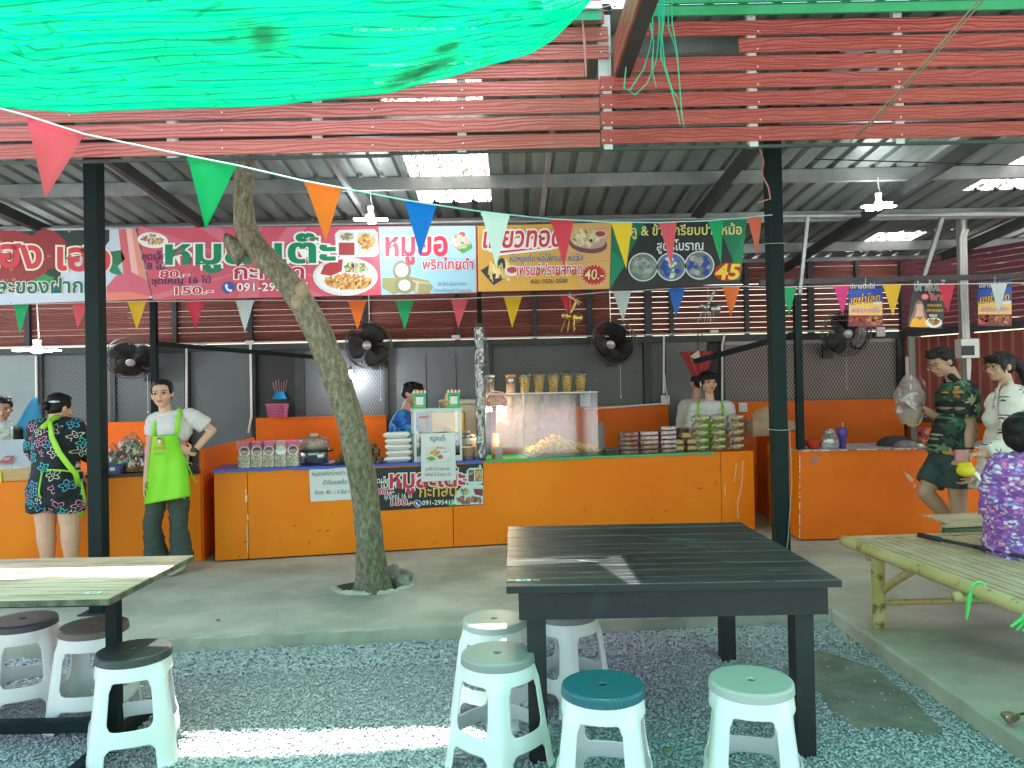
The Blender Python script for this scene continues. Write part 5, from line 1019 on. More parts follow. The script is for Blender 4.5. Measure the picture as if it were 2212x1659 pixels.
# ---------------------------------------------------------------- electrics
t = thing('meter_box', 'white electric box with dark window below white conduits', 'electric box', at(2090, 753, 7.6)); m = MB(); m.box((-.095, -.06, -.095), (.085, .06, .095), bev=.008); part(m, 'case', M['white_pvc'], t); m = MB(); m.box((-.098, -.066, -.07), (.03, -.0605, .025)); part(m, 'window', M['black'], t)
o_ = t.location; m = MB()
for dx in (-.035, -.01, .015): m.tube([(dx, 0, .09), (dx - .01, 0, .5), (dx - .005, .0, 1.1), (dx + .02, 0, 1.18)], .012, n=8)
m.tube([(-.01, 0, 1.15), (-.01, 0, 1.30), (.10, 0, 1.42), (.12, 0, 1.5), (.06, 0, 1.56)], .014, n=8); m.tube([(0, 0, -.09), (-.005, 0, -.2), (.012, .02, -.34)], .011, n=8); m.tube([(.02, 0, -.09), (.02, 0, -.2), (.012, .02, -.34)], .011, n=8); part(m, 'conduit', M['white_pvc'], t)
m = MB(); m.box((-.02, .04, -1.0), (.05, .11, 1.5)); part(m, 'mounting_post', mat('pale_post', (.33, .31, .28), .6), t)
def socket(px, py, Y, label):
    t = thing('wall_socket', label, 'socket', at(px, py, Y), group='white wall sockets'); m = MB(); m.box((-.05, -.02, -.055), (.05, .02, .055), bev=.006); part(m, 'box', M['white_pvc'], t); m = MB()
    for dx in (-.02, .02): m.box((dx - .004, -.0215, -.03), (dx + .004, -.0203, -.018)); m.box((dx - .004, -.0215, .01), (dx + .004, -.0203, .022))
    part(m, 'slot', M['black'], t); return t
t = socket(1437, 864, 9.04, 'white wall socket with plug left of the grey door'); m = MB(); m.tube([(0, -.02, .02), (.01, -.05, .06), (.0, -.03, .16), (0, 0, .3)], .009, n=6); part(m, 'plug_lead', M['white_pvc'], t)
socket(1902, 717, 9.12, 'white junction socket on the rail below the black poster'); socket(1604, 880, 9.05, 'white wall socket beside the rightmost cookie stack')
m = MB(); m.tube([at(x, y, 9.03) for x, y in ((1262, 884), (1340, 879), (1430, 872))], .012, n=6); single(m, 'cable_duct', M['white_pvc'], 'white cable duct along the top of the middle orange low wall', 'conduit', at(1262, 884, 9.03))
# ---------------------------------------------------------------- hanging ornaments
def bee(px, py, Y, c, label):
    p = at(px, py, Y); t = thing('insect_ornament', label, 'ornament', p, group='hanging metal insects'); mt = mat('metal_' + label[:6].strip(), c, .3, .85, tuple(x * .5 for x in c), 12)
    m = MB(); m.ell((.09, 0, -.02), (.075, .06, .06), None, 16, 10); part(m, 'abdomen', mt, t, False, True); m = MB(); m.ell((-.02, 0, .0), (.05, .04, .042), None, 14, 8); m.tube([(.02, 0, 0), (.04, 0, -.01)], .022, n=8); part(m, 'thorax', mt, t, False, True)
    m = MB(); m.ell((-.085, 0, .01), (.032, .03, .03), None, 12, 8); part(m, 'head', mt, t, False, True)
    for s in (-1, 1):
        m = MB(); m.grid(lambda u, v: Vector((.0 + .10 * u, s * (.012 + .02 * u), .03 + .17 * u + (v - .5) * .06 * math.sin(PI * min(1, u * .9 + .08)))), 8, 4); part(m, 'wing', mt, t, solid=.003)
        for k in range(3): m = MB(); x = -.05 + .035 * k; m.tube([(x, s * .02, -.03), (x - .02 + .02 * k, s * .07, -.06), (x - .07 + .05 * k, s * .085, -.17)], [.006, .005, .003], n=6); part(m, 'leg', mt, t)
    m = MB(); m.tube([(0, 0, .04), (0, 0, .28)], .002, n=4); part(m, 'hanging_thread', M['white_pvc'], t); t.scale = (.72, .72, .8)
bee(1232, 683, 7.0, (.60, .42, .12), 'golden metal insect ornament hanging in front of a red pennant'); bee(1530, 663, 7.0, (.42, .44, .42), 'silver metal insect ornament hanging left of an orange pennant')
m = MB(); p = at(1227, 640, 7.02); m.tube([p, p + Vector((.12, 0, -.06))], .007, n=6); m.tube([p + Vector((.01, 0, .02)), p + Vector((.1, 0, -.08))], .007, n=6); single(m, 'wooden_peg', M['bslat'], 'crossed wooden sticks above the golden insect', 'sticks', p)
# folded red umbrella
p = at(1508, 790, 8.7); t = thing('red_umbrella', 'half folded red umbrella hanging on the wall behind the young seller', 'umbrella', p); m = MB()
def fn(u, v): a = 2 * PI * u; r = (.02 + .14 * v ** .8) * (1 + .22 * math.cos(a * 8)); return Vector((.02 + r * math.cos(a) - .03 * v, r * .7 * math.sin(a), -.2 + .36 * v))
m.grid(fn, 64, 8); part(m, 'canopy', thin('red_fabric', (.45, .04, .035), .2), t, False, True); m = MB(); m.tube([(.02, 0, -.24), (0, 0, .30), (.0, 0, .34), (.03, 0, .38), (.06, 0, .34)], .006, n=6); part(m, 'shaft', M['steel'], t); m = MB(); m.add([(-.12, -.12, .10), (-.02, -.13, .17), (.0, -.13, .05)], [(0, 1, 2)]); part(m, 'pale_patch', mat('patch_grey', (.55, .5, .45), .5), t, solid=.002)
# wrapped post at the stall boundary
q = cpt(1043, .05, .9); t = thing('wrapped_post', 'dark stall post wrapped in crumpled clear film beside the display case', 'post', q); m = MB(); m.box((-.035, -.035, -.0), (.035, .035, 1.28)); part(m, 'shaft', M['black'], t)
m = MB()
def fn(u, v): a = 2 * PI * u; r = .048 + .009 * mn.noise(Vector((math.cos(a) * 2, math.sin(a) * 2, v * 22))) ; return Vector((r * math.cos(a), r * math.sin(a), .02 + 1.22 * v))
m.grid(fn, 24, 60); part(m, 'film_wrap', M['shrink'], t); m = MB(); m.grid(lambda u, v: Vector((.05 + .05 * u * (1 - v) ** .4, .12 * u + .02 * mn.noise(Vector((u * 3, v * 6, 0))), .45 + .75 * v)), 8, 16); part(m, 'loose_film', M['shrink'], t)
# ---------------------------------------------------------------- goods on the blue half
LZ = .9025
RZ = FANG
def snackmat(name, cols, sc_=60):
    m, nt, b = nodes(name); b.inputs['Roughness'].default_value = .55; vo = N(nt, 'TexVoronoi', i_Scale=float(sc_)); nt.links.new(coords(nt), vo.inputs['Vector']); sp = N(nt, 'SeparateColor'); nt.links.new(vo.outputs['Color'], sp.inputs[0])
    nt.links.new(ramp(nt, sp.outputs[0], [(i / (len(cols) - 1 or 1), c) for i, c in enumerate(cols)]), b.inputs['Base Color']); bumpit(nt, b, vo.outputs['Distance'], .8, .02); return m
crisp = snackmat('green_grey_crisps', [(.22, .26, .11), (.50, .50, .26), (.66, .64, .42), (.26, .20, .12)], 75)
pkh = mat('pink_header', (.78, .16, .28), .5); pkp = mat('pale_pink_header', (.72, .36, .38), .5)
def snackbag(px, label, pale=False, first=None):
    p = cpt(px, .08, LZ, 1006); t = thing('snack_bag', label, 'snack bag', p, RZ, 'pink topped snack bags'); W = .062; m = MB()
    def fn(u, v):
        a = 2 * PI * u; sq = lambda c: math.copysign(abs(c) ** .45, c); f = min(1, 1.1 - max(0, v - .62) * 2.4); return Vector((W * sq(math.cos(a)) * (1 - .03 * v) + .002 * mn.noise(Vector((a, v * 9, px))), .034 * sq(math.sin(a)) * max(.06, f), .225 * v))
    m.grid(fn, 36, 18); part(m, 'clear_bag', M['clear'], t, False, True)
    m = MB(); m.grid(lambda u, v: Vector((fn(u, v * .5).x * .95 + .004 * mn.noise(Vector((u * 40, v * 20, px))), fn(u, v * .5).y * .93 + .004 * mn.noise(Vector((u * 40, v * 20, px + 5))), .003 + .108 * v)), 40, 12); m.add([(-.055, -.028, .11), (.055, -.028, .11), (.055, .028, .113), (-.055, .028, .113)], [(0, 1, 2, 3)]); part(m, 'crisps', crisp, t)
    m = MB(); m.box((-.064, -.006, .15), (.064, .004, .238)); part(m, 'header_card', pkp if pale else pkh, t)
    m = MB(); m.lathe([(.0005, 0), (.044, 0), (.046, .002)], mat('label_white', (.75, .72, .68), .5), 26, Matrix.Translation((0, -.012, .148)) @ Matrix.Rotation(R(90), 4, 'X'))
    if not pale: m.lathe([(.0005, .003), (.036, .003)], mat('label_brown', (.30, .09, .06), .5), 24, Matrix.Translation((0, -.012, .148)) @ Matrix.Rotation(R(90), 4, 'X')); m.box((-.026, -.0165, .143), (.026, -.0158, .151), mat('label_cream', (.6, .45, .35), .5)); m.box((-.018, -.0165, .160), (.018, -.0158, .165), mat('label_red', (.5, .04, .05), .5))
    part(m, 'round_label', None, t); return t
for px, lb, pl in ((526, 'pink topped bag of green crisps at the left end of the row', 0), (553, 'pink topped bag of green crisps second from the left', 0), (579, 'pink topped bag of green crisps in the middle of the row', 0), (606, 'pale topped bag of crisps with a blank white label', 1), (632, 'pink topped bag of green crisps beside the steamer', 0)): snackbag(px, lb, pl)
p = cpt(676, .25, LZ); t = thing('food_steamer', 'food steamer with clear lid on the blue counter beside the snack bags', 'steamer', p, RZ); Wd = .125
m = MB(); m.lathe([(.92, .015), (1, .02), (1, .11), (.98, .112)], None, 40, Matrix.Diagonal((Wd, .10, 1, 1))); part(m, 'steel_base', mat('brushed_steel', (.45, .5, .48), .28, .9), t, False, True)
m = MB(); m.lathe([(1.02, .0), (1.04, .014), (1, .02)], None, 40, Matrix.Diagonal((Wd, .10, 1, 1))); m.lathe([(1.0, .112), (1.08, .116), (1.08, .13), (1.0, .134)], None, 40, Matrix.Diagonal((Wd, .10, 1, 1))); m.box((-.05, -.118, .03), (.03, -.104, .09)); m.tube([(.12, -.02, .118), (.17, -.03, .124)], .01, n=6); part(m, 'black_trim', M['black'], t)
m = MB(); m.lathe([(1.0, .135), (1.06, .16), (1.06, .215), (.98, .24), (.5, .252), (.01, .254)], None, 40, Matrix.Diagonal((Wd, .10, 1, 1))); part(m, 'clear_lid', clear('smoky_lid', (.75, .75, .72), .2, .08, .3, (.6, .58, .52)), t, False, True)
m = MB(); m.box((-.035, -.02, .253), (.035, .02, .282), bev=.008); part(m, 'lid_handle', mat('lid_grey', (.4, .4, .36), .4), t)
m = MB(); m.lathe([(.9, .136), (.8, .16), (.3, .19), (.01, .195)], None, 30, Matrix.Diagonal((Wd, .10, 1, 1))); part(m, 'steamed_food', mat('steamed_food', (.5, .42, .22), .6, 0, (.62, .55, .36), 20), t, False, True)
m = MB(); m.box((.04, -.16, .0), (.20, -.10, .018), bev=.006); m.tube([(.14, -.13, .012), (.26, -.14, .02)], .012, n=8); single(m, 'tongs', M['black'], 'black tongs lying on the blue counter in front of the steamer', 'tongs', (0, 0, 0)).location = cpt(690, .2, LZ)
sau = snackmat('brown_sausage', [(.10, .055, .02), (.20, .12, .05), (.28, .18, .08)], 45)
for side, (p0, nrows, lb) in enumerate(((746, (3, 2, 1), ''), (808, (3, 2, 2, 1), ''))):
    k = 0
    for r, n_ in enumerate(nrows):
        for i in range(n_):
            p = cpt(p0 + (i - (n_ - 1) / 2) * 15 * 1.0, .16 + .05 * (r % 2), LZ + .026 + r * .042, 1000); t = MB(); t.tube([(-.004, -.055, 0), (0, -.05, 0), (0, .05, 0), (.004, .056, .002)], [.012, .026, .026, .012], n=12)
            single(t, 'wrapped_sausage', sau, ('brown leaf wrapped sausage in the pile %s' % ['left of the tree trunk', 'right of the tree trunk'][side]), 'sausage', (0, 0, 0), 'wrapped sausages piled beside the tree', True).location = p; k += 1
m = MB(); m.grid(lambda u, v: Vector((.1 * u, .06 * v, .02 * mn.noise(Vector((u * 3, v * 3, 1))) + .02)), 8, 6); single(m, 'paper_scrap', M['white'], 'crumpled white paper scrap beside the sausages', 'paper', (0, 0, 0), solid=.002).location = cpt(822, .15, LZ)
fo_ = mat('foam', (.74, .73, .66), .6, 0, (.78, .77, .72), 5)
FO = MB()
for z, s in ((0, 1), ):
    FO.lathe([(.06, 0), (.075, .002), (.102, .026), (.104, .028), (.104, .031), (.098, .031), (.07, .006), (.001, .005)], None, 4, Matrix.Rotation(R(45), 4, 'Z') @ Matrix.Diagonal((1.1, .95, 1, 1)))
fom = FO.mesh('body', fo_)
FT = MB(); FT.lathe([(.104, .0325), (.104, .036), (.09, .05), (.06, .054), (.001, .054)], None, 4, Matrix.Rotation(R(45), 4, 'Z') @ Matrix.Diagonal((1.1, .95, 1, 1))); FT.box((-.012, -.072, .028), (.012, -.066, .046)); ftm = FT.mesh('lid', fo_)
lay = ['bottom', 'second', 'third', 'fourth', 'topmost']
for k in range(5):
    t = thing('foam_box', 'white foam food box, %s in the stack left of the glass cabinet' % lay[k], 'food box', cpt(864 + (k % 2) * 2 - 1 - (3 if k == 4 else 0), .16, LZ + k * .0555), RZ + (k % 3 - 1) * .06, 'stacked foam boxes')
    bo = part(fom, 'body', None, t); lo = part(ftm, 'lid', None, t)
    for o in (bo, lo): o.scale = (1.62, 1.3, 1)
# glass cabinet
al = mat('aluminium', (.42, .47, .45), .35, .7, (.52, .57, .55), 4)
pa, pb_ = cpt(896, .06), cpt(1001, .06); Wc = (pb_ - pa).length; Hc = .49; Dc = .34
t = thing('glass_cabinet', 'aluminium framed glass food cabinet on the blue counter', 'cabinet', Vector((pa.x, pa.y, LZ)), RZ); m = MB(); e = .022
for x in (0, Wc - e):
    for y in (0, Dc - e): m.box((x, y, 0), (x + e, y + e, Hc - .03))
for z0, z1 in ((.0, .05), (.235, .25)):
    m.box((e + .001, .002, z0), (Wc - e - .001, e, z1)); m.box((e + .001, Dc - e, z0), (Wc - e - .001, Dc - .002, z1)); m.box((.002, e + .001, z0), (e, Dc - e - .001, z1)); m.box((Wc - e, e + .001, z0), (Wc - .002, Dc - e - .001, z1))
part(m, 'frame', al, t); m = MB(); m.box((-.006, -.008, Hc - .029), (Wc + .006, Dc + .006, Hc)); part(m, 'top', mat('pale_green_top', (.50, .62, .58), .45), t)
m = MB(); m.box((e, .006, .051), (Wc - e, .009, .234)); m.box((e, .006, .251), (Wc - e, .009, Hc - .03)); part(m, 'front_glass', M['glass'], t)
m = MB(); m.box((e, e, .224), (Wc - e, Dc - e, .232)); part(m, 'shelf', M['glass'], t); m = MB(); m.box((.03, .0, .40), (.145, .0055, .425)); part(m, 'maker_sticker', flatmat((.62, .5, .46)), t); m = MB(); m.box((.05, -.0015, .407), (.135, -.0005, .418)); part(m, 'sticker_print', flatmat((.45, .06, .06)), t)
for k, (x, y, z, s, c) in enumerate(((.28, .2, .255, .05, (.62, .42, .12)), (.33, .15, .255, .045, (.66, .46, .16)), (.38, .2, .255, .05, (.55, .33, .08)), (.34, .2, .29, .045, (.7, .52, .22)))):
    m = MB(); m.ell((0, 0, s * .5), (s, s * .8, s * .5), None, 14, 8); o = single(m, 'fried_snack', mat('fried_gold', c, .55, 0, (.4, .22, .06), 30, .4, 60), ['golden fried snack at the left of the cabinet shelf', 'golden fried snack at the front of the cabinet shelf', 'brown fried snack at the right of the cabinet shelf', 'pale fried snack on top of the others in the cabinet'][k], 'fried snack', (0, 0, 0), 'fried snacks in the cabinet', True)
    o.location = Vector((pa.x, pa.y, LZ)) + FU * x + FN * y + Vector((0, 0, z - .02))
for k, x in enumerate((.10, .36, .42)):
    m = MB(); m.lathe([(.025, 0), (.03, .01), (.03, .08), (.015, .10), (.014, .125), (.001, .126)], None, 14); o = single(m, 'sauce_bottle', [mat('dark_sauce', (.05, .02, .015), .3), mat('red_sauce', (.4, .03, .03), .3), M['black']][k], ['dark sauce bottle at the left inside the cabinet', 'red sauce bottle in the lower part of the cabinet', 'black sauce bottle in the right corner of the cabinet'][k], 'bottle', (0, 0, 0), None, True); o.location = Vector((pa.x, pa.y, LZ)) + FU * x + FN * .17 + Vector((0, 0, .05))
def sign(px, label):
    p = Vector((pa.x, pa.y, LZ + Hc + .001)) + FN * .05 + FU * ((cpt(px, .06) - pa).dot(FU)); t = thing('payment_sign', label, 'sign', p, RZ, 'green payment signs'); m = MB(); m.box((-.056, 0, 0), (.056, .004, .15), mat('sign_green', (.01, .42, .12), .4)); m.box((-.056, .005, 0), (.056, .05, .003), mat('sign_green', (.01, .42, .12), .4)); part(m, 'board', None, t)
    m = MB()
    for i in range(7): m.box((-.06 + i * .0171, -.004, .142), (-.06 + (i + 1) * .0171 - .0004, .0, .166), flatmat((.72, .72, .7) if i % 2 == 0 else (.6, .08, .05)))
    part(m, 'striped_awning', None, t); m = MB(); m.box((-.034, -.003, .035), (.034, -.001, .108), flatmat((.68, .72, .7))); m.box((-.034, -.003, .109), (.034, -.001, .122), flatmat((.02, .12, .2))); m.box((-.03, -.003, .018), (.03, -.001, .026), flatmat((.6, .35, .1))); m.lathe([(.001, 0), (.012, 0)], flatmat((.75, .45, .05)), 12, Matrix.Translation((-.048, -.002, .06)) @ Matrix.Rotation(R(90), 4, 'X')); part(m, 'white_panel', None, t)
sign(911, 'green payment sign at the left on top of the glass cabinet'); sign(986, 'green payment sign at the right on top of the glass cabinet')
p = Vector((pa.x, pa.y, LZ + Hc + .001)) + FU * .30 + FN * .2; t = thing('skewer_basket', 'small basket of wooden skewers on the glass cabinet between the signs', 'basket', p, RZ); m = MB(); m.lathe([(.03, 0), (.045, .04), (.05, .055), (.045, .053)], None, 16); part(m, 'bowl', snackmat('woven', [(.4, .15, .08), (.6, .5, .4), (.1, .3, .1), (.6, .2, .1)], 90), t)
for i in range(5): m = MB(); m.tube([(.0 + .006 * i, 0, .01), (.03 + .014 * i, .01 * i, .14 + .01 * i)], .005, n=6); part(m, 'skewer', mat('skewer_wood', (.5, .32, .12), .5), t)
# freezer, rice cooker, bowls behind
t = thing('chest_freezer', 'white chest freezer against the grey panel behind the cabinet', 'freezer', at(998, 1000, 8.9)); t.location.z = .1; m = MB(); m.box((-.24, -.2, 0), (.26, .2, 1.30), bev=.02); part(m, 'body', mat('cream_white', (.62, .60, .54), .4), t); m = MB(); m.box((-.24, -.21, 1.302), (.26, .2, 1.36), bev=.015); part(m, 'lid', mat('cream_white', (.62, .60, .54), .4), t)
m = MB(); m.box((-.17, -.16, 0), (.17, .16, .2), bev=.006); single(m, 'yellow_crate', mat('yellow_board', (.55, .38, .08), .6), 'yellow carton behind the glass cabinet in front of the freezer', 'carton', (0, 0, 0)).location = at(970, 930, 8.35)
p = cpt(1022, .28, LZ); t = thing('rice_cooker', 'white rice cooker between the glass cabinet and the wrapped post', 'rice cooker', p, RZ); m = MB(); m.lathe([(.075, 0), (.085, .02), (.085, .17), (.08, .2)], None, 28); part(m, 'body', mat('pinkish_white', (.66, .58, .53), .35), t, False, True); m = MB(); m.lathe([(.082, .201), (.082, .215), (.05, .24), (.01, .245), (.012, .265), (.001, .266)], None, 28); part(m, 'lid', mat('steel_lid', (.5, .5, .48), .25, .8), t, False, True); m = MB(); m.box((-.04, -.09, .05), (.02, -.08, .14)); part(m, 'control_panel', mat('panel_grey', (.3, .3, .29), .4), t)
BW = MB(); BW.lathe([(.045, 0), (.066, .05), (.069, .05), (.069, .054), (.063, .054), (.045, .006), (.001, .006)], None, 24)
bwm = BW.mesh('paper_bowl', mat('kraft_rim', (.58, .42, .28), .6), True)
for k in range(4):
    o = bpy.data.objects.new('paper_bowl', bwm); C.objects.link(o); o.location = cpt(1016, .10, LZ + k * .022); tag(o, 'brown paper bowl, %s in the stack right of the glass cabinet' % ['lowest', 'second lowest', 'second highest', 'highest'][k], 'bowl', 'stacked paper bowls')
# small jars behind the snack bags
for k, (px, h, c, lb) in enumerate(((546, .10, 'clear', 'clear jar behind the leftmost pink snack bags'), (566, .07, 'white', 'white tub beside the clear jar behind the snack bags'), (583, .06, 'clear', 'short clear tub with a pink spoon behind the snack bags'), (622, .15, 'clear', 'tall clear jar behind the pale topped snack bag'))):
    t = thing('jar', lb, 'jar', cpt(px, .42, LZ, 995)); m = MB(); m.lathe([(.032, 0), (.036, .004), (.036, h), (.033, h + .006)], None, 20); part(m, 'body', M['clear'] if c == 'clear' else M['white'], t, False, True); m = MB(); m.lathe([(.0005, .004), (.031, .004), (.031, h * .6), (.0005, h * .6)], None, 16); part(m, 'contents', mat('jar_contents', (.55, .45, .38), .6, 0, (.66, .6, .55), 20), t)
    if k == 2: m = MB(); m.tube([(0, 0, .03), (.02, 0, .10), (.04, -.01, .17)], .008, n=6); part(m, 'spoon', mat('pink_plastic', (.66, .05, .22), .4), t)
# pink basket and clutter on the wall behind
p = at(600, 900, 9.0); t = thing('pink_basket', 'pink perforated basket on the low wall behind the steamer', 'basket', p); m = MB(); W_ = .115; H_ = .14
for i in range(9): z = i * H_ / 8; k = .85 + .15 * z / H_; m.box((-W_ * k, -.06 * k, z - .004), (W_ * k, -.06 * k + .004, z + .004)); m.box((-W_ * k, .06 * k - .004, z - .004), (W_ * k, .06 * k, z + .004)); m.box((-W_ * k, -.06 * k, z - .004), (-W_ * k + .004, .06 * k, z + .004)); m.box((W_ * k - .004, -.06 * k, z - .004), (W_ * k, .06 * k, z + .004))
for i in range(13): x = -1 + i / 6; m.beam((x * W_ * .85, -.051, 0), (x * W_, -.061, H_), .006, .004)
m.box((-W_ * .84, -.05, 0), (W_ * .84, .05, .005)); m.box((-W_ * 1.03, -.068, H_ - .004), (W_ * 1.03, -.06, H_ + .012)); part(m, 'basket_body', mat('pink_basket', (.68, .13, .27), .45), t)
p = at(606, 862, 9.25); t = thing('blue_basket', 'blue perforated basket of utensils in the dark opening', 'basket', p); m = MB(); m.lathe([(.06, .09), (.10, .0), (.105, 0)], None, 20); part(m, 'basket_body', mat('blue_basket', (.02, .22, .48), .45), t); m = MB()
for i in range(6): m.tube([(-.05 + .02 * i, 0, .05), (-.09 + .035 * i, .0, .2 + .02 * (i % 3))], .006, n=5)
part(m, 'utensils', mat('clutter_metal', (.4, .25, .22), .4), t)
m = MB(); m.box((X(553, 9.3), 9.24, .1), (X(640, 9.3), 9.5, 1.38)); single(m, 'dark_shelf', M['black'], 'dark shelf inside the opening behind the pink basket', 'shelf', (X(596, 9.3), 9.24, .1))
# ---------------------------------------------------------------- display case half
ca_, cb_ = cpt(1049, .04), cpt(1296, .04); Wc = (cb_ - ca_).length; Hc = .60; Dc = .38; O = Vector((ca_.x, ca_.y, LZ))
t = thing('display_case', 'clear acrylic display case on the right half of the long counter', 'display case', O, RZ); m = MB()
m.box((0, 0, 0), (Wc, .004, Hc)); part(m, 'front_pane', M['clear'], t); m = MB(); m.box((0, .0045, 0), (.004, Dc, Hc)); part(m, 'side_pane', M['clear'], t); m = MB(); m.box((Wc - .004, .0045, 0), (Wc, Dc, Hc)); part(m, 'side_pane', M['clear'], t); m = MB(); m.box((-.003, -.003, Hc + .0005), (Wc + .003, Dc, Hc + .007)); part(m, 'top_pane', clear('top_acrylic', (.9, .9, .86), .2, .1, .35), t)
m = MB()
m.box((Wc * .335, -.006, 0), (Wc * .335 + .016, -.0005, Hc)); m.box((-.008, -.007, Hc + .008), (Wc + .004, .006, Hc + .018)); m.box((-.010, -.006, 0), (-.0005, .006, Hc)); part(m, 'edge_strip', mat('cream_edge', (.72, .66, .56), .4), t)
m = MB()
def fn(u, v): x = Wc * (.16 + .74 * u); return Vector((x - .05 * (v ** 2) * (1 - u) * .6 + (-.02 * math.sin(PI * v) if u > .9 else 0), Dc - .05 + .022 * mn.noise(Vector((u * 9, v * 1.3, 0))) + .008 * mn.noise(Vector((u * 30, v * 3, 4))), Hc - .01 - (Hc - .09) * v))
m.grid(fn, 60, 24); part(m, 'plastic_curtain', M['film'], t, False, True)
sp_ = Plane(O - FN * .008, -FN); a = Art(sp_)
def E(pts, c, l): a.poly([(1074 + (x - 310) * .143, 863.5 + (y - 595) * .143) for x, y in pts], c, l)
BD = [(172, 500), (200, 478), (300, 462), (400, 476), (432, 500), (432, 540), (470, 570), (490, 620), (475, 690), (440, 700), (310, 680), (180, 710), (140, 690), (130, 620), (150, 560), (175, 545)]
E(BD, (.82, .55, .45), .001); E([(310 + (x - 310) * .93, 590 + (y - 590) * .9) for x, y in BD], (.55, .05, .04), .0018)
a.text('EATER', 1057, 1089, 868, 13, (.80, .42, .05), .004, .05, (.25, .02, .02), .09); a.text('Snack Homemade', 1060, 1086, 856, 4, (.8, .7, .6), .004, .03); a.rect(1060, 870, 1088, 871.2, (.8, .6, .5), .003); a.oval(1055, 865, 1.6, 2.4, (.8, .7, .6), .003); a.oval(1091, 865, 1.6, 2.4, (.8, .7, .6), .003); a.build('logo_sticker', t)
a = Art(sp_); a.poly([(1269, 843), (1294, 841), (1295, 877), (1270, 879)], (.62, .68, .72), .001); a.poly([(1269, 843), (1293, 841), (1293, 847), (1269, 849)], (.03, .05, .14), .0018); a.poly([(1273, 870), (1292, 869), (1292, 870), (1273, 871)], (.3, .34, .38), .0018); a.build('payment_notice', t)
def inc(px, d, z): q = O + FU * ((cpt(px, .04) - ca_).dot(FU)) + FN * d; q.z = LZ + z; return q
# tray of fried snacks in the case
t = thing('snack_tray', 'dark green tray heaped with yellow fried snacks inside the display case', 'tray', inc(1226, .13, 0), RZ); m = MB(); m.box((-.37, -.1, 0), (.37, .15, .022), bev=.006); part(m, 'tray', mat('dark_green_tray', (.02, .07, .05), .35), t)
fr = mat('fried_dough', (.72, .33, .012), .5, 0, (.86, .50, .05), 40, .4, 80); m = MB(); random.seed(21)
for i in range(330):
    x = random.uniform(-.35, .35); h = .14 * math.exp(-((x + .08) / .17) ** 2) + .04 * math.exp(-((x - .2) / .12) ** 2) + .03; z = .03 + random.random() ** .7 * h; y = random.uniform(-.08, .1); L = random.uniform(.022, .04)
    T = Matrix.Translation((x, y, z)) @ Euler((random.uniform(0, 6), random.uniform(-.7, .7), random.uniform(0, 6))).to_matrix().to_4x4(); m.ell((0, 0, 0), (L, .013, .009), None, 7, 5, None) if False else m.pile(_fr, T) if False else m.add([T @ Vector(p) for p in ((-L, 0, 0), (-L * .4, -.012, -.006), (L * .5, -.013, .004), (L, 0, .004), (L * .4, .012, .006), (-L * .5, .011, .008), (0, 0, .018), (0, 0, -.012))], [(0, 1, 6), (1, 2, 6), (2, 3, 6), (3, 4, 6), (4, 5, 6), (5, 0, 6), (1, 0, 7), (2, 1, 7), (3, 2, 7), (4, 3, 7), (5, 4, 7), (0, 5, 7)])
o = part(m, 'fried_snacks', fr, t); o['kind'] = 'stuff'
CUPS = MB(); CUPS.lathe([(.026, 0), (.038, .095), (.041, .095), (.041, .1), (.037, .1), (.026, .004), (.001, .004)], None, 22)
for k in range(9):
    m = CUPS; me_ = bpy.data.meshes.get('orange_cup_mesh') or CUPS.mesh('orange_cup_mesh', mat('orange_cup', (.72, .20, .03), .45, 0, (.70, .30, .12), 12), True)
    o = bpy.data.objects.new('orange_cup', me_); C.objects.link(o); o.rotation_euler = (PI, 0, 0); o.location = inc(1077, .09, .105 + k * .0165); tag(o, 'upturned orange paper cup in the tall stack at the left inside the case' if k < 8 else 'topmost upturned orange cup in the stack inside the case', 'cup', 'upturned orange cups stacked in the case')
m = MB(); m.box((-.035, -.06, 0), (.035, -.055, .115)); m.box((-.035, -.055, 0), (.035, -.01, .003)); o = single(m, 'small_card', flatmat((.55, .42, .33)), 'small picture card leaning before the orange cups', 'card', (0, 0, 0)); o.location = inc(1083, .08, 0)
# on top of the case
def tub(px, lb, lid, cont, fill):
    t = thing('plastic_tub', lb, 'tub', inc(px, .15, Hc + .008)); m = MB(); m.lathe([(.042, 0), (.045, .004), (.047, .165)], None, 26); part(m, 'body', clear('tub_' + lb[:5].strip(), (.9, .88, .86), .18, .15, .3, (.7, .62, .58)), t, False, True); m = MB(); m.lathe([(.05, .166), (.051, .185), (.045, .188), (.001, .188)], None, 26); part(m, 'lid', lid, t, False, True)
    m = MB(); m.lathe([(.0005, .003), (.042, .003), (.043, fill), (.0005, fill)], None, 20); part(m, 'contents', cont, t); m = MB(); m.tube([(-.01, 0, .15), (.02, 0, .02)], .006, n=6); part(m, 'spoon', M['white'], t); m = MB(); m.box((-.02, -.05, .12), (.025, -.0465, .145)); part(m, 'paper_label', flatmat((.6, .62, .6)), t)
tub(1068, 'clear tub with white lid and white spoon at the left on the display case', M['white'], mat('orange_powder', (.7, .4, .25), .7), .02); tub(1115, 'clear tub with orange lid and seasoning on the display case', mat('orange_lid', (.62, .25, .12), .45), mat('orange_powder2', (.72, .42, .24), .7), .10)
popc = snackmat('caramel_snack', [(.42, .20, .03), (.72, .44, .10), (.82, .62, .26), (.55, .29, .05)], 70)
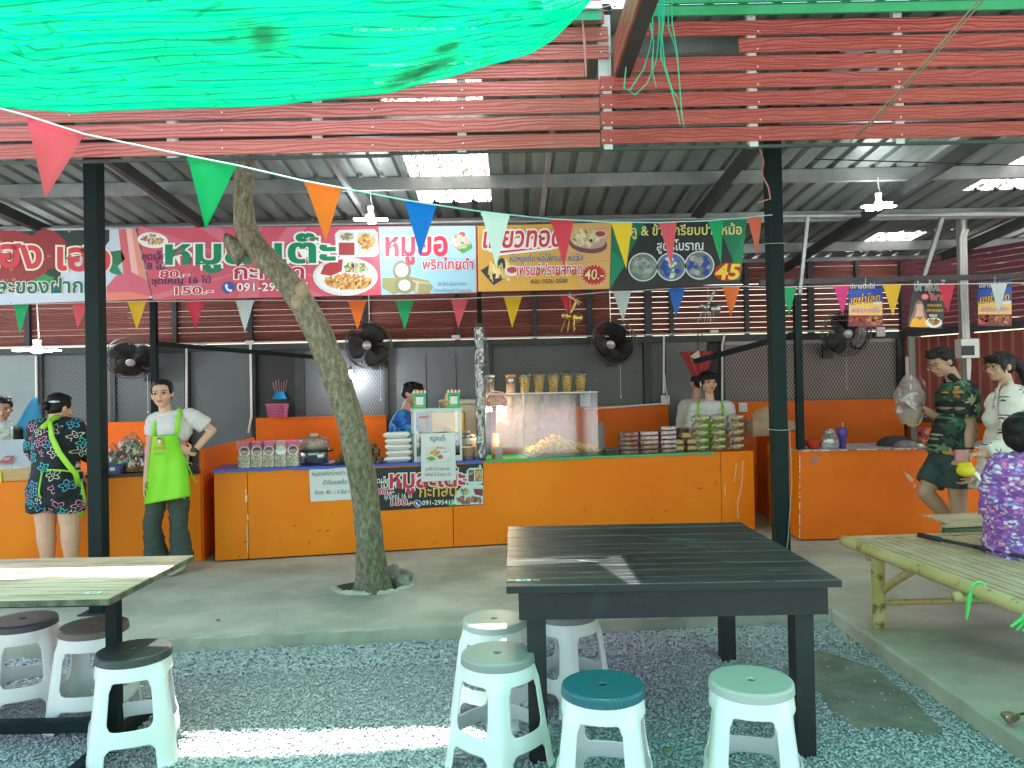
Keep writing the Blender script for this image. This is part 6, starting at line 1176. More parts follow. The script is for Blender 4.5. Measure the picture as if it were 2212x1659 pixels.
for k, px in enumerate((1147, 1178, 1210, 1240, 1270)):
    t = thing('snack_cup', 'clear cup of caramel snacks, %s of the five on the display case' % ['leftmost', 'second', 'middle', 'fourth', 'rightmost'][k], 'snack cup', inc(px, .16, Hc + .0075), 0, 'clear cups of caramel snacks'); m = MB(); m.lathe([(.036, 0), (.038, .004), (.053, .135), (.056, .14), (.053, .144)], None, 26); part(m, 'cup', M['clear'], t, False, True)
    m = MB(); m.grid(lambda u, v: (lambda r, a, z: Vector((r * math.cos(a), r * math.sin(a), z)))((.034 + .015 * v) * (1 + .07 * mn.noise(Vector((u * 40, v * 12, k)))), 2 * PI * u, .004 + .132 * v), 40, 14); m.ell((0, 0, .136), (.047, .047, .02), None, 20, 8); part(m, 'caramel_snack', popc, t); m = MB(); m.lathe([(.054, .145), (.05, .165), (.034, .182), (.012, .188)], None, 24); part(m, 'dome_lid', M['clear'], t, False, True); t.scale = (1.12, 1.12, 1.16)
t = thing('yellow_basket', 'yellow basket behind the wire mesh above the display case', 'basket', at(1112, 830, 9.35)); m = MB(); m.box((-.21, 0, -.06), (.21, .12, .2), bev=.03); part(m, 'body', mat('mustard_basket', (.42, .27, .04), .6), t)
# cup tower and dessert boxes
CP2 = MB(); CP2.lathe([(.045, 0), (.048, .003), (.056, .05), (.059, .052)], None, 22); cpm = CP2.mesh('clear_lid_mesh', clear('milky_lid', (.97, .98, .97), .3, .1, .25, (.8, .82, .8)), True)
for k in range(12):
    o = bpy.data.objects.new('clear_bowl', cpm); C.objects.link(o); o.rotation_euler = (PI, 0, 0); o.location = cpt(1309 + 2 * math.sin(k * .9), .2, LZ + .06 + k * .023, 985) + Vector((0, 0, .0)); tag(o, 'clear plastic bowl in the leaning tower right of the display case' if k < 11 else 'topmost clear bowl of the tower right of the display case', 'bowl', 'tower of clear plastic bowls')
dess = snackmat('dessert_mix', [(.03, .20, .05), (.12, .06, .22), (.45, .16, .05), (.55, .52, .46), (.02, .10, .04), (.30, .08, .22), (.5, .3, .1)], 30)
def dbox(px, d, k, col, lb, w_=.125, h_=.05, cont=None, grp='clear boxes of desserts'):
    p = cpt(px, d, LZ + .0015 + k * (h_ + .002), 975); t = thing('dessert_box', lb, 'dessert box', p, RZ, grp); m = MB(); m.box((-w_ / 2, -.05, .0), (w_ / 2, .05, h_), bev=.006); part(m, 'clear_box', M['clear'], t); m = MB(); m.box((-w_ / 2 + .005, -.045, .003), (w_ / 2 - .005, .045, h_ * .72)); part(m, 'dessert', cont or dess, t); return t
rows = ['bottom', 'second', 'third', 'fourth', 'top']
for c, (px, n_, nm) in enumerate(((1365, 5, 'left'), (1408, 5, 'middle'), (1450, 6, 'right'))):
    for k in range(n_): dbox(px, .1, k, c, 'box of mixed desserts, %s in the %s stack beside the bowl tower' % ((rows + ['sixth'])[k], nm), .19 if c < 2 else .165, .042)
for k in range(2): dbox(1324, .07, k, 0, '%s dark green jelly box by the display case' % ['lower', 'upper'][k], .13, .034, mat('green_jelly', (.01, .06, .03), .3))
pud = mat('pudding_yellow', (.62, .44, .09), .4); pudb = mat('pudding_base', (.06, .02, .03), .5)
for k, (px, row) in enumerate(((1474, 0), (1502, 0), (1474, 1), (1502, 1), (1490, 2))):
    p = cpt(px, .12, LZ + .0015 + row * .062, 975); t = thing('custard_cup', ['yellow custard cup at the lower left of the pyramid', 'yellow custard cup at the lower right of the pyramid', 'yellow custard cup in the middle row left', 'yellow custard cup in the middle row right', 'yellow custard cup on top of the pyramid'][k], 'custard', p, RZ, 'custard cups stacked in a pyramid')
    m = MB(); m.lathe([(.075, 0), (.075, .018), (.07, .019)], None, 4, Matrix.Rotation(R(45), 4, 'Z')); part(m, 'dark_tray', pudb, t); m = MB(); m.lathe([(.068, .02), (.052, .058), (.001, .058)], None, 4, Matrix.Rotation(R(45), 4, 'Z')); part(m, 'custard', pud, t); m = MB(); m.lathe([(.073, .0195), (.056, .0605), (.001, .0606)], None, 4, Matrix.Rotation(R(45), 4, 'Z')); part(m, 'clear_lid', M['clear'], t)
cook = mat('pale_cookie', (.72, .52, .22), .6, 0, (.82, .68, .42), 30, .4, 70); CK = MB(); random.seed(4)
for i in range(11): CK.ell((random.uniform(-.055, .055), random.uniform(-.04, .03), random.uniform(.016, .042)), (.024, .022, .014), None, 10, 6, Euler((random.uniform(-.6, .6), random.uniform(-.6, .6), 0)).to_matrix().to_4x4())
CK.v = [(a * 1.16, b * 1.1, c * 1.04) for a, b, c in CK.v]
ckm = CK.mesh('cookies', cook, True); SH = MB(); SH.lathe([(.06, 0), (.085, .004), (.092, .03), (.095, .032), (.092, .034), (.082, .056), (.05, .066), (.001, .067)], None, 24, Matrix.Diagonal((1, .72, 1, 1))); SH.v = [(a * 1.16, b * 1.1, c * 1.0) for a, b, c in SH.v]; SH.v = [(a, b, c * 1.08) for a, b, c in SH.v]; shm = SH.mesh('clamshell', M['clear'], True)
for c, px in enumerate((1528, 1566, 1606)):
    for k in range(5):
        t = thing('cookie_box', 'clear clamshell of pale cookies, %s in the %s stack by the young seller' % (rows[k], ['left', 'middle', 'right'][c]), 'cookie box', cpt(px + (k % 2), .13, LZ + k * .073, 975), RZ + (k - 2) * .03, 'clamshells of cookies in three stacks')
        part(ckm, 'cookies', None, t); part(shm, 'clamshell', None, t); m = MB(); m.box((-.03, -.072, .036), (.03, -.066, .047)); part(m, 'paper_label', flatmat((.55, .62, .42)), t)
p = at(1640, 905, 8.2); t = thing('cardboard_box', 'open cardboard box with raised flaps behind the right post', 'box', p); cb = mat('cardboard', (.36, .25, .16), .75, 0, (.44, .32, .21), 5); m = MB(); m.box((-.1, -.1, -.18), (.3, .2, -.02)); part(m, 'carton', cb, t)
m = MB(); m.add([(-.1, -.1, -.02), (.1, -.1, -.02), (.03, -.16, .14), (-.12, -.15, .06)], [(0, 1, 2, 3)]); part(m, 'flap', cb, t, solid=.005); m = MB(); m.add([(.1, -.1, -.02), (.32, -.1, -.02), (.4, -.2, -.1), (.18, -.2, -.12)], [(0, 1, 2, 3)]); part(m, 'flap', cb, t, solid=.005)
# ---------------------------------------------------------------- goods on the left counter
LZ2 = .899; LANG = math.atan2(LU.y, LU.x)
t = thing('display_crate', 'wooden display tray with a white lining board at the left edge', 'display tray', lpt(20, .02, .873), LANG); m = MB(); m.box((-.45, 0, 0), (.17, .02, .10), bev=.003); m.box((-.45, .02, 0), (.17, .5, .02)); m.box((.15, .021, .021), (.17, .5, .10)); part(m, 'wooden_tray', mat('pine', (.50, .30, .10), .55, 0, (.58, .38, .15), 6, stretch=(1, 6, 6)), t)
m = MB(); m.add([(-.45, .06, .10), (.165, .06, .10), (.10, .46, .32), (-.45, .46, .32)], [(0, 1, 2, 3)]); part(m, 'white_board', mat('lining_white', (.62, .66, .68), .5), t, solid=.008); m = MB()
for i, (x, c) in enumerate(((-.33, (.68, .68, .66)), (-.20, (.66, .6, .3)), (-.06, (.66, .62, .4)), (.06, (.64, .66, .66)))): m.ell((x, .05, .10), (.07, .035, .02), flatmat(c), 10, 6)
part(m, 'packets', None, t); m = MB(); m.add([(-.13, .10, .135), (-.02, .10, .135), (-.03, .17, .17), (-.03, .20, .19), (-.10, .20, .19), (-.11, .16, .165)], [(0, 1, 2, 3, 4, 5)], flatmat((.60, .16, .15))); m.add([(-.095, .135, .158), (-.05, .135, .158), (-.05, .17, .177), (-.095, .17, .177)], [(0, 1, 2, 3)], flatmat((.62, .55, .4))); m.v = [(x, y - .012, z + .008) for x, y, z in m.v]; part(m, 'red_print', None, t)
m = MB(); m.box((-.26, -.012, -.03), (-.06, -.004, .075), flatmat((.66, .58, .01))); 
for i in range(10): x = -.24 + (i % 5) * .035; z = .01 + (i // 5) * .03; m.box((x, -.0145, z), (x + .016, -.0132, z + .012 + .006 * (i % 2)), flatmat((.08, .22, .05)))
part(m, 'yellow_price_card', None, t)
for k in range(3):
    m = MB(); m.lathe([(.04, 0), (.055, .06), (.058, .062), (.055, .064), (.001, .064)], None, 18); single(m, 'white_cup', M['white'], 'white lidded cup, %s in the stack behind the woman in the printed romper' % ['lowest', 'middle', 'highest'][k], 'cup', (0, 0, 0), 'white cups stacked on the left counter', True).location = lpt(72, .5, LZ2 + .06 + k * .072)
cols = [('brown snacks', (.45, .20, .07), (.68, .40, .18)), ('yellow crisps', (.78, .55, .06), (.84, .72, .25)), ('brown nuts', (.36, .18, .08), (.6, .38, .2)), ('pale snacks', (.66, .6, .42), (.78, .74, .64)), ('green snacks', (.24, .32, .10), (.5, .5, .26))]
spots = [(252, .30, .13, 0), (272, .34, .12, 1), (236, .22, .0, 2), (262, .18, .0, 3), (276, .28, .07, 1), (291, .22, .0, 2), (248, .10, .0, 4), (281, .08, .0, 0), (300, .12, .0, 2), (312, .2, .0, 3), (306, .3, .06, 2), (262, .4, .15, 1), (212, .16, 0, 3), (222, .3, .05, 0)]
pos_ = ['at the back left', 'high at the back', 'beside the left post', 'in the middle', 'on top of the middle bags', 'right of the middle', 'in the front row left', 'in the front row centre', 'in the front row right', 'next to the green apron', 'behind the green apron edge', 'highest of the heap', 'left of the left post', 'behind the left post']
for k, (px, d, z, ci) in enumerate(spots):
    nm, c1, c2 = cols[ci]; t = thing('clear_snack_bag', 'clear bag of %s %s on the left counter' % (nm, pos_[k]), 'snack bag', lpt(px, d, LZ2 + z), LANG + random.uniform(-.4, .4), 'clear bags heaped on the left counter'); s = random.uniform(1.05, 1.4); m = MB()
    m.grid(lambda u, v: (lambda a, w_: Vector((.062 * s * math.cos(a) * w_ + .012 * mn.noise(Vector((u * 5, v * 4, k))), .036 * s * math.sin(a) * w_, .145 * s * v)))(2 * PI * u, max(.1, math.sin(PI * min(.93, .22 + v * .72)))), 24, 14); part(m, 'clear_film', clear('bag_film', (.95, .95, .95), .3, .12), t, False, True); m = MB()
    m.grid(lambda u, v: (lambda a, w_: Vector((.054 * s * math.cos(a) * w_ + .012 * mn.noise(Vector((u * 9, v * 4, k))), .03 * s * math.sin(a) * w_ + .006 * mn.noise(Vector((u * 9, v * 8, k + 3))), .004 + .10 * s * v)))(2 * PI * u, math.sin(PI * min(.98, .3 + v * .68))), 24, 12); part(m, 'snacks', snackmat('bag_' + nm.replace(' ', '_'), [c1, c2, tuple(x * .6 for x in c1)], 55), t)
for k, (px, d, lb) in enumerate(((246, .02, 'pale blue plastic tub at the front of the left counter'), (215, .03, 'lilac packet tub left of the post on the snack counter'))):
    t = thing('plastic_tray', lb, 'tub', lpt(px, d, LZ2), LANG); m = MB(); m.lathe([(.085, 0), (.1, .085), (.104, .086), (.104, .09), (.097, .09), (.083, .006), (.001, .006)], None, 4, Matrix.Rotation(R(45), 4, 'Z') @ Matrix.Diagonal((1.15, .8, 1, 1))); part(m, 'tub', clear('blue_tub%d' % k, (.5, .6, .85), .2, .2, .45, (.25, .35, .6)), t); m = MB(); m.box((-.02, -.072, .03), (.02, -.066, .06)); part(m, 'sticker', flatmat((.65, .68, .7)), t)
m = MB(); m.grid(lambda u, v: (lambda a, r: Vector((r * math.cos(a) + .10 * v, .3 * r * math.sin(a), .44 * v)))(2 * PI * u, (.19 * (1 - v) + .02) * (1 + .12 * mn.noise(Vector((u * 6, v * 3, 2))))), 28, 14); single(m, 'blue_bag', thin('blue_film', (.06, .36, .55), .4), 'large translucent blue bag standing behind the left display tray', 'bag', (0, 0, 0), None, True).location = at(55, 955, 7.6)
m = MB(); m.lathe([(.055, 0), (.06, .01), (.06, .22), (.05, .24), (.001, .24)], None, 20); single(m, 'blender_jar', clear('jar_haze', (.9, .95, .92), .2, .1, .3, (.6, .68, .64)), 'clear jug standing before the person at the far left', 'jug', (0, 0, 0), None, True).location = at(12, 965, 7.0)
# ---------------------------------------------------------------- goods on the right counter
RZc = .9415
def rpt(px, d=0.0): q = at(px, 970, 7.12 + d); q.z = RZc; return q
m = MB(); m.lathe([(.03, 0), (.034, .008), (.05, .02), (.075, .065), (.078, .067), (.072, .064), (.045, .022), (.001, .014)], None, 30); single(m, 'red_bowl', mat('red_plastic_bowl', (.66, .07, .015), .35), 'bright red plastic bowl on the striped cloth', 'bowl', (0, 0, 0), None, True).location = rpt(1757, .14); bpy.data.objects['red_bowl'].scale = (1.35, 1.35, 1.3)
t = thing('tumbler', 'purple insulated tumbler with a pale straw on the striped cloth', 'tumbler', rpt(1820, .1)); m = MB(); m.lathe([(.03, 0), (.032, .004), (.034, .09), (.046, .115), (.048, .19), (.046, .192)], None, 26); part(m, 'cup', mat('purple_steel', (.10, .06, .30), .35, .3), t, False, True); m = MB(); m.lathe([(.046, .193), (.044, .2), (.001, .201)], None, 22); part(m, 'lid', M['clear'], t); m = MB(); m.tube([(.005, 0, .2), (.008, 0, .245)], .0045, n=6); part(m, 'straw', mat('straw_peach', (.7, .55, .48), .4), t)
m = MB(); m.grid(lambda u, v: (lambda a, r: Vector((r * math.cos(a), .7 * r * math.sin(a), .19 * v)))(2 * PI * u, (.085 * math.sin(PI * min(.95, .3 + .62 * v)) + .012 * mn.noise(Vector((u * 7, v * 4, 6)))) * (1 + .5 * (v > .8) * (v - .8) * 5)), 26, 16); single(m, 'plastic_bag', M['shrink'], 'crumpled clear bag between the red bowl and the tumbler', 'bag', (0, 0, 0), None, True).location = rpt(1793, .06)
def hat(px, d, s, c, lb, z=0):
    m = MB(); m.lathe([(1.0, 0), (.98, .01), (.85, .35), (.5, .62), (.001, .7)], None, 26, Matrix.Diagonal((s, s * .7, s * .75, 1))); o = single(m, 'cloth_heap', mat('heap_' + lb[:5].strip(), c, .7, 0, tuple(x * 1.6 for x in c), 14, .4, 20), lb, 'cloth', (0, 0, 0), None, True); o.location = rpt(px, d) + Vector((0, 0, z))
hat(1935, .3, .19, (.03, .022, .018), 'dark crumpled bag lying on the striped cloth'); hat(1958, .12, .12, (.14, .13, .12), 'grey round cloth cap on the striped cloth'); hat(2010, .28, .16, (.14, .15, .15), 'grey bag behind the patterned red packet'); hat(1985, .16, .05, (.45, .52, .52), 'pale folded cloth beside the grey cap')
m = MB(); m.box((-.11, -.04, 0), (.12, .04, .17), bev=.02); single(m, 'patterned_packet', snackmat('red_print', [(.25, .02, .06), (.2, .015, .05), (.45, .05, .04), (.6, .3, .04), (.22, .02, .06)], 22), 'dark red packet with yellow swirls behind the man', 'packet', (0, 0, 0), None, True).location = rpt(2012, .2)
# hanging clear bag
p = at(1965, 840, 6.6); t = thing('hanging_bag', 'clear plastic bag of goods hanging behind the man with the phone', 'bag', p); m = MB(); m.grid(lambda u, v: (lambda a, r: Vector((r * math.cos(a), .6 * r * math.sin(a), .12 - .42 * v)))(2 * PI * u, (.02 + .11 * math.sin(PI * min(.86, v * .85 + .02)) ** .8) * (1 + .28 * mn.noise(Vector((u * 7, v * 4, 8))))), 28, 18); part(m, 'film', clear('pinkish_film', (.92, .88, .88), .35, .1, .35, (.66, .58, .56)), t, False, True); m = MB(); m.tube([(.03, 0, .05), (.09, 0, .10), (.13, 0, .04), (.13, 0, -.1), (.09, 0, -.16)], .012, n=6); part(m, 'handle', M['clear'], t); m = MB(); m.ell((.02, 0, -.24), (.085, .05, .09), None, 14, 8); part(m, 'bread', mat('pale_bread', (.55, .42, .3), .7), t, False, True)
# ---------------------------------------------------------------- leaves, bird
lf = [('dry_leaf', 795, 1294, .10, .026, 'small curled green brown leaf on the concrete in front of the tree'), ('dry_leaf', 725, 1754 - 0, 0, 0, '')][:1] + [('dry_leaf', 471, 1341, .1, .022, 'pale round leaf on the concrete edge left of centre'), ('dry_leaf', 860, 1417, .02, .02, 'yellow leaf on the gravel near the kerb'), ('dry_leaf', 906, 1400, .02, .014, 'tiny pale leaf on the gravel by the kerb'), ('dry_leaf', 618, 1490, .02, .016, 'dark curled leaf on the gravel left of centre'), ('dry_leaf', 259, 1610, .02, .026, 'yellow leaf on the gravel under the front stool'), ('dry_leaf', 1440, 1625, .02, .024, 'tan leaf on the gravel between the two front stools'), ('dry_leaf', 1595, 1395, .02, .014, 'small yellow leaf on the gravel behind the black table')]
for n_, px, py, z, s, lb in lf:
    p = atz(px, py, z); m = MB(); a0 = random.uniform(0, 6)
    m.grid(lambda u, v: (lambda x, y: Vector((x * math.cos(a0) - y * math.sin(a0), x * math.sin(a0) + y * math.cos(a0), .004 + 14 * y * y + .12 * abs(x))))((u - .5) * 2 * s, (v - .5) * s * math.sin(PI * (.05 + .9 * u))), 8, 6); single(m, n_, mat('leaf_' + lb[:4].strip(), random.choice([(.36, .28, .08), (.42, .34, .16), (.30, .20, .07)]), .6), lb, 'leaf', (0, 0, 0), None, True, solid=.0015).location = p
m = MB(); random.seed(33)
for i in range(150):
    px, py = random.uniform(250, 1780), random.uniform(1290, 1650); z = .104 if py < 1360 else .014; q = atz(px, py, z); a = random.uniform(0, 6.28); L = random.uniform(.004, .012); u_ = Vector((math.cos(a), math.sin(a), .2)) * L; v_ = Vector((-math.sin(a), math.cos(a), 0)) * L * .45
    if py < 1350 and q.y < kerby(q.x) + .03: continue
    m.add([q - u_, q - v_, q + u_, q + v_], [(0, 1, 2, 3)], mat('litter_%d' % (i % 3), ((.30, .20, .07), (.12, .09, .05), (.5, .46, .36))[i % 3], .8) if i < 3 else bpy.data.materials['litter_%d' % (i % 3)])
o = struct(m, 'scattered_litter', None, kind='stuff')
p = atz(2183, 1570, .1); br = mat('sparrow_brown', (.13, .075, .035), .8, 0, (.30, .20, .12), 60, .3, 120)
m = MB()
for c, r in (((0, 0, .038), (.030, .022, .024)), ((-.022, 0, .046), (.016, .016, .016)), ((-.034, 0, .056), (.0145, .0135, .0135)), ((.026, 0, .04), (.018, .012, .010)), ((.042, .0, .044), (.014, .008, .005))): m.ell(c, r, None, 14, 10)
t = thing('sparrow', 'small brown sparrow standing on the concrete ledge at the lower right', 'bird', p, R(20)); me = remesh_mesh(m, 'body', .003, 3); me.materials.append(br); part(me, 'body', None, t)
m = MB(); m.lathe([(.0045, 0), (.0005, .010)], None, 8, Matrix.Translation((-.046, 0, .055)) @ Matrix.Rotation(R(-95), 4, 'Y')); part(m, 'beak', M['black'], t)
for s in (-1, 1):
    m = MB(); m.ell((.006, s * .019, .042), (.026, .005, .014), None, 12, 8); part(m, 'wing', mat('sparrow_wing', (.07, .04, .02), .8, 0, (.2, .12, .06), 80), t, False, True); m = MB(); m.tube([(-.004, s * .008, .02), (-.002, s * .009, .004), (-.012, s * .011, .0015)], .0015, n=5); part(m, 'leg', mat('sparrow_leg', (.3, .18, .12), .6), t); m = MB(); m.ell((-.041, s * .0115, .059), (.0022, .0018, .0022), None, 8, 6); part(m, 'eye', M['black'], t)
    m = MB(); m.ell((-.036, s * .0122, .052), (.006, .003, .0045), None, 8, 6); part(m, 'cheek', mat('sparrow_cheek', (.6, .56, .5), .8), t)
m = MB(); m.box((.045, -.007, .040), (.085, .007, .044)); part(m, 'tail', mat('sparrow_wing', (.07, .04, .02), .8), t)
# ---------------------------------------------------------------- people
def cap(m, p, q, r0, r1, flat=False, n=14):
    p, q = Vector(p), Vector(q); d = (q - p)
    if d.length < 1e-4: d = Vector((0, 0, 1e-3))
    d.normalize()
    if flat: m.tube([p, q], [r0, r1], n=n); return
    m.tube([p - d * r0, p - d * r0 * .8, p - d * r0 * .45, p, p.lerp(q, .5), q, q + d * r1 * .45, q + d * r1 * .8, q + d * r1], [r0 * .05, r0 * .6, r0 * .89, r0, (r0 + r1) / 2, r1, r1 * .89, r1 * .6, r1 * .05], n=n)
def hand(m, wr, dv, pn, curl, s=1, thumb=1):
    wr, d, pn = Vector(wr), Vector(dv).normalized(), Vector(pn).normalized(); pn = (pn - d * pn.dot(d)).normalized(); sd = d.cross(pn) * thumb
    T = Matrix((sd, d, pn)).transposed().to_4x4(); m.ell(wr + d * .045 * s, (.036 * s, .052 * s, .015 * s), None, 12, 8, T); cap(m, wr - d * .01, wr + d * .03 * s, .022 * s, .022 * s)
    for i, L in enumerate((.066, .074, .070, .055)):
        b = wr + d * (.086 - .004 * abs(i - 1.2)) * s + sd * (.030 - .0205 * i) * s; a1 = curl * .5; a2 = curl * 1.3
        d1 = d * math.cos(a1) + pn * math.sin(a1) + sd * (.10 - .07 * i); d2 = d * math.cos(a2) + pn * math.sin(a2) + sd * (.05 - .03 * i); k = b + d1 * L * .55 * s
        cap(m, b - d * .012, k, .0085 * s, .0078 * s, n=8); cap(m, k, k + d2 * L * .5 * s, .0078 * s, .0062 * s, n=8)
    b = wr + d * .025 * s + sd * .028 * s; t1 = b + (d * .6 + sd * .75 + pn * .25).normalized() * .034 * s; cap(m, b, t1, .011 * s, .0095 * s, n=8); cap(m, t1, t1 + (d * .9 + sd * .25 + pn * (.2 + .3 * curl)).normalized() * .028 * s, .0092 * s, .007 * s, n=8)
SK = mat('skin_warm', (.62, .35, .225), .5, 0, (.68, .40, .27), 8); SKD = mat('skin_tan', (.46, .275, .18), .5, 0, (.52, .32, .22), 8)
HAIR = mat('black_hair', (.006, .0055, .0055), .5, 0, (.013, .012, .011), 30, .3, 90, stretch=(3, 3, .5), spec=.25); LIP = mat('lip', (.40, .12, .10), .45); EYE = mat('eye_dark', (.012, .01, .01), .2); EYW = mat('eye_white', (.6, .58, .55), .3)
class Person:
    def __init__(s, label, px, Y, yaw, skin=SK, z=.1, group=None):
        p = at(px, 1000, Y); s.root = thing('person', label, 'person', (p.x, Y, z), R(yaw), group); s.Y = Y; s.R = Matrix.Rotation(-R(yaw), 3, 'Z'); s.o = Vector((p.x, Y, z)); s.m = MB(); s.skin = skin
    def J(s, px, py, dy=0): return s.R @ (at(px, py, s.Y + dy) - s.o)
    def W(s, v): return s.R @ Vector(v)
    def head(s, c, yaw=0, pitch=0, roll=0, sc=1.0, hair='bun', prof=True):
        T = Matrix.Translation(c) @ Euler((R(pitch), R(roll), R(yaw))).to_matrix().to_4x4() @ Matrix.Diagonal((sc * 1.03, sc, sc * .90, 1)); s.HT = T; m = s.m
        def e(cc, r): m.ell((0, 0, 0), (1, 1, 1), None, 18, 12, T @ Matrix.Translation(cc) @ Matrix.Diagonal((r[0], r[1], r[2], 1)))
        e((0, .012, .035), (.072, .092, .083)); e((0, -.018, -.028), (.062, .070, .083)); e((0, -.046, -.088), (.033, .032, .026)); e((0, -.01, -.06), (.055, .055, .045)); e((0, -.074, .028), (.05, .016, .012))
        cap(m, T @ Vector((0, -.086, .004)), T @ Vector((0, -.101, -.028)), .008 * sc, .0125 * sc); e((.009, -.094, -.033), (.009, .009, .007)); e((-.009, -.094, -.033), (.009, .009, .007)); e((0, -.088, -.058), (.02, .012, .009))
        for q in (-1, 1): e((q * .072, .012, -.008), (.010, .02, .031)); e((q * .036, -.058, -.024), (.030, .026, .028))
        f = MB()
        for q in (-1, 1): f.ell((0, 0, 0), (1, 1, 1), EYW, 10, 6, T @ Matrix.Translation((q * .031, -.0815, .004)) @ Matrix.Diagonal((.0155, .007, .0075, 1))); f.ell((0, 0, 0), (1, 1, 1), EYE, 10, 6, T @ Matrix.Translation((q * .031, -.0855, .004)) @ Matrix.Diagonal((.0085, .005, .0078, 1))); f.tube([T @ Vector((q * .013, -.086, .009)), T @ Vector((q * .031, -.0885, .0135)), T @ Vector((q * .048, -.08, .008))], .0025 * sc, EYE, 5)
        part(f, 'eyes', None, s.root); f = MB()
        for q in (-1, 1): f.tube([T @ Vector((q * .014, -.0885, .027)), T @ Vector((q * .034, -.0895, .033)), T @ Vector((q * .055, -.074, .027))], [.0016 * sc, .0023 * sc, .0012 * sc], None, 6)
        part(f, 'eyebrows', HAIR, s.root); f = MB(); f.ell((0, 0, 0), (1, 1, 1), None, 12, 8, T @ Matrix.Translation((0, -.0955, -.056)) @ Matrix.Diagonal((.021, .006, .0045, 1))); f.ell((0, 0, 0), (1, 1, 1), None, 12, 8, T @ Matrix.Translation((0, -.0955, -.063)) @ Matrix.Diagonal((.018, .006, .005, 1))); part(f, 'lips', LIP, s.root, False, True)
        h = MB()
        def he(cc, r): h.ell((0, 0, 0), (1, 1, 1), None, 18, 12, T @ Matrix.Translation(cc) @ Matrix.Diagonal((r[0], r[1], r[2], 1)))
        he((0, .026, .046), (.083, .093, .088)); he((0, .045, -.005), (.074, .068, .07))
        if hair == 'bun':
            he((0, .0, .096), (.060, .068, .034)); he((0, .125, -.01), (.042, .035, .04))
            for q in (-1, 1): he((q * .064, .002, .04), (.016, .042, .05))
        if hair == 'short':
            he((0, -.055, .105), (.062, .05, .030)); he((.02, -.07, .092), (.05, .04, .022)); he((0, -.01, .112), (.07, .075, .035))
            for i in range(16): a = i * .4; h.ell((0, 0, 0), (1, 1, 1), None, 8, 6, T @ Matrix.Translation((.055 * math.cos(a), -.02 + .06 * math.sin(a), .118 + .012 * math.sin(i * 2.3))) @ Matrix.Rotation(i, 4, 'Z') @ Matrix.Diagonal((.03, .014, .016, 1)))
        if hair in ('ponytail', 'tied'):
            he((0, -.055, .075), (.064, .042, .035)); 
            for i in range(9): x = -.055 + .014 * i; cap(h, T @ Vector((x, -.068, .09)), T @ Vector((x * 1.1, -.088 + abs(x) * .35, .036 - .006 * (i % 3))), .012 * sc, .006 * sc, n=8)
            for q in (-1, 1): he((q * .068, -.025, .03), (.014, .035, .055)); cap(h, T @ Vector((q * .07, -.035, .03)), T @ Vector((q * .073, -.03, -.06)), .010 * sc, .004 * sc, n=8)
            if hair == 'ponytail':
                he((0, .12, .04), (.03, .03, .03)); cap(h, T @ Vector((0, .13, .04)), T @ Vector((.01, .19, -.05)), .035 * sc, .04 * sc); cap(h, T @ Vector((.01, .19, -.05)), T @ Vector((.01, .20, -.20)), .04 * sc, .014 * sc)
        if hair == 'bob': he((0, .03, -.02), (.095, .09, .10)); he((0, .045, .03), (.092, .09, .09)); he((0, -.06, .09), (.06, .04, .03))
        me = remesh_mesh(h, 'hair', .006 * sc, 3)
        crumple(me, lambda c: .0022 * mn.noise(Vector((c.x * 70, c.y * 70, c.z * 14))) + .002 * mn.noise(c * 38))
        me.materials.append(HAIR); part(me, 'hair', None, s.root)
    def limb(s, pts, rs):
        for i in range(len(pts) - 1): cap(s.m, pts[i], pts[i + 1], rs[i], rs[i + 1])
    def e(s, c, r, T=None): s.m.ell(c, r, None, 18, 12, T)
    def body(s, voxel=.0055):
        me = remesh_mesh(s.m, 'body', voxel, 4); me.materials.append(s.skin); part(me, 'body', None, s.root)
    def cloth(s, name, m, mt, voxel=.008, wr=.004, label=None):
        me = remesh_mesh(m, name, voxel, 3)
        crumple(me, lambda c: wr * 1.5 * mn.noise(Vector((c.x * 9, c.y * 9, c.z * 16))) + wr * 1.3 * (1 - abs(mn.noise(Vector((c.x * 5 + 3, c.y * 5, c.z * 11 + c.x * 6))))) ** 6 + wr * .5 * mn.noise(c * 30))
        me.materials.append(mt); return part(me, name, None, s.root, label=label)
def sock(m, c, r): m.ell(c, r, None, 18, 12)
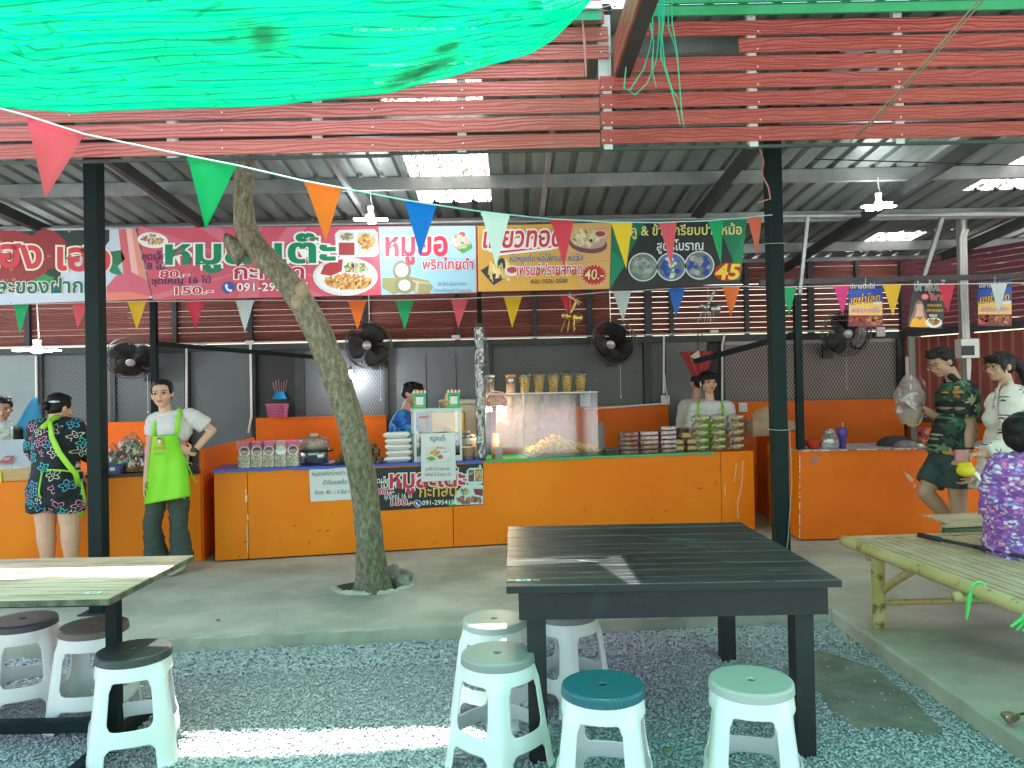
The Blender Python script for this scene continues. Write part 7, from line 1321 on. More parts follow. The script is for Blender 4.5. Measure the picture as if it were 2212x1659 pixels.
def flower(nt, scale, n=5, r0=.27, amp=.09, width=.04, filled=False, rand=.75, side=False):
    v = coords(nt, (.001, 1, 1), rot=(0, 0, -PI / 2)) if side else coords(nt, (1, .001, 1)); vo = N(nt, 'TexVoronoi', i_Scale=float(scale), i_Randomness=rand); nt.links.new(v, vo.inputs['Vector'])
    sb = N(nt, 'VectorMath', operation='SUBTRACT'); sc_ = N(nt, 'VectorMath', operation='SCALE'); sc_.inputs[3].default_value = scale
    nt.links.new(v, sb.inputs[0]); nt.links.new(vo.outputs['Position'], sb.inputs[1]); nt.links.new(sb.outputs[0], sc_.inputs[0]); sp = N(nt, 'SeparateXYZ'); nt.links.new(sc_.outputs[0], sp.inputs[0])
    an = math1(nt, 'ARCTAN2', sp.outputs[2], sp.outputs[0]); ln = math1(nt, 'SQRT', math1(nt, 'ADD', math1(nt, 'MULTIPLY', sp.outputs[0], sp.outputs[0]), math1(nt, 'MULTIPLY', sp.outputs[2], sp.outputs[2])))
    ce = N(nt, 'SeparateColor'); nt.links.new(vo.outputs['Color'], ce.inputs[0])
    rr = math1(nt, 'MULTIPLY_ADD', math1(nt, 'COSINE', math1(nt, 'MULTIPLY', an, float(n))), amp, r0)
    d = math1(nt, 'SUBTRACT', ln, rr)
    fac = math1(nt, 'LESS_THAN', d, 0.0) if filled else math1(nt, 'LESS_THAN', math1(nt, 'ABSOLUTE', d), width)
    if not filled: fac = math1(nt, 'MAXIMUM', fac, math1(nt, 'LESS_THAN', math1(nt, 'ABSOLUTE', math1(nt, 'SUBTRACT', ln, .09)), width * .6))
    return fac, ce, ln, an
def romper_mat():
    m, nt, b = nodes('doodle_print'); b.inputs['Roughness'].default_value = .8; fac, ce, ln, an = flower(nt, 8.5, 5, .29, .09, .035)
    col = ramp(nt, ce.outputs[0], [(.2, (.05, .50, .55)), (.25, (.65, .25, .42)), (.5, (.62, .6, .5)), (.75, (.55, .5, .6)), (.8, (.1, .4, .6))]); col.node.color_ramp.interpolation = 'CONSTANT'
    nt.links.new(mixc(nt, fac, (.008, .014, .016), col), b.inputs['Base Color']); return m
def floral_mat():
    m, nt, b = nodes('tropical_print'); b.inputs['Roughness'].default_value = .7; fac, ce, ln, an = flower(nt, 8.0, 7, .32, .13, .05, True, 1.0, True)
    vein = math1(nt, 'MULTIPLY_ADD', math1(nt, 'SINE', math1(nt, 'ADD', math1(nt, 'MULTIPLY', an, 18.0), math1(nt, 'MULTIPLY', ln, 30.0))), .5, .5)
    col = ramp(nt, ce.outputs[0], [(0, (.10, .30, .14)), (.22, (.34, .44, .20)), (.40, (.10, .30, .18)), (.60, (.05, .16, .09)), (.76, (.50, .48, .26)), (.88, (.72, .30, .07))]); col.node.color_ramp.interpolation = 'CONSTANT'
    col = mixc(nt, math1(nt, 'MULTIPLY', vein, .7), col, (.012, .03, .018)); f2, c2, l2, a2_ = flower(nt, 10.5, 5, .34, .14, .05, True, 1.0, True); k2 = ramp(nt, c2.outputs[1], [(0, (.04, .16, .08)), (.35, (.16, .28, .12)), (.6, (.02, .07, .04)), (.85, (.42, .40, .22))]); k2.node.color_ramp.interpolation = 'CONSTANT'; v2 = math1(nt, 'MULTIPLY_ADD', math1(nt, 'SINE', math1(nt, 'MULTIPLY', a2_, 16.0)), .35, .35); k2 = mixc(nt, v2, k2, (.01, .02, .015))
    nt.links.new(mixc(nt, fac, mixc(nt, f2, (.008, .009, .010), k2), col), b.inputs['Base Color']); return m
def leafprint_mat():
    m, nt, b = nodes('white_leaf_print'); b.inputs['Roughness'].default_value = .75; fac, ce, ln, an = flower(nt, 7.5, 6, .10, .20, .05, True, .9, True)
    on = math1(nt, 'MULTIPLY', fac, math1(nt, 'GREATER_THAN', ln, .06)); col = ramp(nt, ce.outputs[1], [(.4, (.015, .018, .02)), (.8, (.06, .08, .12))]); nt.links.new(mixc(nt, on, (.64, .62, .56), col), b.inputs['Base Color']); return m
def purple_mat():
    m, nt, b = nodes('purple_print'); b.inputs['Roughness'].default_value = .8; v = coords(nt, (1, 1, 1.7)); no = N(nt, 'TexNoise', i_Scale=14.0, i_Detail=2.0); nt.links.new(v, no.inputs['Vector']); vm = mixc(nt, .06, v, no.outputs['Color'])
    vo = N(nt, 'TexVoronoi', i_Scale=40.0); nt.links.new(vm, vo.inputs['Vector']); ce = N(nt, 'SeparateColor'); nt.links.new(vo.outputs['Color'], ce.inputs[0])
    col = ramp(nt, ce.outputs[0], [(0, (.20, .05, .32)), (.22, (.62, .18, .45)), (.4, (.30, .12, .48)), (.52, (.72, .62, .74)), (.68, (.22, .06, .34)), (.8, (.32, .34, .66)), (.9, (.72, .38, .52))]); col.node.color_ramp.interpolation = 'CONSTANT'
    nt.links.new(mixc(nt, ramp(nt, vo.outputs['Distance'], [(.45, (0, 0, 0)), (.7, (1, 1, 1))]), col, (.24, .09, .36)), b.inputs['Base Color']); return m
def dye_mat():
    m, nt, b = nodes('tie_dye_blue'); b.inputs['Roughness'].default_value = .7; n = N(nt, 'TexNoise', i_Scale=9.0, i_Detail=5.0, i_Distortion=1.5); nt.links.new(coords(nt), n.inputs['Vector'])
    nt.links.new(ramp(nt, n.outputs['Fac'], [(.35, (.004, .03, .22)), (.5, (.01, .10, .48)), (.62, (.04, .32, .62)), (.72, (.3, .55, .7))]), b.inputs['Base Color']); return m
LIME = mat('lime_apron', (.22, .64, .01), .6, 0, (.27, .72, .02), 4, .1, 18, dist=.006); TEE = mat('white_tee', (.62, .58, .57), .8, 0, (.66, .63, .61), 5)
def ribbonband(m, pts, w_, nrm, mt=None):
    pts = [Vector(p) for p in pts]; k = len(pts); vs = []; nrm = Vector(nrm).normalized()
    for i, p in enumerate(pts): t = (pts[min(i + 1, k - 1)] - pts[max(i - 1, 0)]).normalized(); sd = t.cross(nrm).normalized() * w_ / 2; vs += [p - sd, p + sd]
    m.add(vs, [(2 * i, 2 * i + 1, 2 * i + 3, 2 * i + 2) for i in range(k - 1)], mt)
# 1 --- woman in the green apron
P = Person('woman in a bright green apron with one hand on her hip by the left post', 362, 6.3, 0); J = P.J
hd = J(350, 851, 0); P.head(hd, 12, 2, -3, 1.04, 'bun'); nk = J(358, 893, .02); P.limb([J(354, 872, .01), nk], [.045, .05])
sr, sl2 = J(332, 908, .02), J(415, 899, .02); P.e(J(372, 925, .03), (.15, .095, .15)); P.e(J(368, 985, .03), (.125, .09, .12)); P.e(J(362, 1038, .03), (.155, .10, .12)); cap(P.m, sr, sl2, .05, .055)
el, wl = J(458, 930, .10), J(416, 979, .0); P.limb([sl2, el, wl], [.045, .036, .026]); hand(P.m, wl, J(396, 972, -.05) - wl, P.W((0, 1, 0)), .5, 1, -1)
er, wr_ = J(323, 972, .03), J(316, 1040, -.02); P.limb([sr, er, wr_], [.042, .034, .026]); hand(P.m, wr_, J(312, 1066, -.03) - wr_, P.W((1, .2, 0)), .6, 1, 1)
hr, hl = J(341, 1060, .03), J(386, 1060, .03); kr, kl = J(328, 1135, -.04), J(386, 1140, .03); ar, al_ = J(340, 1208, .02), J(391, 1216, .0); P.limb([hr, kr, ar], [.085, .06, .04]); P.limb([hl, kl, al_], [.085, .06, .04]); P.body()
m = MB(); sock(m, J(372, 926, .03), (.165, .11, .15)); sock(m, J(369, 985, .03), (.145, .105, .13)); cap(m, J(340, 905, .02), J(408, 897, .02), .06, .06); cap(m, sl2, sl2.lerp(el, .66), .064, .072, True); cap(m, sl2.lerp(el, -.05), sl2.lerp(el, .3), .058, .066); cap(m, sr, sr.lerp(er, .5), .06, .058, True); cap(m, sr, sr.lerp(er, .3), .058, .06); P.cloth('tee_shirt', m, TEE)
m = MB(); m.tube([J(357, 892, .02) + Vector((.062 * math.cos(a), .055 * math.sin(a), .012 * math.sin(a))) for a in [i * PI / 10 for i in range(21)]], .011, n=8); part(m, 'collar', mat('white_collar', (.7, .7, .68), .8), P.root, False, True)
tro = mat('dark_olive_trouser', (.035, .05, .038), .8, 0, (.05, .07, .052), 6, .2, 30); m = MB(); sock(m, J(362, 1042, .03), (.17, .115, .12)); cap(m, hr, kr, .085, .068); cap(m, kr, J(338, 1205, .02), .068, .092, True); cap(m, hl, kl, .086, .07); cap(m, kl, J(393, 1214, .0), .07, .094, True); P.cloth('trousers', m, tro, .009, .006)
m = MB(); sh = mat('white_trainer', (.62, .62, .58), .6)
for a in (ar, al_): m.ell(Vector((a.x - .03, a.y - .07, .045)), (.045, .125, .04), None, 14, 8); m.ell(Vector((a.x - .01, a.y, .06)), (.045, .055, .05), None, 12, 8)
me = remesh_mesh(m, 'trainers', .007, 3); me.materials.append(sh); part(me, 'trainers', None, P.root); m = MB()
for a in (ar, al_):
    for i in range(3): m.tube([Vector((a.x - .055, a.y - .10 + .02 * i, .075)), Vector((a.x - .03, a.y - .11 + .02 * i, .088)), Vector((a.x, a.y - .10 + .02 * i, .08))], .005, n=5)
part(m, 'dark_stripes', M['black'], P.root)
top = [(329, 940), (341, 944), (352, 946), (364, 944), (376, 938)]; 
def apron(P, rows, lab, mt=LIME, n=18, sag=.0):
    m = MB(); R_ = len(rows)
    def fn(u, v):
        t = v * (R_ - 1); i = min(int(t), R_ - 2); f = t - i; a, b = rows[i], rows[i + 1]; lx = a[0] + (b[0] - a[0]) * f; rx = a[1] + (b[1] - a[1]) * f; yl = a[2] + (b[2] - a[2]) * f; yr = a[3] + (b[3] - a[3]) * f; dy = a[4] + (b[4] - a[4]) * f
        bow = math.sin(PI * u); return P.J(lx + (rx - lx) * u, yl + (yr - yl) * u + (6 * bow if v == 0 else 0), dy - .085 * bow ** .7 + .012 * mn.noise(Vector((u * 5, v * 3, 7))) * v + .016 * v * math.sin(u * 11 + v * 2.5))
    m.grid(fn, n * 2, n * 2); return part(m, 'apron', mt, P.root, False, True, lab, .006)
apron(P, [(330, 383, 940, 936, -.05), (327, 390, 965, 962, -.045), (322, 402, 1000, 996, -.03), (318, 408, 1030, 1026, -.04), (311, 412, 1090, 1072, -.05)], None)
m = MB(); ribbonband(m, [J(331, 942, -.075), J(334, 915, -.06), J(341, 902, -.03), J(350, 893, .02)], .028, (0, -1, .2)); ribbonband(m, [J(381, 938, -.09), J(384, 912, -.085), J(388, 893, -.05), J(388, 884, .0), J(382, 884, .06)], .036, (0, -1, .2)); part(m, 'apron_straps', LIME, P.root, False, True, solid=.004)
m = MB(); m.tube([J(402, 998, -.06), J(408, 1010, -.03), J(416, 1030, .0), J(424, 1042, .01)], .005, n=6); m.tube([J(403, 1000, -.06), J(412, 1000, .02), J(415, 1003, .1)], .006, n=6); part(m, 'apron_ties', LIME, P.root)
ap = Plane(P.o + P.R.inverted() @ J(343, 965, -.155), (-.08, -1, .05)); a = Art(ap); a.oval(344, 953, 7, 9, (.62, .42, .03), .004); a.oval(344, 953, 5, 7, (.5, .06, .03), .005); a.oval(344, 953, 3.6, 5.4, (.66, .58, .5), .006); a.poly([(339, 950), (341, 946), (346, 945), (349, 949), (344, 949)], DK, .007); a.text('ปลาดุกอร่อย', 332, 358, 971, 9, (.6, .05, .02), .004, .03, None, .05, .03); a.text('ของฝาก ทอด', 333, 354, 983, 6.5, (.06, .2, .02), .004, .015, None, .05, .03)
me_ = a.mb.v; a.mb.v = [tuple(P.R @ (Vector(v) - P.o)) for v in me_]; part(a.mb, 'apron_print', None, P.root)
m = MB(); t_ = (wl - el).normalized(); c_ = el.lerp(wl, .86); m.tube([c_ + t_.orthogonal().normalized() * .031 * math.cos(q) + t_.cross(t_.orthogonal().normalized()) * .031 * math.sin(q) for q in [i * PI / 8 for i in range(17)]], .009, n=6); m.box(c_ + Vector((-.02, -.045, -.016)), c_ + Vector((.02, -.028, .018))); part(m, 'wristwatch', M['black'], P.root)
m = MB(); q0 = sl2.lerp(el, .78); m.grid(lambda u, v: q0 + Vector((-.03 + .06 * v + .015 * u, -.03 + .05 * u, .085 - .14 * v * (.9 + .1 * u) + .01 * math.sin(u * 3))), 6, 10); part(m, 'face_mask', mat('white_mask', (.7, .72, .72), .8), P.root, False, True, solid=.004); m = MB(); m.tube([q0 + Vector((.045 * math.cos(a), .045 * math.sin(a), -.02 - .02 * math.cos(a))) for a in [i * PI / 8 for i in range(17)]], .003, n=5); part(m, 'mask_loop', M['white'], P.root)
# 2 --- woman in the printed romper (seen from behind)
P = Person('woman in a black doodle print romper seen from behind at the left counter', 124, 6.15, 180, SK); J = P.J
P.head(J(130, 882, .08), -25, 14, 0, 1.03, 'bun'); nk = J(120, 905, .04); P.limb([J(126, 890, .05), nk], [.05, .058]); sl_a, sr_a = J(84, 925, .02), J(160, 925, .02)
P.e(J(122, 960, .0), (.16, .12, .17)); P.e(J(120, 1030, .0), (.175, .13, .15)); cap(P.m, sl_a, sr_a, .06, .06)
er_, wr2 = J(184, 968, .08), J(195, 1000, .30); P.limb([sr_a, er_, wr2], [.055, .045, .03]); hand(P.m, wr2, P.W((.1, 1, -.1)), P.W((0, 0, -1)), .5); ela, wla = J(72, 970, .08), J(85, 1005, .30); P.limb([sl_a, ela, wla], [.055, .045, .03]); hand(P.m, wla, P.W((-.1, 1, -.1)), P.W((0, 0, -1)), .5, 1, -1)
for hx, kx, ax_ in ((98, 99, 104), (147, 152, 154)):
    h0, k0, a0 = J(hx, 1085, 0), J(kx, 1140, 0), J(ax_, 1222, .02); P.limb([h0, k0, k0.lerp(a0, .3), a0], [.095, .072, .072, .042]); P.e(Vector((a0.x, a0.y - .07, .04)), (.045, .12, .04))
P.body(.0065); ROM = romper_mat(); m = MB(); m.tube([J(122, 925, .0), J(122, 955, .0), J(121, 1010, .0), J(121, 1050, .0), J(121, 1085, .0)], [.15, .175, .165, .205, .20], n=24); sock(m, J(122, 950, .0), (.185, .145, .15)); sock(m, J(121, 1050, .0), (.21, .19, .14)); cap(m, J(88, 922, .02), J(157, 922, .02), .075, .075); cap(m, sr_a, sr_a.lerp(er_, .95), .085, .075); cap(m, er_, er_.lerp(wr2, .45), .075, .06); cap(m, sl_a, sl_a.lerp(ela, .95), .085, .075); cap(m, ela, ela.lerp(wla, .4), .07, .06)
for hx in (95, 148): cap(m, J(hx, 1050, 0), J(hx, 1104, 0), .125, .128, True)
P.cloth('romper', m, ROM, .009, .005); m = MB(); LG = mat('lime_strap', (.30, .62, .03), .6)
ribbonband(m, [J(103, 905, -.05), J(108, 915, -.13), J(112, 945, -.19), J(128, 978, -.19), J(148, 1005, -.175), J(164, 1024, -.15), J(170, 1050, -.09)], .045, (0, -1, .1)); ribbonband(m, [J(128, 899, -.03), J(112, 906, -.08), J(96, 920, -.13), J(83, 940, -.12), J(76, 965, -.06)], .04, (0, -1, .3)); ribbonband(m, [J(76, 1010, -.08), J(95, 1015, -.165), J(122, 1015, -.185), J(150, 1018, -.165), J(170, 1020, -.08)], .012, (0, -1, 0)); ribbonband(m, [J(92, 1016, -.175), J(88, 1035, -.225), J(84, 1060, -.225), J(86, 1075, -.22)], .012, (0, -1, 0)); ribbonband(m, [J(170, 1040, -.04), J(178, 1075, -.02), J(176, 1112, .0)], .05, (.8, -1, 0)); part(m, 'apron_straps', LG, P.root, False, True, solid=.005)
m = MB(); q = P.HT @ Vector((-.075, .11, .03)); m.ell(q, (.05, .014, .012), None, 10, 6); part(m, 'hair_clip', mat('clip_steel', (.6, .62, .6), .2, .8), P.root)
# 3 --- person at the far left edge
P = Person('dark haired person in a green top behind the counter at the far left edge', 2, 7.5, 20, SKD); J = P.J; P.head(J(6, 884, 0), 10, 5, 0, 1.0, 'short'); P.limb([J(3, 905, .02), J(2, 925, .02)], [.05, .055]); P.e(J(0, 985, .05), (.16, .10, .22)); P.e(J(0, 1080, .05), (.15, .10, .2)); s1, s2 = J(-32, 935, .03), J(33, 935, .03); cap(P.m, s1, s2, .05, .05); P.limb([s2, J(42, 985, .03), J(30, 1015, -.15)], [.045, .038, .028]); P.limb([s1, J(-40, 985, .03), J(-20, 1015, -.15)], [.045, .038, .028]); hand(P.m, J(30, 1015, -.15), P.W((-.6, -1, 0)), P.W((0, 0, -1)), .5); hand(P.m, J(-20, 1015, -.15), P.W((.6, -1, 0)), P.W((0, 0, -1)), .5)
for dx in (-16, 18): P.limb([J(dx, 1100, .05), J(dx, 1160, .05), J(dx, 1195, .05)], [.08, .06, .04])
P.body(.008); m = MB(); sock(m, J(0, 985, .05), (.175, .115, .22)); sock(m, J(0, 1070, .05), (.17, .115, .18)); cap(m, s1, s2, .07, .07); cap(m, s2, J(41, 980, .03), .065, .06, True); cap(m, s1, J(-39, 980, .03), .065, .06, True); P.cloth('green_top', m, mat('green_black_top', (.01, .02, .015), .8, 0, (.03, .20, .03), 4, lo=.5, hi=.55), .01)
# 4 --- man in blue tie-dye
P = Person('man in a blue tie dye shirt cooking behind the glass cabinet', 878, 8.15, 68, SKD); J = P.J; P.head(J(889, 851, 0), 0, 16, 0, 1.02, 'short'); P.limb([J(882, 872, .02), J(876, 890, .02)], [.05, .055]); s1, s2 = J(868, 902, -.15), J(878, 900, .16); P.e(J(870, 930, .0), (.15, .12, .19)); P.e(J(868, 1000, .0), (.14, .11, .19)); cap(P.m, s1, s2, .055, .055)
e1, w1 = J(900, 945, -.14), J(945, 934, -.12); P.limb([s1, e1, w1], [.05, .04, .03]); hand(P.m, w1, J(965, 924, -.12) - w1, P.W((0, 0, -1)), .5); e2, w2 = J(905, 950, .2), J(955, 945, .15); P.limb([s2, e2, w2], [.05, .04, .03]); hand(P.m, w2, J(975, 940, .15) - w2, P.W((0, 0, -1)), .5, 1, -1)
for d in (-.09, .09): P.limb([J(866, 1040, d), J(868, 1105, d), J(868, 1165, d)], [.085, .06, .045])
P.body(.007); m = MB(); sock(m, J(870, 928, .0), (.17, .14, .19)); sock(m, J(868, 1000, .0), (.165, .13, .19)); cap(m, s1, s2, .078, .078); cap(m, s1, s1.lerp(e1, .85), .085, .078, True); cap(m, s1, s1.lerp(e1, .4), .08, .08); cap(m, s2, s2.lerp(e2, .85), .08, .075, True); P.cloth('tie_dye_shirt', m, dye_mat(), .009)
# 5, 6 --- young seller and the person behind
P = Person('person in a white shirt half hidden behind the young seller', 1503, 8.75, -160, SKD); J = P.J; P.head(J(1507, 826, 0), 0, 0, 0, .95, 'bun'); P.limb([J(1505, 845, 0), J(1504, 862, 0)], [.045, .05]); P.e(J(1503, 900, 0), (.15, .1, .17)); P.e(J(1503, 970, 0), (.14, .1, .2)); s1, s2 = J(1480, 874, 0), J(1528, 874, 0); cap(P.m, s1, s2, .05, .05); P.limb([s1, J(1476, 925, 0), J(1482, 965, .1)], [.045, .036, .028]); P.limb([s2, J(1532, 925, 0), J(1528, 965, .1)], [.045, .036, .028]); hand(P.m, J(1482, 965, .1), P.W((0, .4, -1)), P.W((1, 0, 0)), .5); hand(P.m, J(1528, 965, .1), P.W((0, .4, -1)), P.W((-1, 0, 0)), .5)
for dx in (1492, 1516): P.limb([J(dx, 1000, 0), J(dx, 1050, 0), J(dx, 1100, 0)], [.08, .06, .045])
P.body(.009); m = MB(); sock(m, J(1503, 900, 0), (.165, .115, .17)); sock(m, J(1503, 965, 0), (.16, .115, .18)); cap(m, s1, s2, .068, .068); cap(m, s1, J(1475, 925, 0), .075, .085, True); cap(m, s2, J(1533, 925, 0), .075, .085, True); P.cloth('white_shirt', m, TEE, .01)
P = Person('young seller in a white shirt and green apron behind the cookie stacks', 1536, 8.3, 6, SK); J = P.J; P.head(J(1530, 826, 0), 2, 2, 0, 1.08, 'tied'); P.limb([J(1532, 850, .02), J(1534, 868, .02)], [.045, .05]); P.e(J(1536, 908, .03), (.155, .1, .17)); P.e(J(1536, 980, .03), (.14, .1, .2)); s1, s2 = J(1502, 880, .02), J(1571, 878, .02); cap(P.m, s1, s2, .05, .05)
e1, w1 = J(1496, 930, .03), J(1503, 962, -.1); P.limb([s1, e1, w1], [.045, .038, .028]); hand(P.m, w1, P.W((.5, -1, -.2)), P.W((0, 0, -1)), .4); e2, w2 = J(1582, 930, .03), J(1574, 962, -.1); P.limb([s2, e2, w2], [.045, .038, .028]); hand(P.m, w2, P.W((-.5, -1, -.2)), P.W((0, 0, -1)), .4, 1, -1)
for dx in (1520, 1552): P.limb([J(dx, 1020, .03), J(dx, 1075, .03), J(dx, 1125, .03)], [.08, .06, .045])
P.body(.007); m = MB(); sock(m, J(1536, 905, .03), (.175, .115, .16)); sock(m, J(1536, 970, .03), (.165, .115, .19)); cap(m, s1, s2, .068, .068); cap(m, s1, s1.lerp(e1, .92), .075, .085, True); cap(m, s1, s1.lerp(e1, .4), .07, .075); cap(m, s2, s2.lerp(e2, .92), .075, .085, True); cap(m, s2, s2.lerp(e2, .4), .07, .075); P.cloth('white_shirt', m, mat('bright_tee', (.68, .68, .68), .8), .009)
apron(P, [(1507, 1560, 904, 902, -.06), (1504, 1566, 935, 933, -.055), (1500, 1572, 970, 968, -.05), (1498, 1576, 1030, 1028, -.05)], None); m = MB(); ribbonband(m, [J(1509, 906, -.085), J(1508, 890, -.085), J(1509, 872, -.05), J(1514, 864, .02)], .024, (0, -1, .2)); ribbonband(m, [J(1559, 904, -.085), J(1562, 890, -.085), J(1561, 872, -.05), J(1555, 864, .02)], .024, (0, -1, .2)); part(m, 'apron_straps', LIME, P.root, False, True, solid=.004)
m = MB(); q = P.HT @ Vector((-.078, .0, -.02)); m.ell(q, (.008, .018, .03), None, 10, 6); part(m, 'white_earpiece', M['white'], P.root)
# 7 --- man in the tropical shirt
P = Person('man in a tropical print shirt and dark shorts looking at his phone', 2058, 6.55, -78, SKD); J = P.J; P.head(J(2034, 783, 0), 0, 24, 0, 1.06, 'short'); P.limb([J(2052, 802, 0), J(2062, 826, .0)], [.054, .06]); s1, s2 = J(2085, 843, -.17), J(2062, 842, .16); P.e(J(2068, 868, 0), (.17, .125, .19)); P.e(J(2060, 940, 0), (.155, .12, .17)); P.e(J(2048, 990, 0), (.15, .125, .12)); cap(P.m, s1, s2, .06, .06)
e1, w1 = J(2096, 915, -.16), J(2093, 975, -.22); P.limb([s1, e1, e1.lerp(w1, .4), w1], [.055, .045, .042, .03]); hand(P.m, w1, J(2088, 1000, -.22) - w1, P.W((-1, .3, 0)), .5); e2, w2 = J(2040, 912, .12), J(1996, 884, .05); P.limb([s2, e2, w2], [.052, .042, .03]); hand(P.m, w2, J(1974, 878, .03) - w2, P.W((0, -.3, 1)), .7, 1, 1)
h1, k1, a1 = J(2032, 1000, .08), J(1998, 1063, .06), J(2066, 1135, .12); P.limb([h1, k1, k1.lerp(a1, .35), a1], [.095, .068, .066, .045]); h2, k2, a2 = J(2064, 1002, -.08), J(2070, 1080, -.06), J(2078, 1168, -.02); P.limb([h2, k2, k2.lerp(a2, .35), a2], [.095, .07, .068, .045])
for a, d in ((a1, .03), (a2, .0)): P.e(Vector((a.x, a.y - .07, max(.04, a.z - .05 - d))), (.048, .13, .04))
P.body(.0065); FLO = floral_mat(); m = MB(); sock(m, J(2068, 866, 0), (.20, .15, .19)); sock(m, J(2062, 930, 0), (.19, .15, .18)); cap(m, J(2058, 920, 0), J(2046, 982, 0), .155, .165, True); cap(m, s1, s2, .085, .085); cap(m, s1, s1.lerp(e1, .78), .095, .10, True); cap(m, s1, s1.lerp(e1, .4), .09, .095); cap(m, s2, s2.lerp(e2, .75), .09, .095, True); P.cloth('tropical_shirt', m, FLO, .009, .006)
m = MB(); cap(m, J(2054, 812, -.03), J(2070, 828, -.04), .03, .03); cap(m, J(2046, 822, .04), J(2060, 832, .04), .03, .03); P.cloth('collar', m, mat('black_collar', (.012, .013, .014), .8), .007); m = MB(); sock(m, J(2048, 990, 0), (.165, .14, .11)); cap(m, h1, h1.lerp(k1, .72), .115, .112, True); cap(m, h2, h2.lerp(k2, .62), .115, .118, True); P.cloth('shorts', m, mat('slate_shorts', (.03, .055, .055), .8, 0, (.04, .068, .066), 5), .009)
m = MB(); gold = mat('gold_frame', (.6, .42, .2), .25, .9)
def specs(P):
    m = MB(); T = P.HT
    for q in (-1, 1): m.tube([T @ Vector((q * .032 + .024 * math.cos(a), -.098, .0 + .021 * math.sin(a))) for a in [i * PI / 9 for i in range(19)]], .0022, n=5); m.tube([T @ Vector((q * .056, -.096, .005)), T @ Vector((q * .074, -.03, .008)), T @ Vector((q * .075, .01, .004))], .0022, n=5)
    m.tube([T @ Vector((-.008, -.099, .004)), T @ Vector((.008, -.099, .004))], .0022, n=5); part(m, 'glasses', gold, P.root)
specs(P); m = MB(); T_ = (J(1976, 881, .03) - J(1998, 888, .05)).normalized(); q = J(1950, 874, .02); q2 = J(1992, 887, .05); m.beam(q, q2, .075, .009, None); part(m, 'phone', M['black'], P.root)
m = MB(); c_ = e1.lerp(w1, .88); m.tube([c_ + Vector((.034 * math.cos(a), .034 * math.sin(a), 0)) for a in [i * PI / 8 for i in range(17)]], .008, n=6); part(m, 'wristband', M['black'], P.root)
m = MB()
for a in (a1, a2): m.ell(Vector((a.x, a.y - .075, .022 if a is a2 else max(.02, a.z - .11))), (.052, .14, .018), None, 14, 6)
part(m, 'sandals', M['black'], P.root)
# 8 --- woman in the white printed dress
P = Person('woman in a white leaf print dress and glasses walking at the right edge', 2175, 6.1, -80, SKD); J = P.J; P.head(J(2160, 792, 0), 0, 4, 0, 1.04, 'ponytail'); P.limb([J(2170, 812, 0), J(2174, 834, 0)], [.048, .055]); s1, s2 = J(2188, 855, -.15), J(2172, 853, .14); P.e(J(2178, 885, 0), (.15, .125, .18)); P.e(J(2176, 960, 0), (.15, .125, .18)); P.e(J(2172, 1015, 0), (.16, .14, .13)); cap(P.m, s1, s2, .055, .055); P.e(J(2156, 905, 0), (.10, .08, .09))
e1, w1 = J(2186, 955, -.22), J(2118, 982, -.26); P.limb([s1, e1, w1], [.05, .042, .03]); hand(P.m, w1, J(2094, 982, -.28) - w1, P.W((-.2, -.1, -1)), .8, 1.1, -1); e2, w2 = J(2160, 960, .15), J(2105, 1030, .0); P.limb([s2, e2, w2], [.05, .042, .03]); hand(P.m, w2, J(2092, 1040, -.02) - w2, P.W((-.5, 0, 1)), .6, 1.05, 1)
h1, k1, a1 = J(2160, 1040, .08), J(2132, 1105, .08), J(2125, 1180, .08); P.limb([h1, k1, k1.lerp(a1, .35), a1], [.09, .065, .062, .042]); h2, k2, a2 = J(2178, 1040, -.08), J(2180, 1110, -.06), J(2190, 1185, -.04); P.limb([h2, k2, k2.lerp(a2, .35), a2], [.09, .065, .062, .042])
for a in (a1, a2): P.e(Vector((a.x, a.y - .06, .04)), (.045, .12, .04))
P.body(.0065); LPM = leafprint_mat(); m = MB(); sock(m, J(2178, 885, 0), (.175, .15, .18)); sock(m, J(2176, 955, 0), (.18, .15, .2)); sock(m, J(2154, 905, 0), (.11, .09, .10)); cap(m, s1, s2, .078, .078); cap(m, s1, e1, .09, .085); cap(m, e1, e1.lerp(w1, .82), .085, .068, True); cap(m, s2, e2, .085, .08); cap(m, e2, e2.lerp(w2, .35), .08, .07, True); m.tube([J(2176, 975, 0), J(2170, 1020, 0), J(2160, 1066, 0)], [.18, .20, .22], n=24); P.cloth('printed_dress', m, LPM, .009, .007); specs(P)
m = MB(); ribbonband(m, [J(2158, 832, -.06), J(2152, 850, -.10), J(2146, 880, -.13)], .06, (-.5, -1, .2)); ribbonband(m, [J(2176, 824, -.07), J(2184, 832, -.08), J(2190, 842, -.1)], .05, (0, -1, .6)); part(m, 'collar', LPM, P.root, False, True, solid=.006)
m = MB(); q = J(2074, 985, -.30); m.box(q + P.W((-.045, -.012, -.042)), q + P.W((.05, .012, .045)), None) if False else m.beam(J(2063, 984, -.30), J(2090, 984, -.30), .024, .085); single(m, 'pink_purse', mat('pink_purse', (.42, .16, .16), .5), 'small pink purse held by the woman in the white dress', 'purse', (0, 0, 0)); pu = bpy.data.objects['pink_purse']
pu.matrix_world = Matrix.Translation(P.o) @ P.R.inverted().to_4x4()
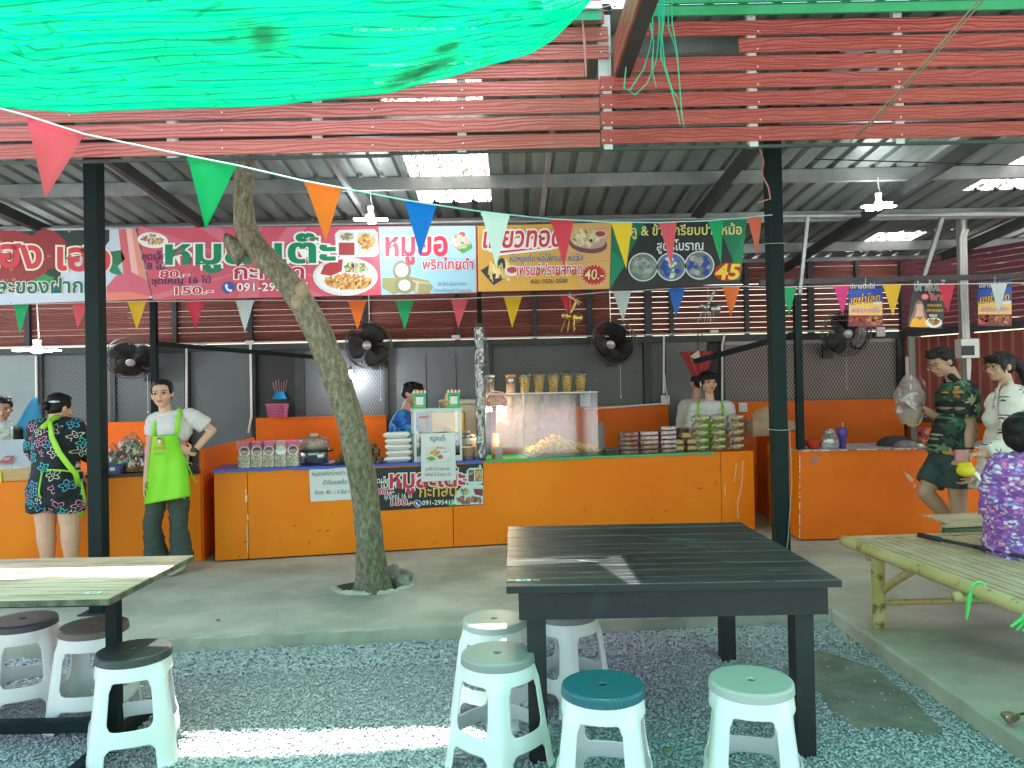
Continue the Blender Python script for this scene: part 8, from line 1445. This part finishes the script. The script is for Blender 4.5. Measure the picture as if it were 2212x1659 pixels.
m = MB(); q = J(2086, 1016, -.24); m.ell(q, (.05, .075, .05), None, 16, 10); m.tube([J(2070, 1006, -.24), J(2084, 1002, -.24), J(2098, 1004, -.24)], .022, n=8); me = remesh_mesh(m, 'yellow_pouch', .007, 3); me.materials.append(mat('yellow_pouch', (.70, .58, .01), .5)); o = bpy.data.objects.new('yellow_pouch', me); C.objects.link(o); tag(o, 'bright yellow pouch held below the pink purse', 'pouch'); o.matrix_world = pu.matrix_world.copy()
m = MB(); m.beam(J(2106, 1020, -.26), J(2120, 1036, -.26), .012, .03); o = single(m, 'white_tissue', M['white'], 'folded white tissue in the hand beside the yellow pouch', 'tissue', (0, 0, 0)); o.matrix_world = pu.matrix_world.copy()
# 9 --- person in purple sitting on the bench
P = Person('person in a purple speckled top sitting with back turned on the bamboo bench', 2222, 4.25, 118, SKD, .1); J = P.J; P.head(J(2216, 936, .03), 0, 6, 0, 1.0, 'bob'); P.limb([J(2216, 965, .03), J(2217, 985, .03)], [.05, .055]); s1, s2 = J(2168, 1012, .02), J(2272, 1012, .02); P.e(J(2220, 1050, .02), (.18, .12, .2)); P.e(J(2222, 1140, .03), (.19, .14, .15)); cap(P.m, s1, s2, .06, .06)
for s_, x in ((s1, 2150), (s2, 2292)): e_ = J(x, 1090, .10); w_ = J(x + (14 if x < 2200 else -14), 1130, .30); P.limb([s_, e_, w_], [.055, .045, .03]); hand(P.m, w_, P.W((0, 1, -.2)), P.W((0, 0, -1)), .4)
for d in (-.1, .1): h_ = J(2222, 1160, .08) + Vector((d, 0, 0)); k_ = Vector((h_.x, h_.y - .40, h_.z)); P.limb([h_, k_, Vector((k_.x, k_.y - .35, k_.z - .03))], [.1, .075, .05]); P.e(Vector((k_.x, k_.y - .42, k_.z)), (.045, .11, .04))
P.body(.008); m = MB(); sock(m, J(2220, 1050, .02), (.20, .15, .2)); sock(m, J(2220, 1105, .02), (.215, .165, .18)); cap(m, J(2220, 1080, .02), J(2222, 1200, .03), .20, .225, True); cap(m, s1, s2, .085, .085)
for s_, x in ((s1, 2150), (s2, 2292)): e_ = J(x, 1090, .10); cap(m, s_, e_, .09, .085); cap(m, e_, J(x + (8 if x < 2200 else -8), 1115, .22), .085, .075, True)
P.cloth('purple_top', m, purple_mat(), .010, .008); m = MB()
for d in (-.1, .1): h_ = J(2222, 1165, .08) + Vector((d, 0, 0)); cap(m, h_, Vector((h_.x, h_.y - .6, h_.z - .0)), .12, .09, True)
P.cloth('dark_trousers', m, mat('charcoal_trousers', (.03, .03, .035), .8), .011)

bpy.data.scenes.remove(TS)
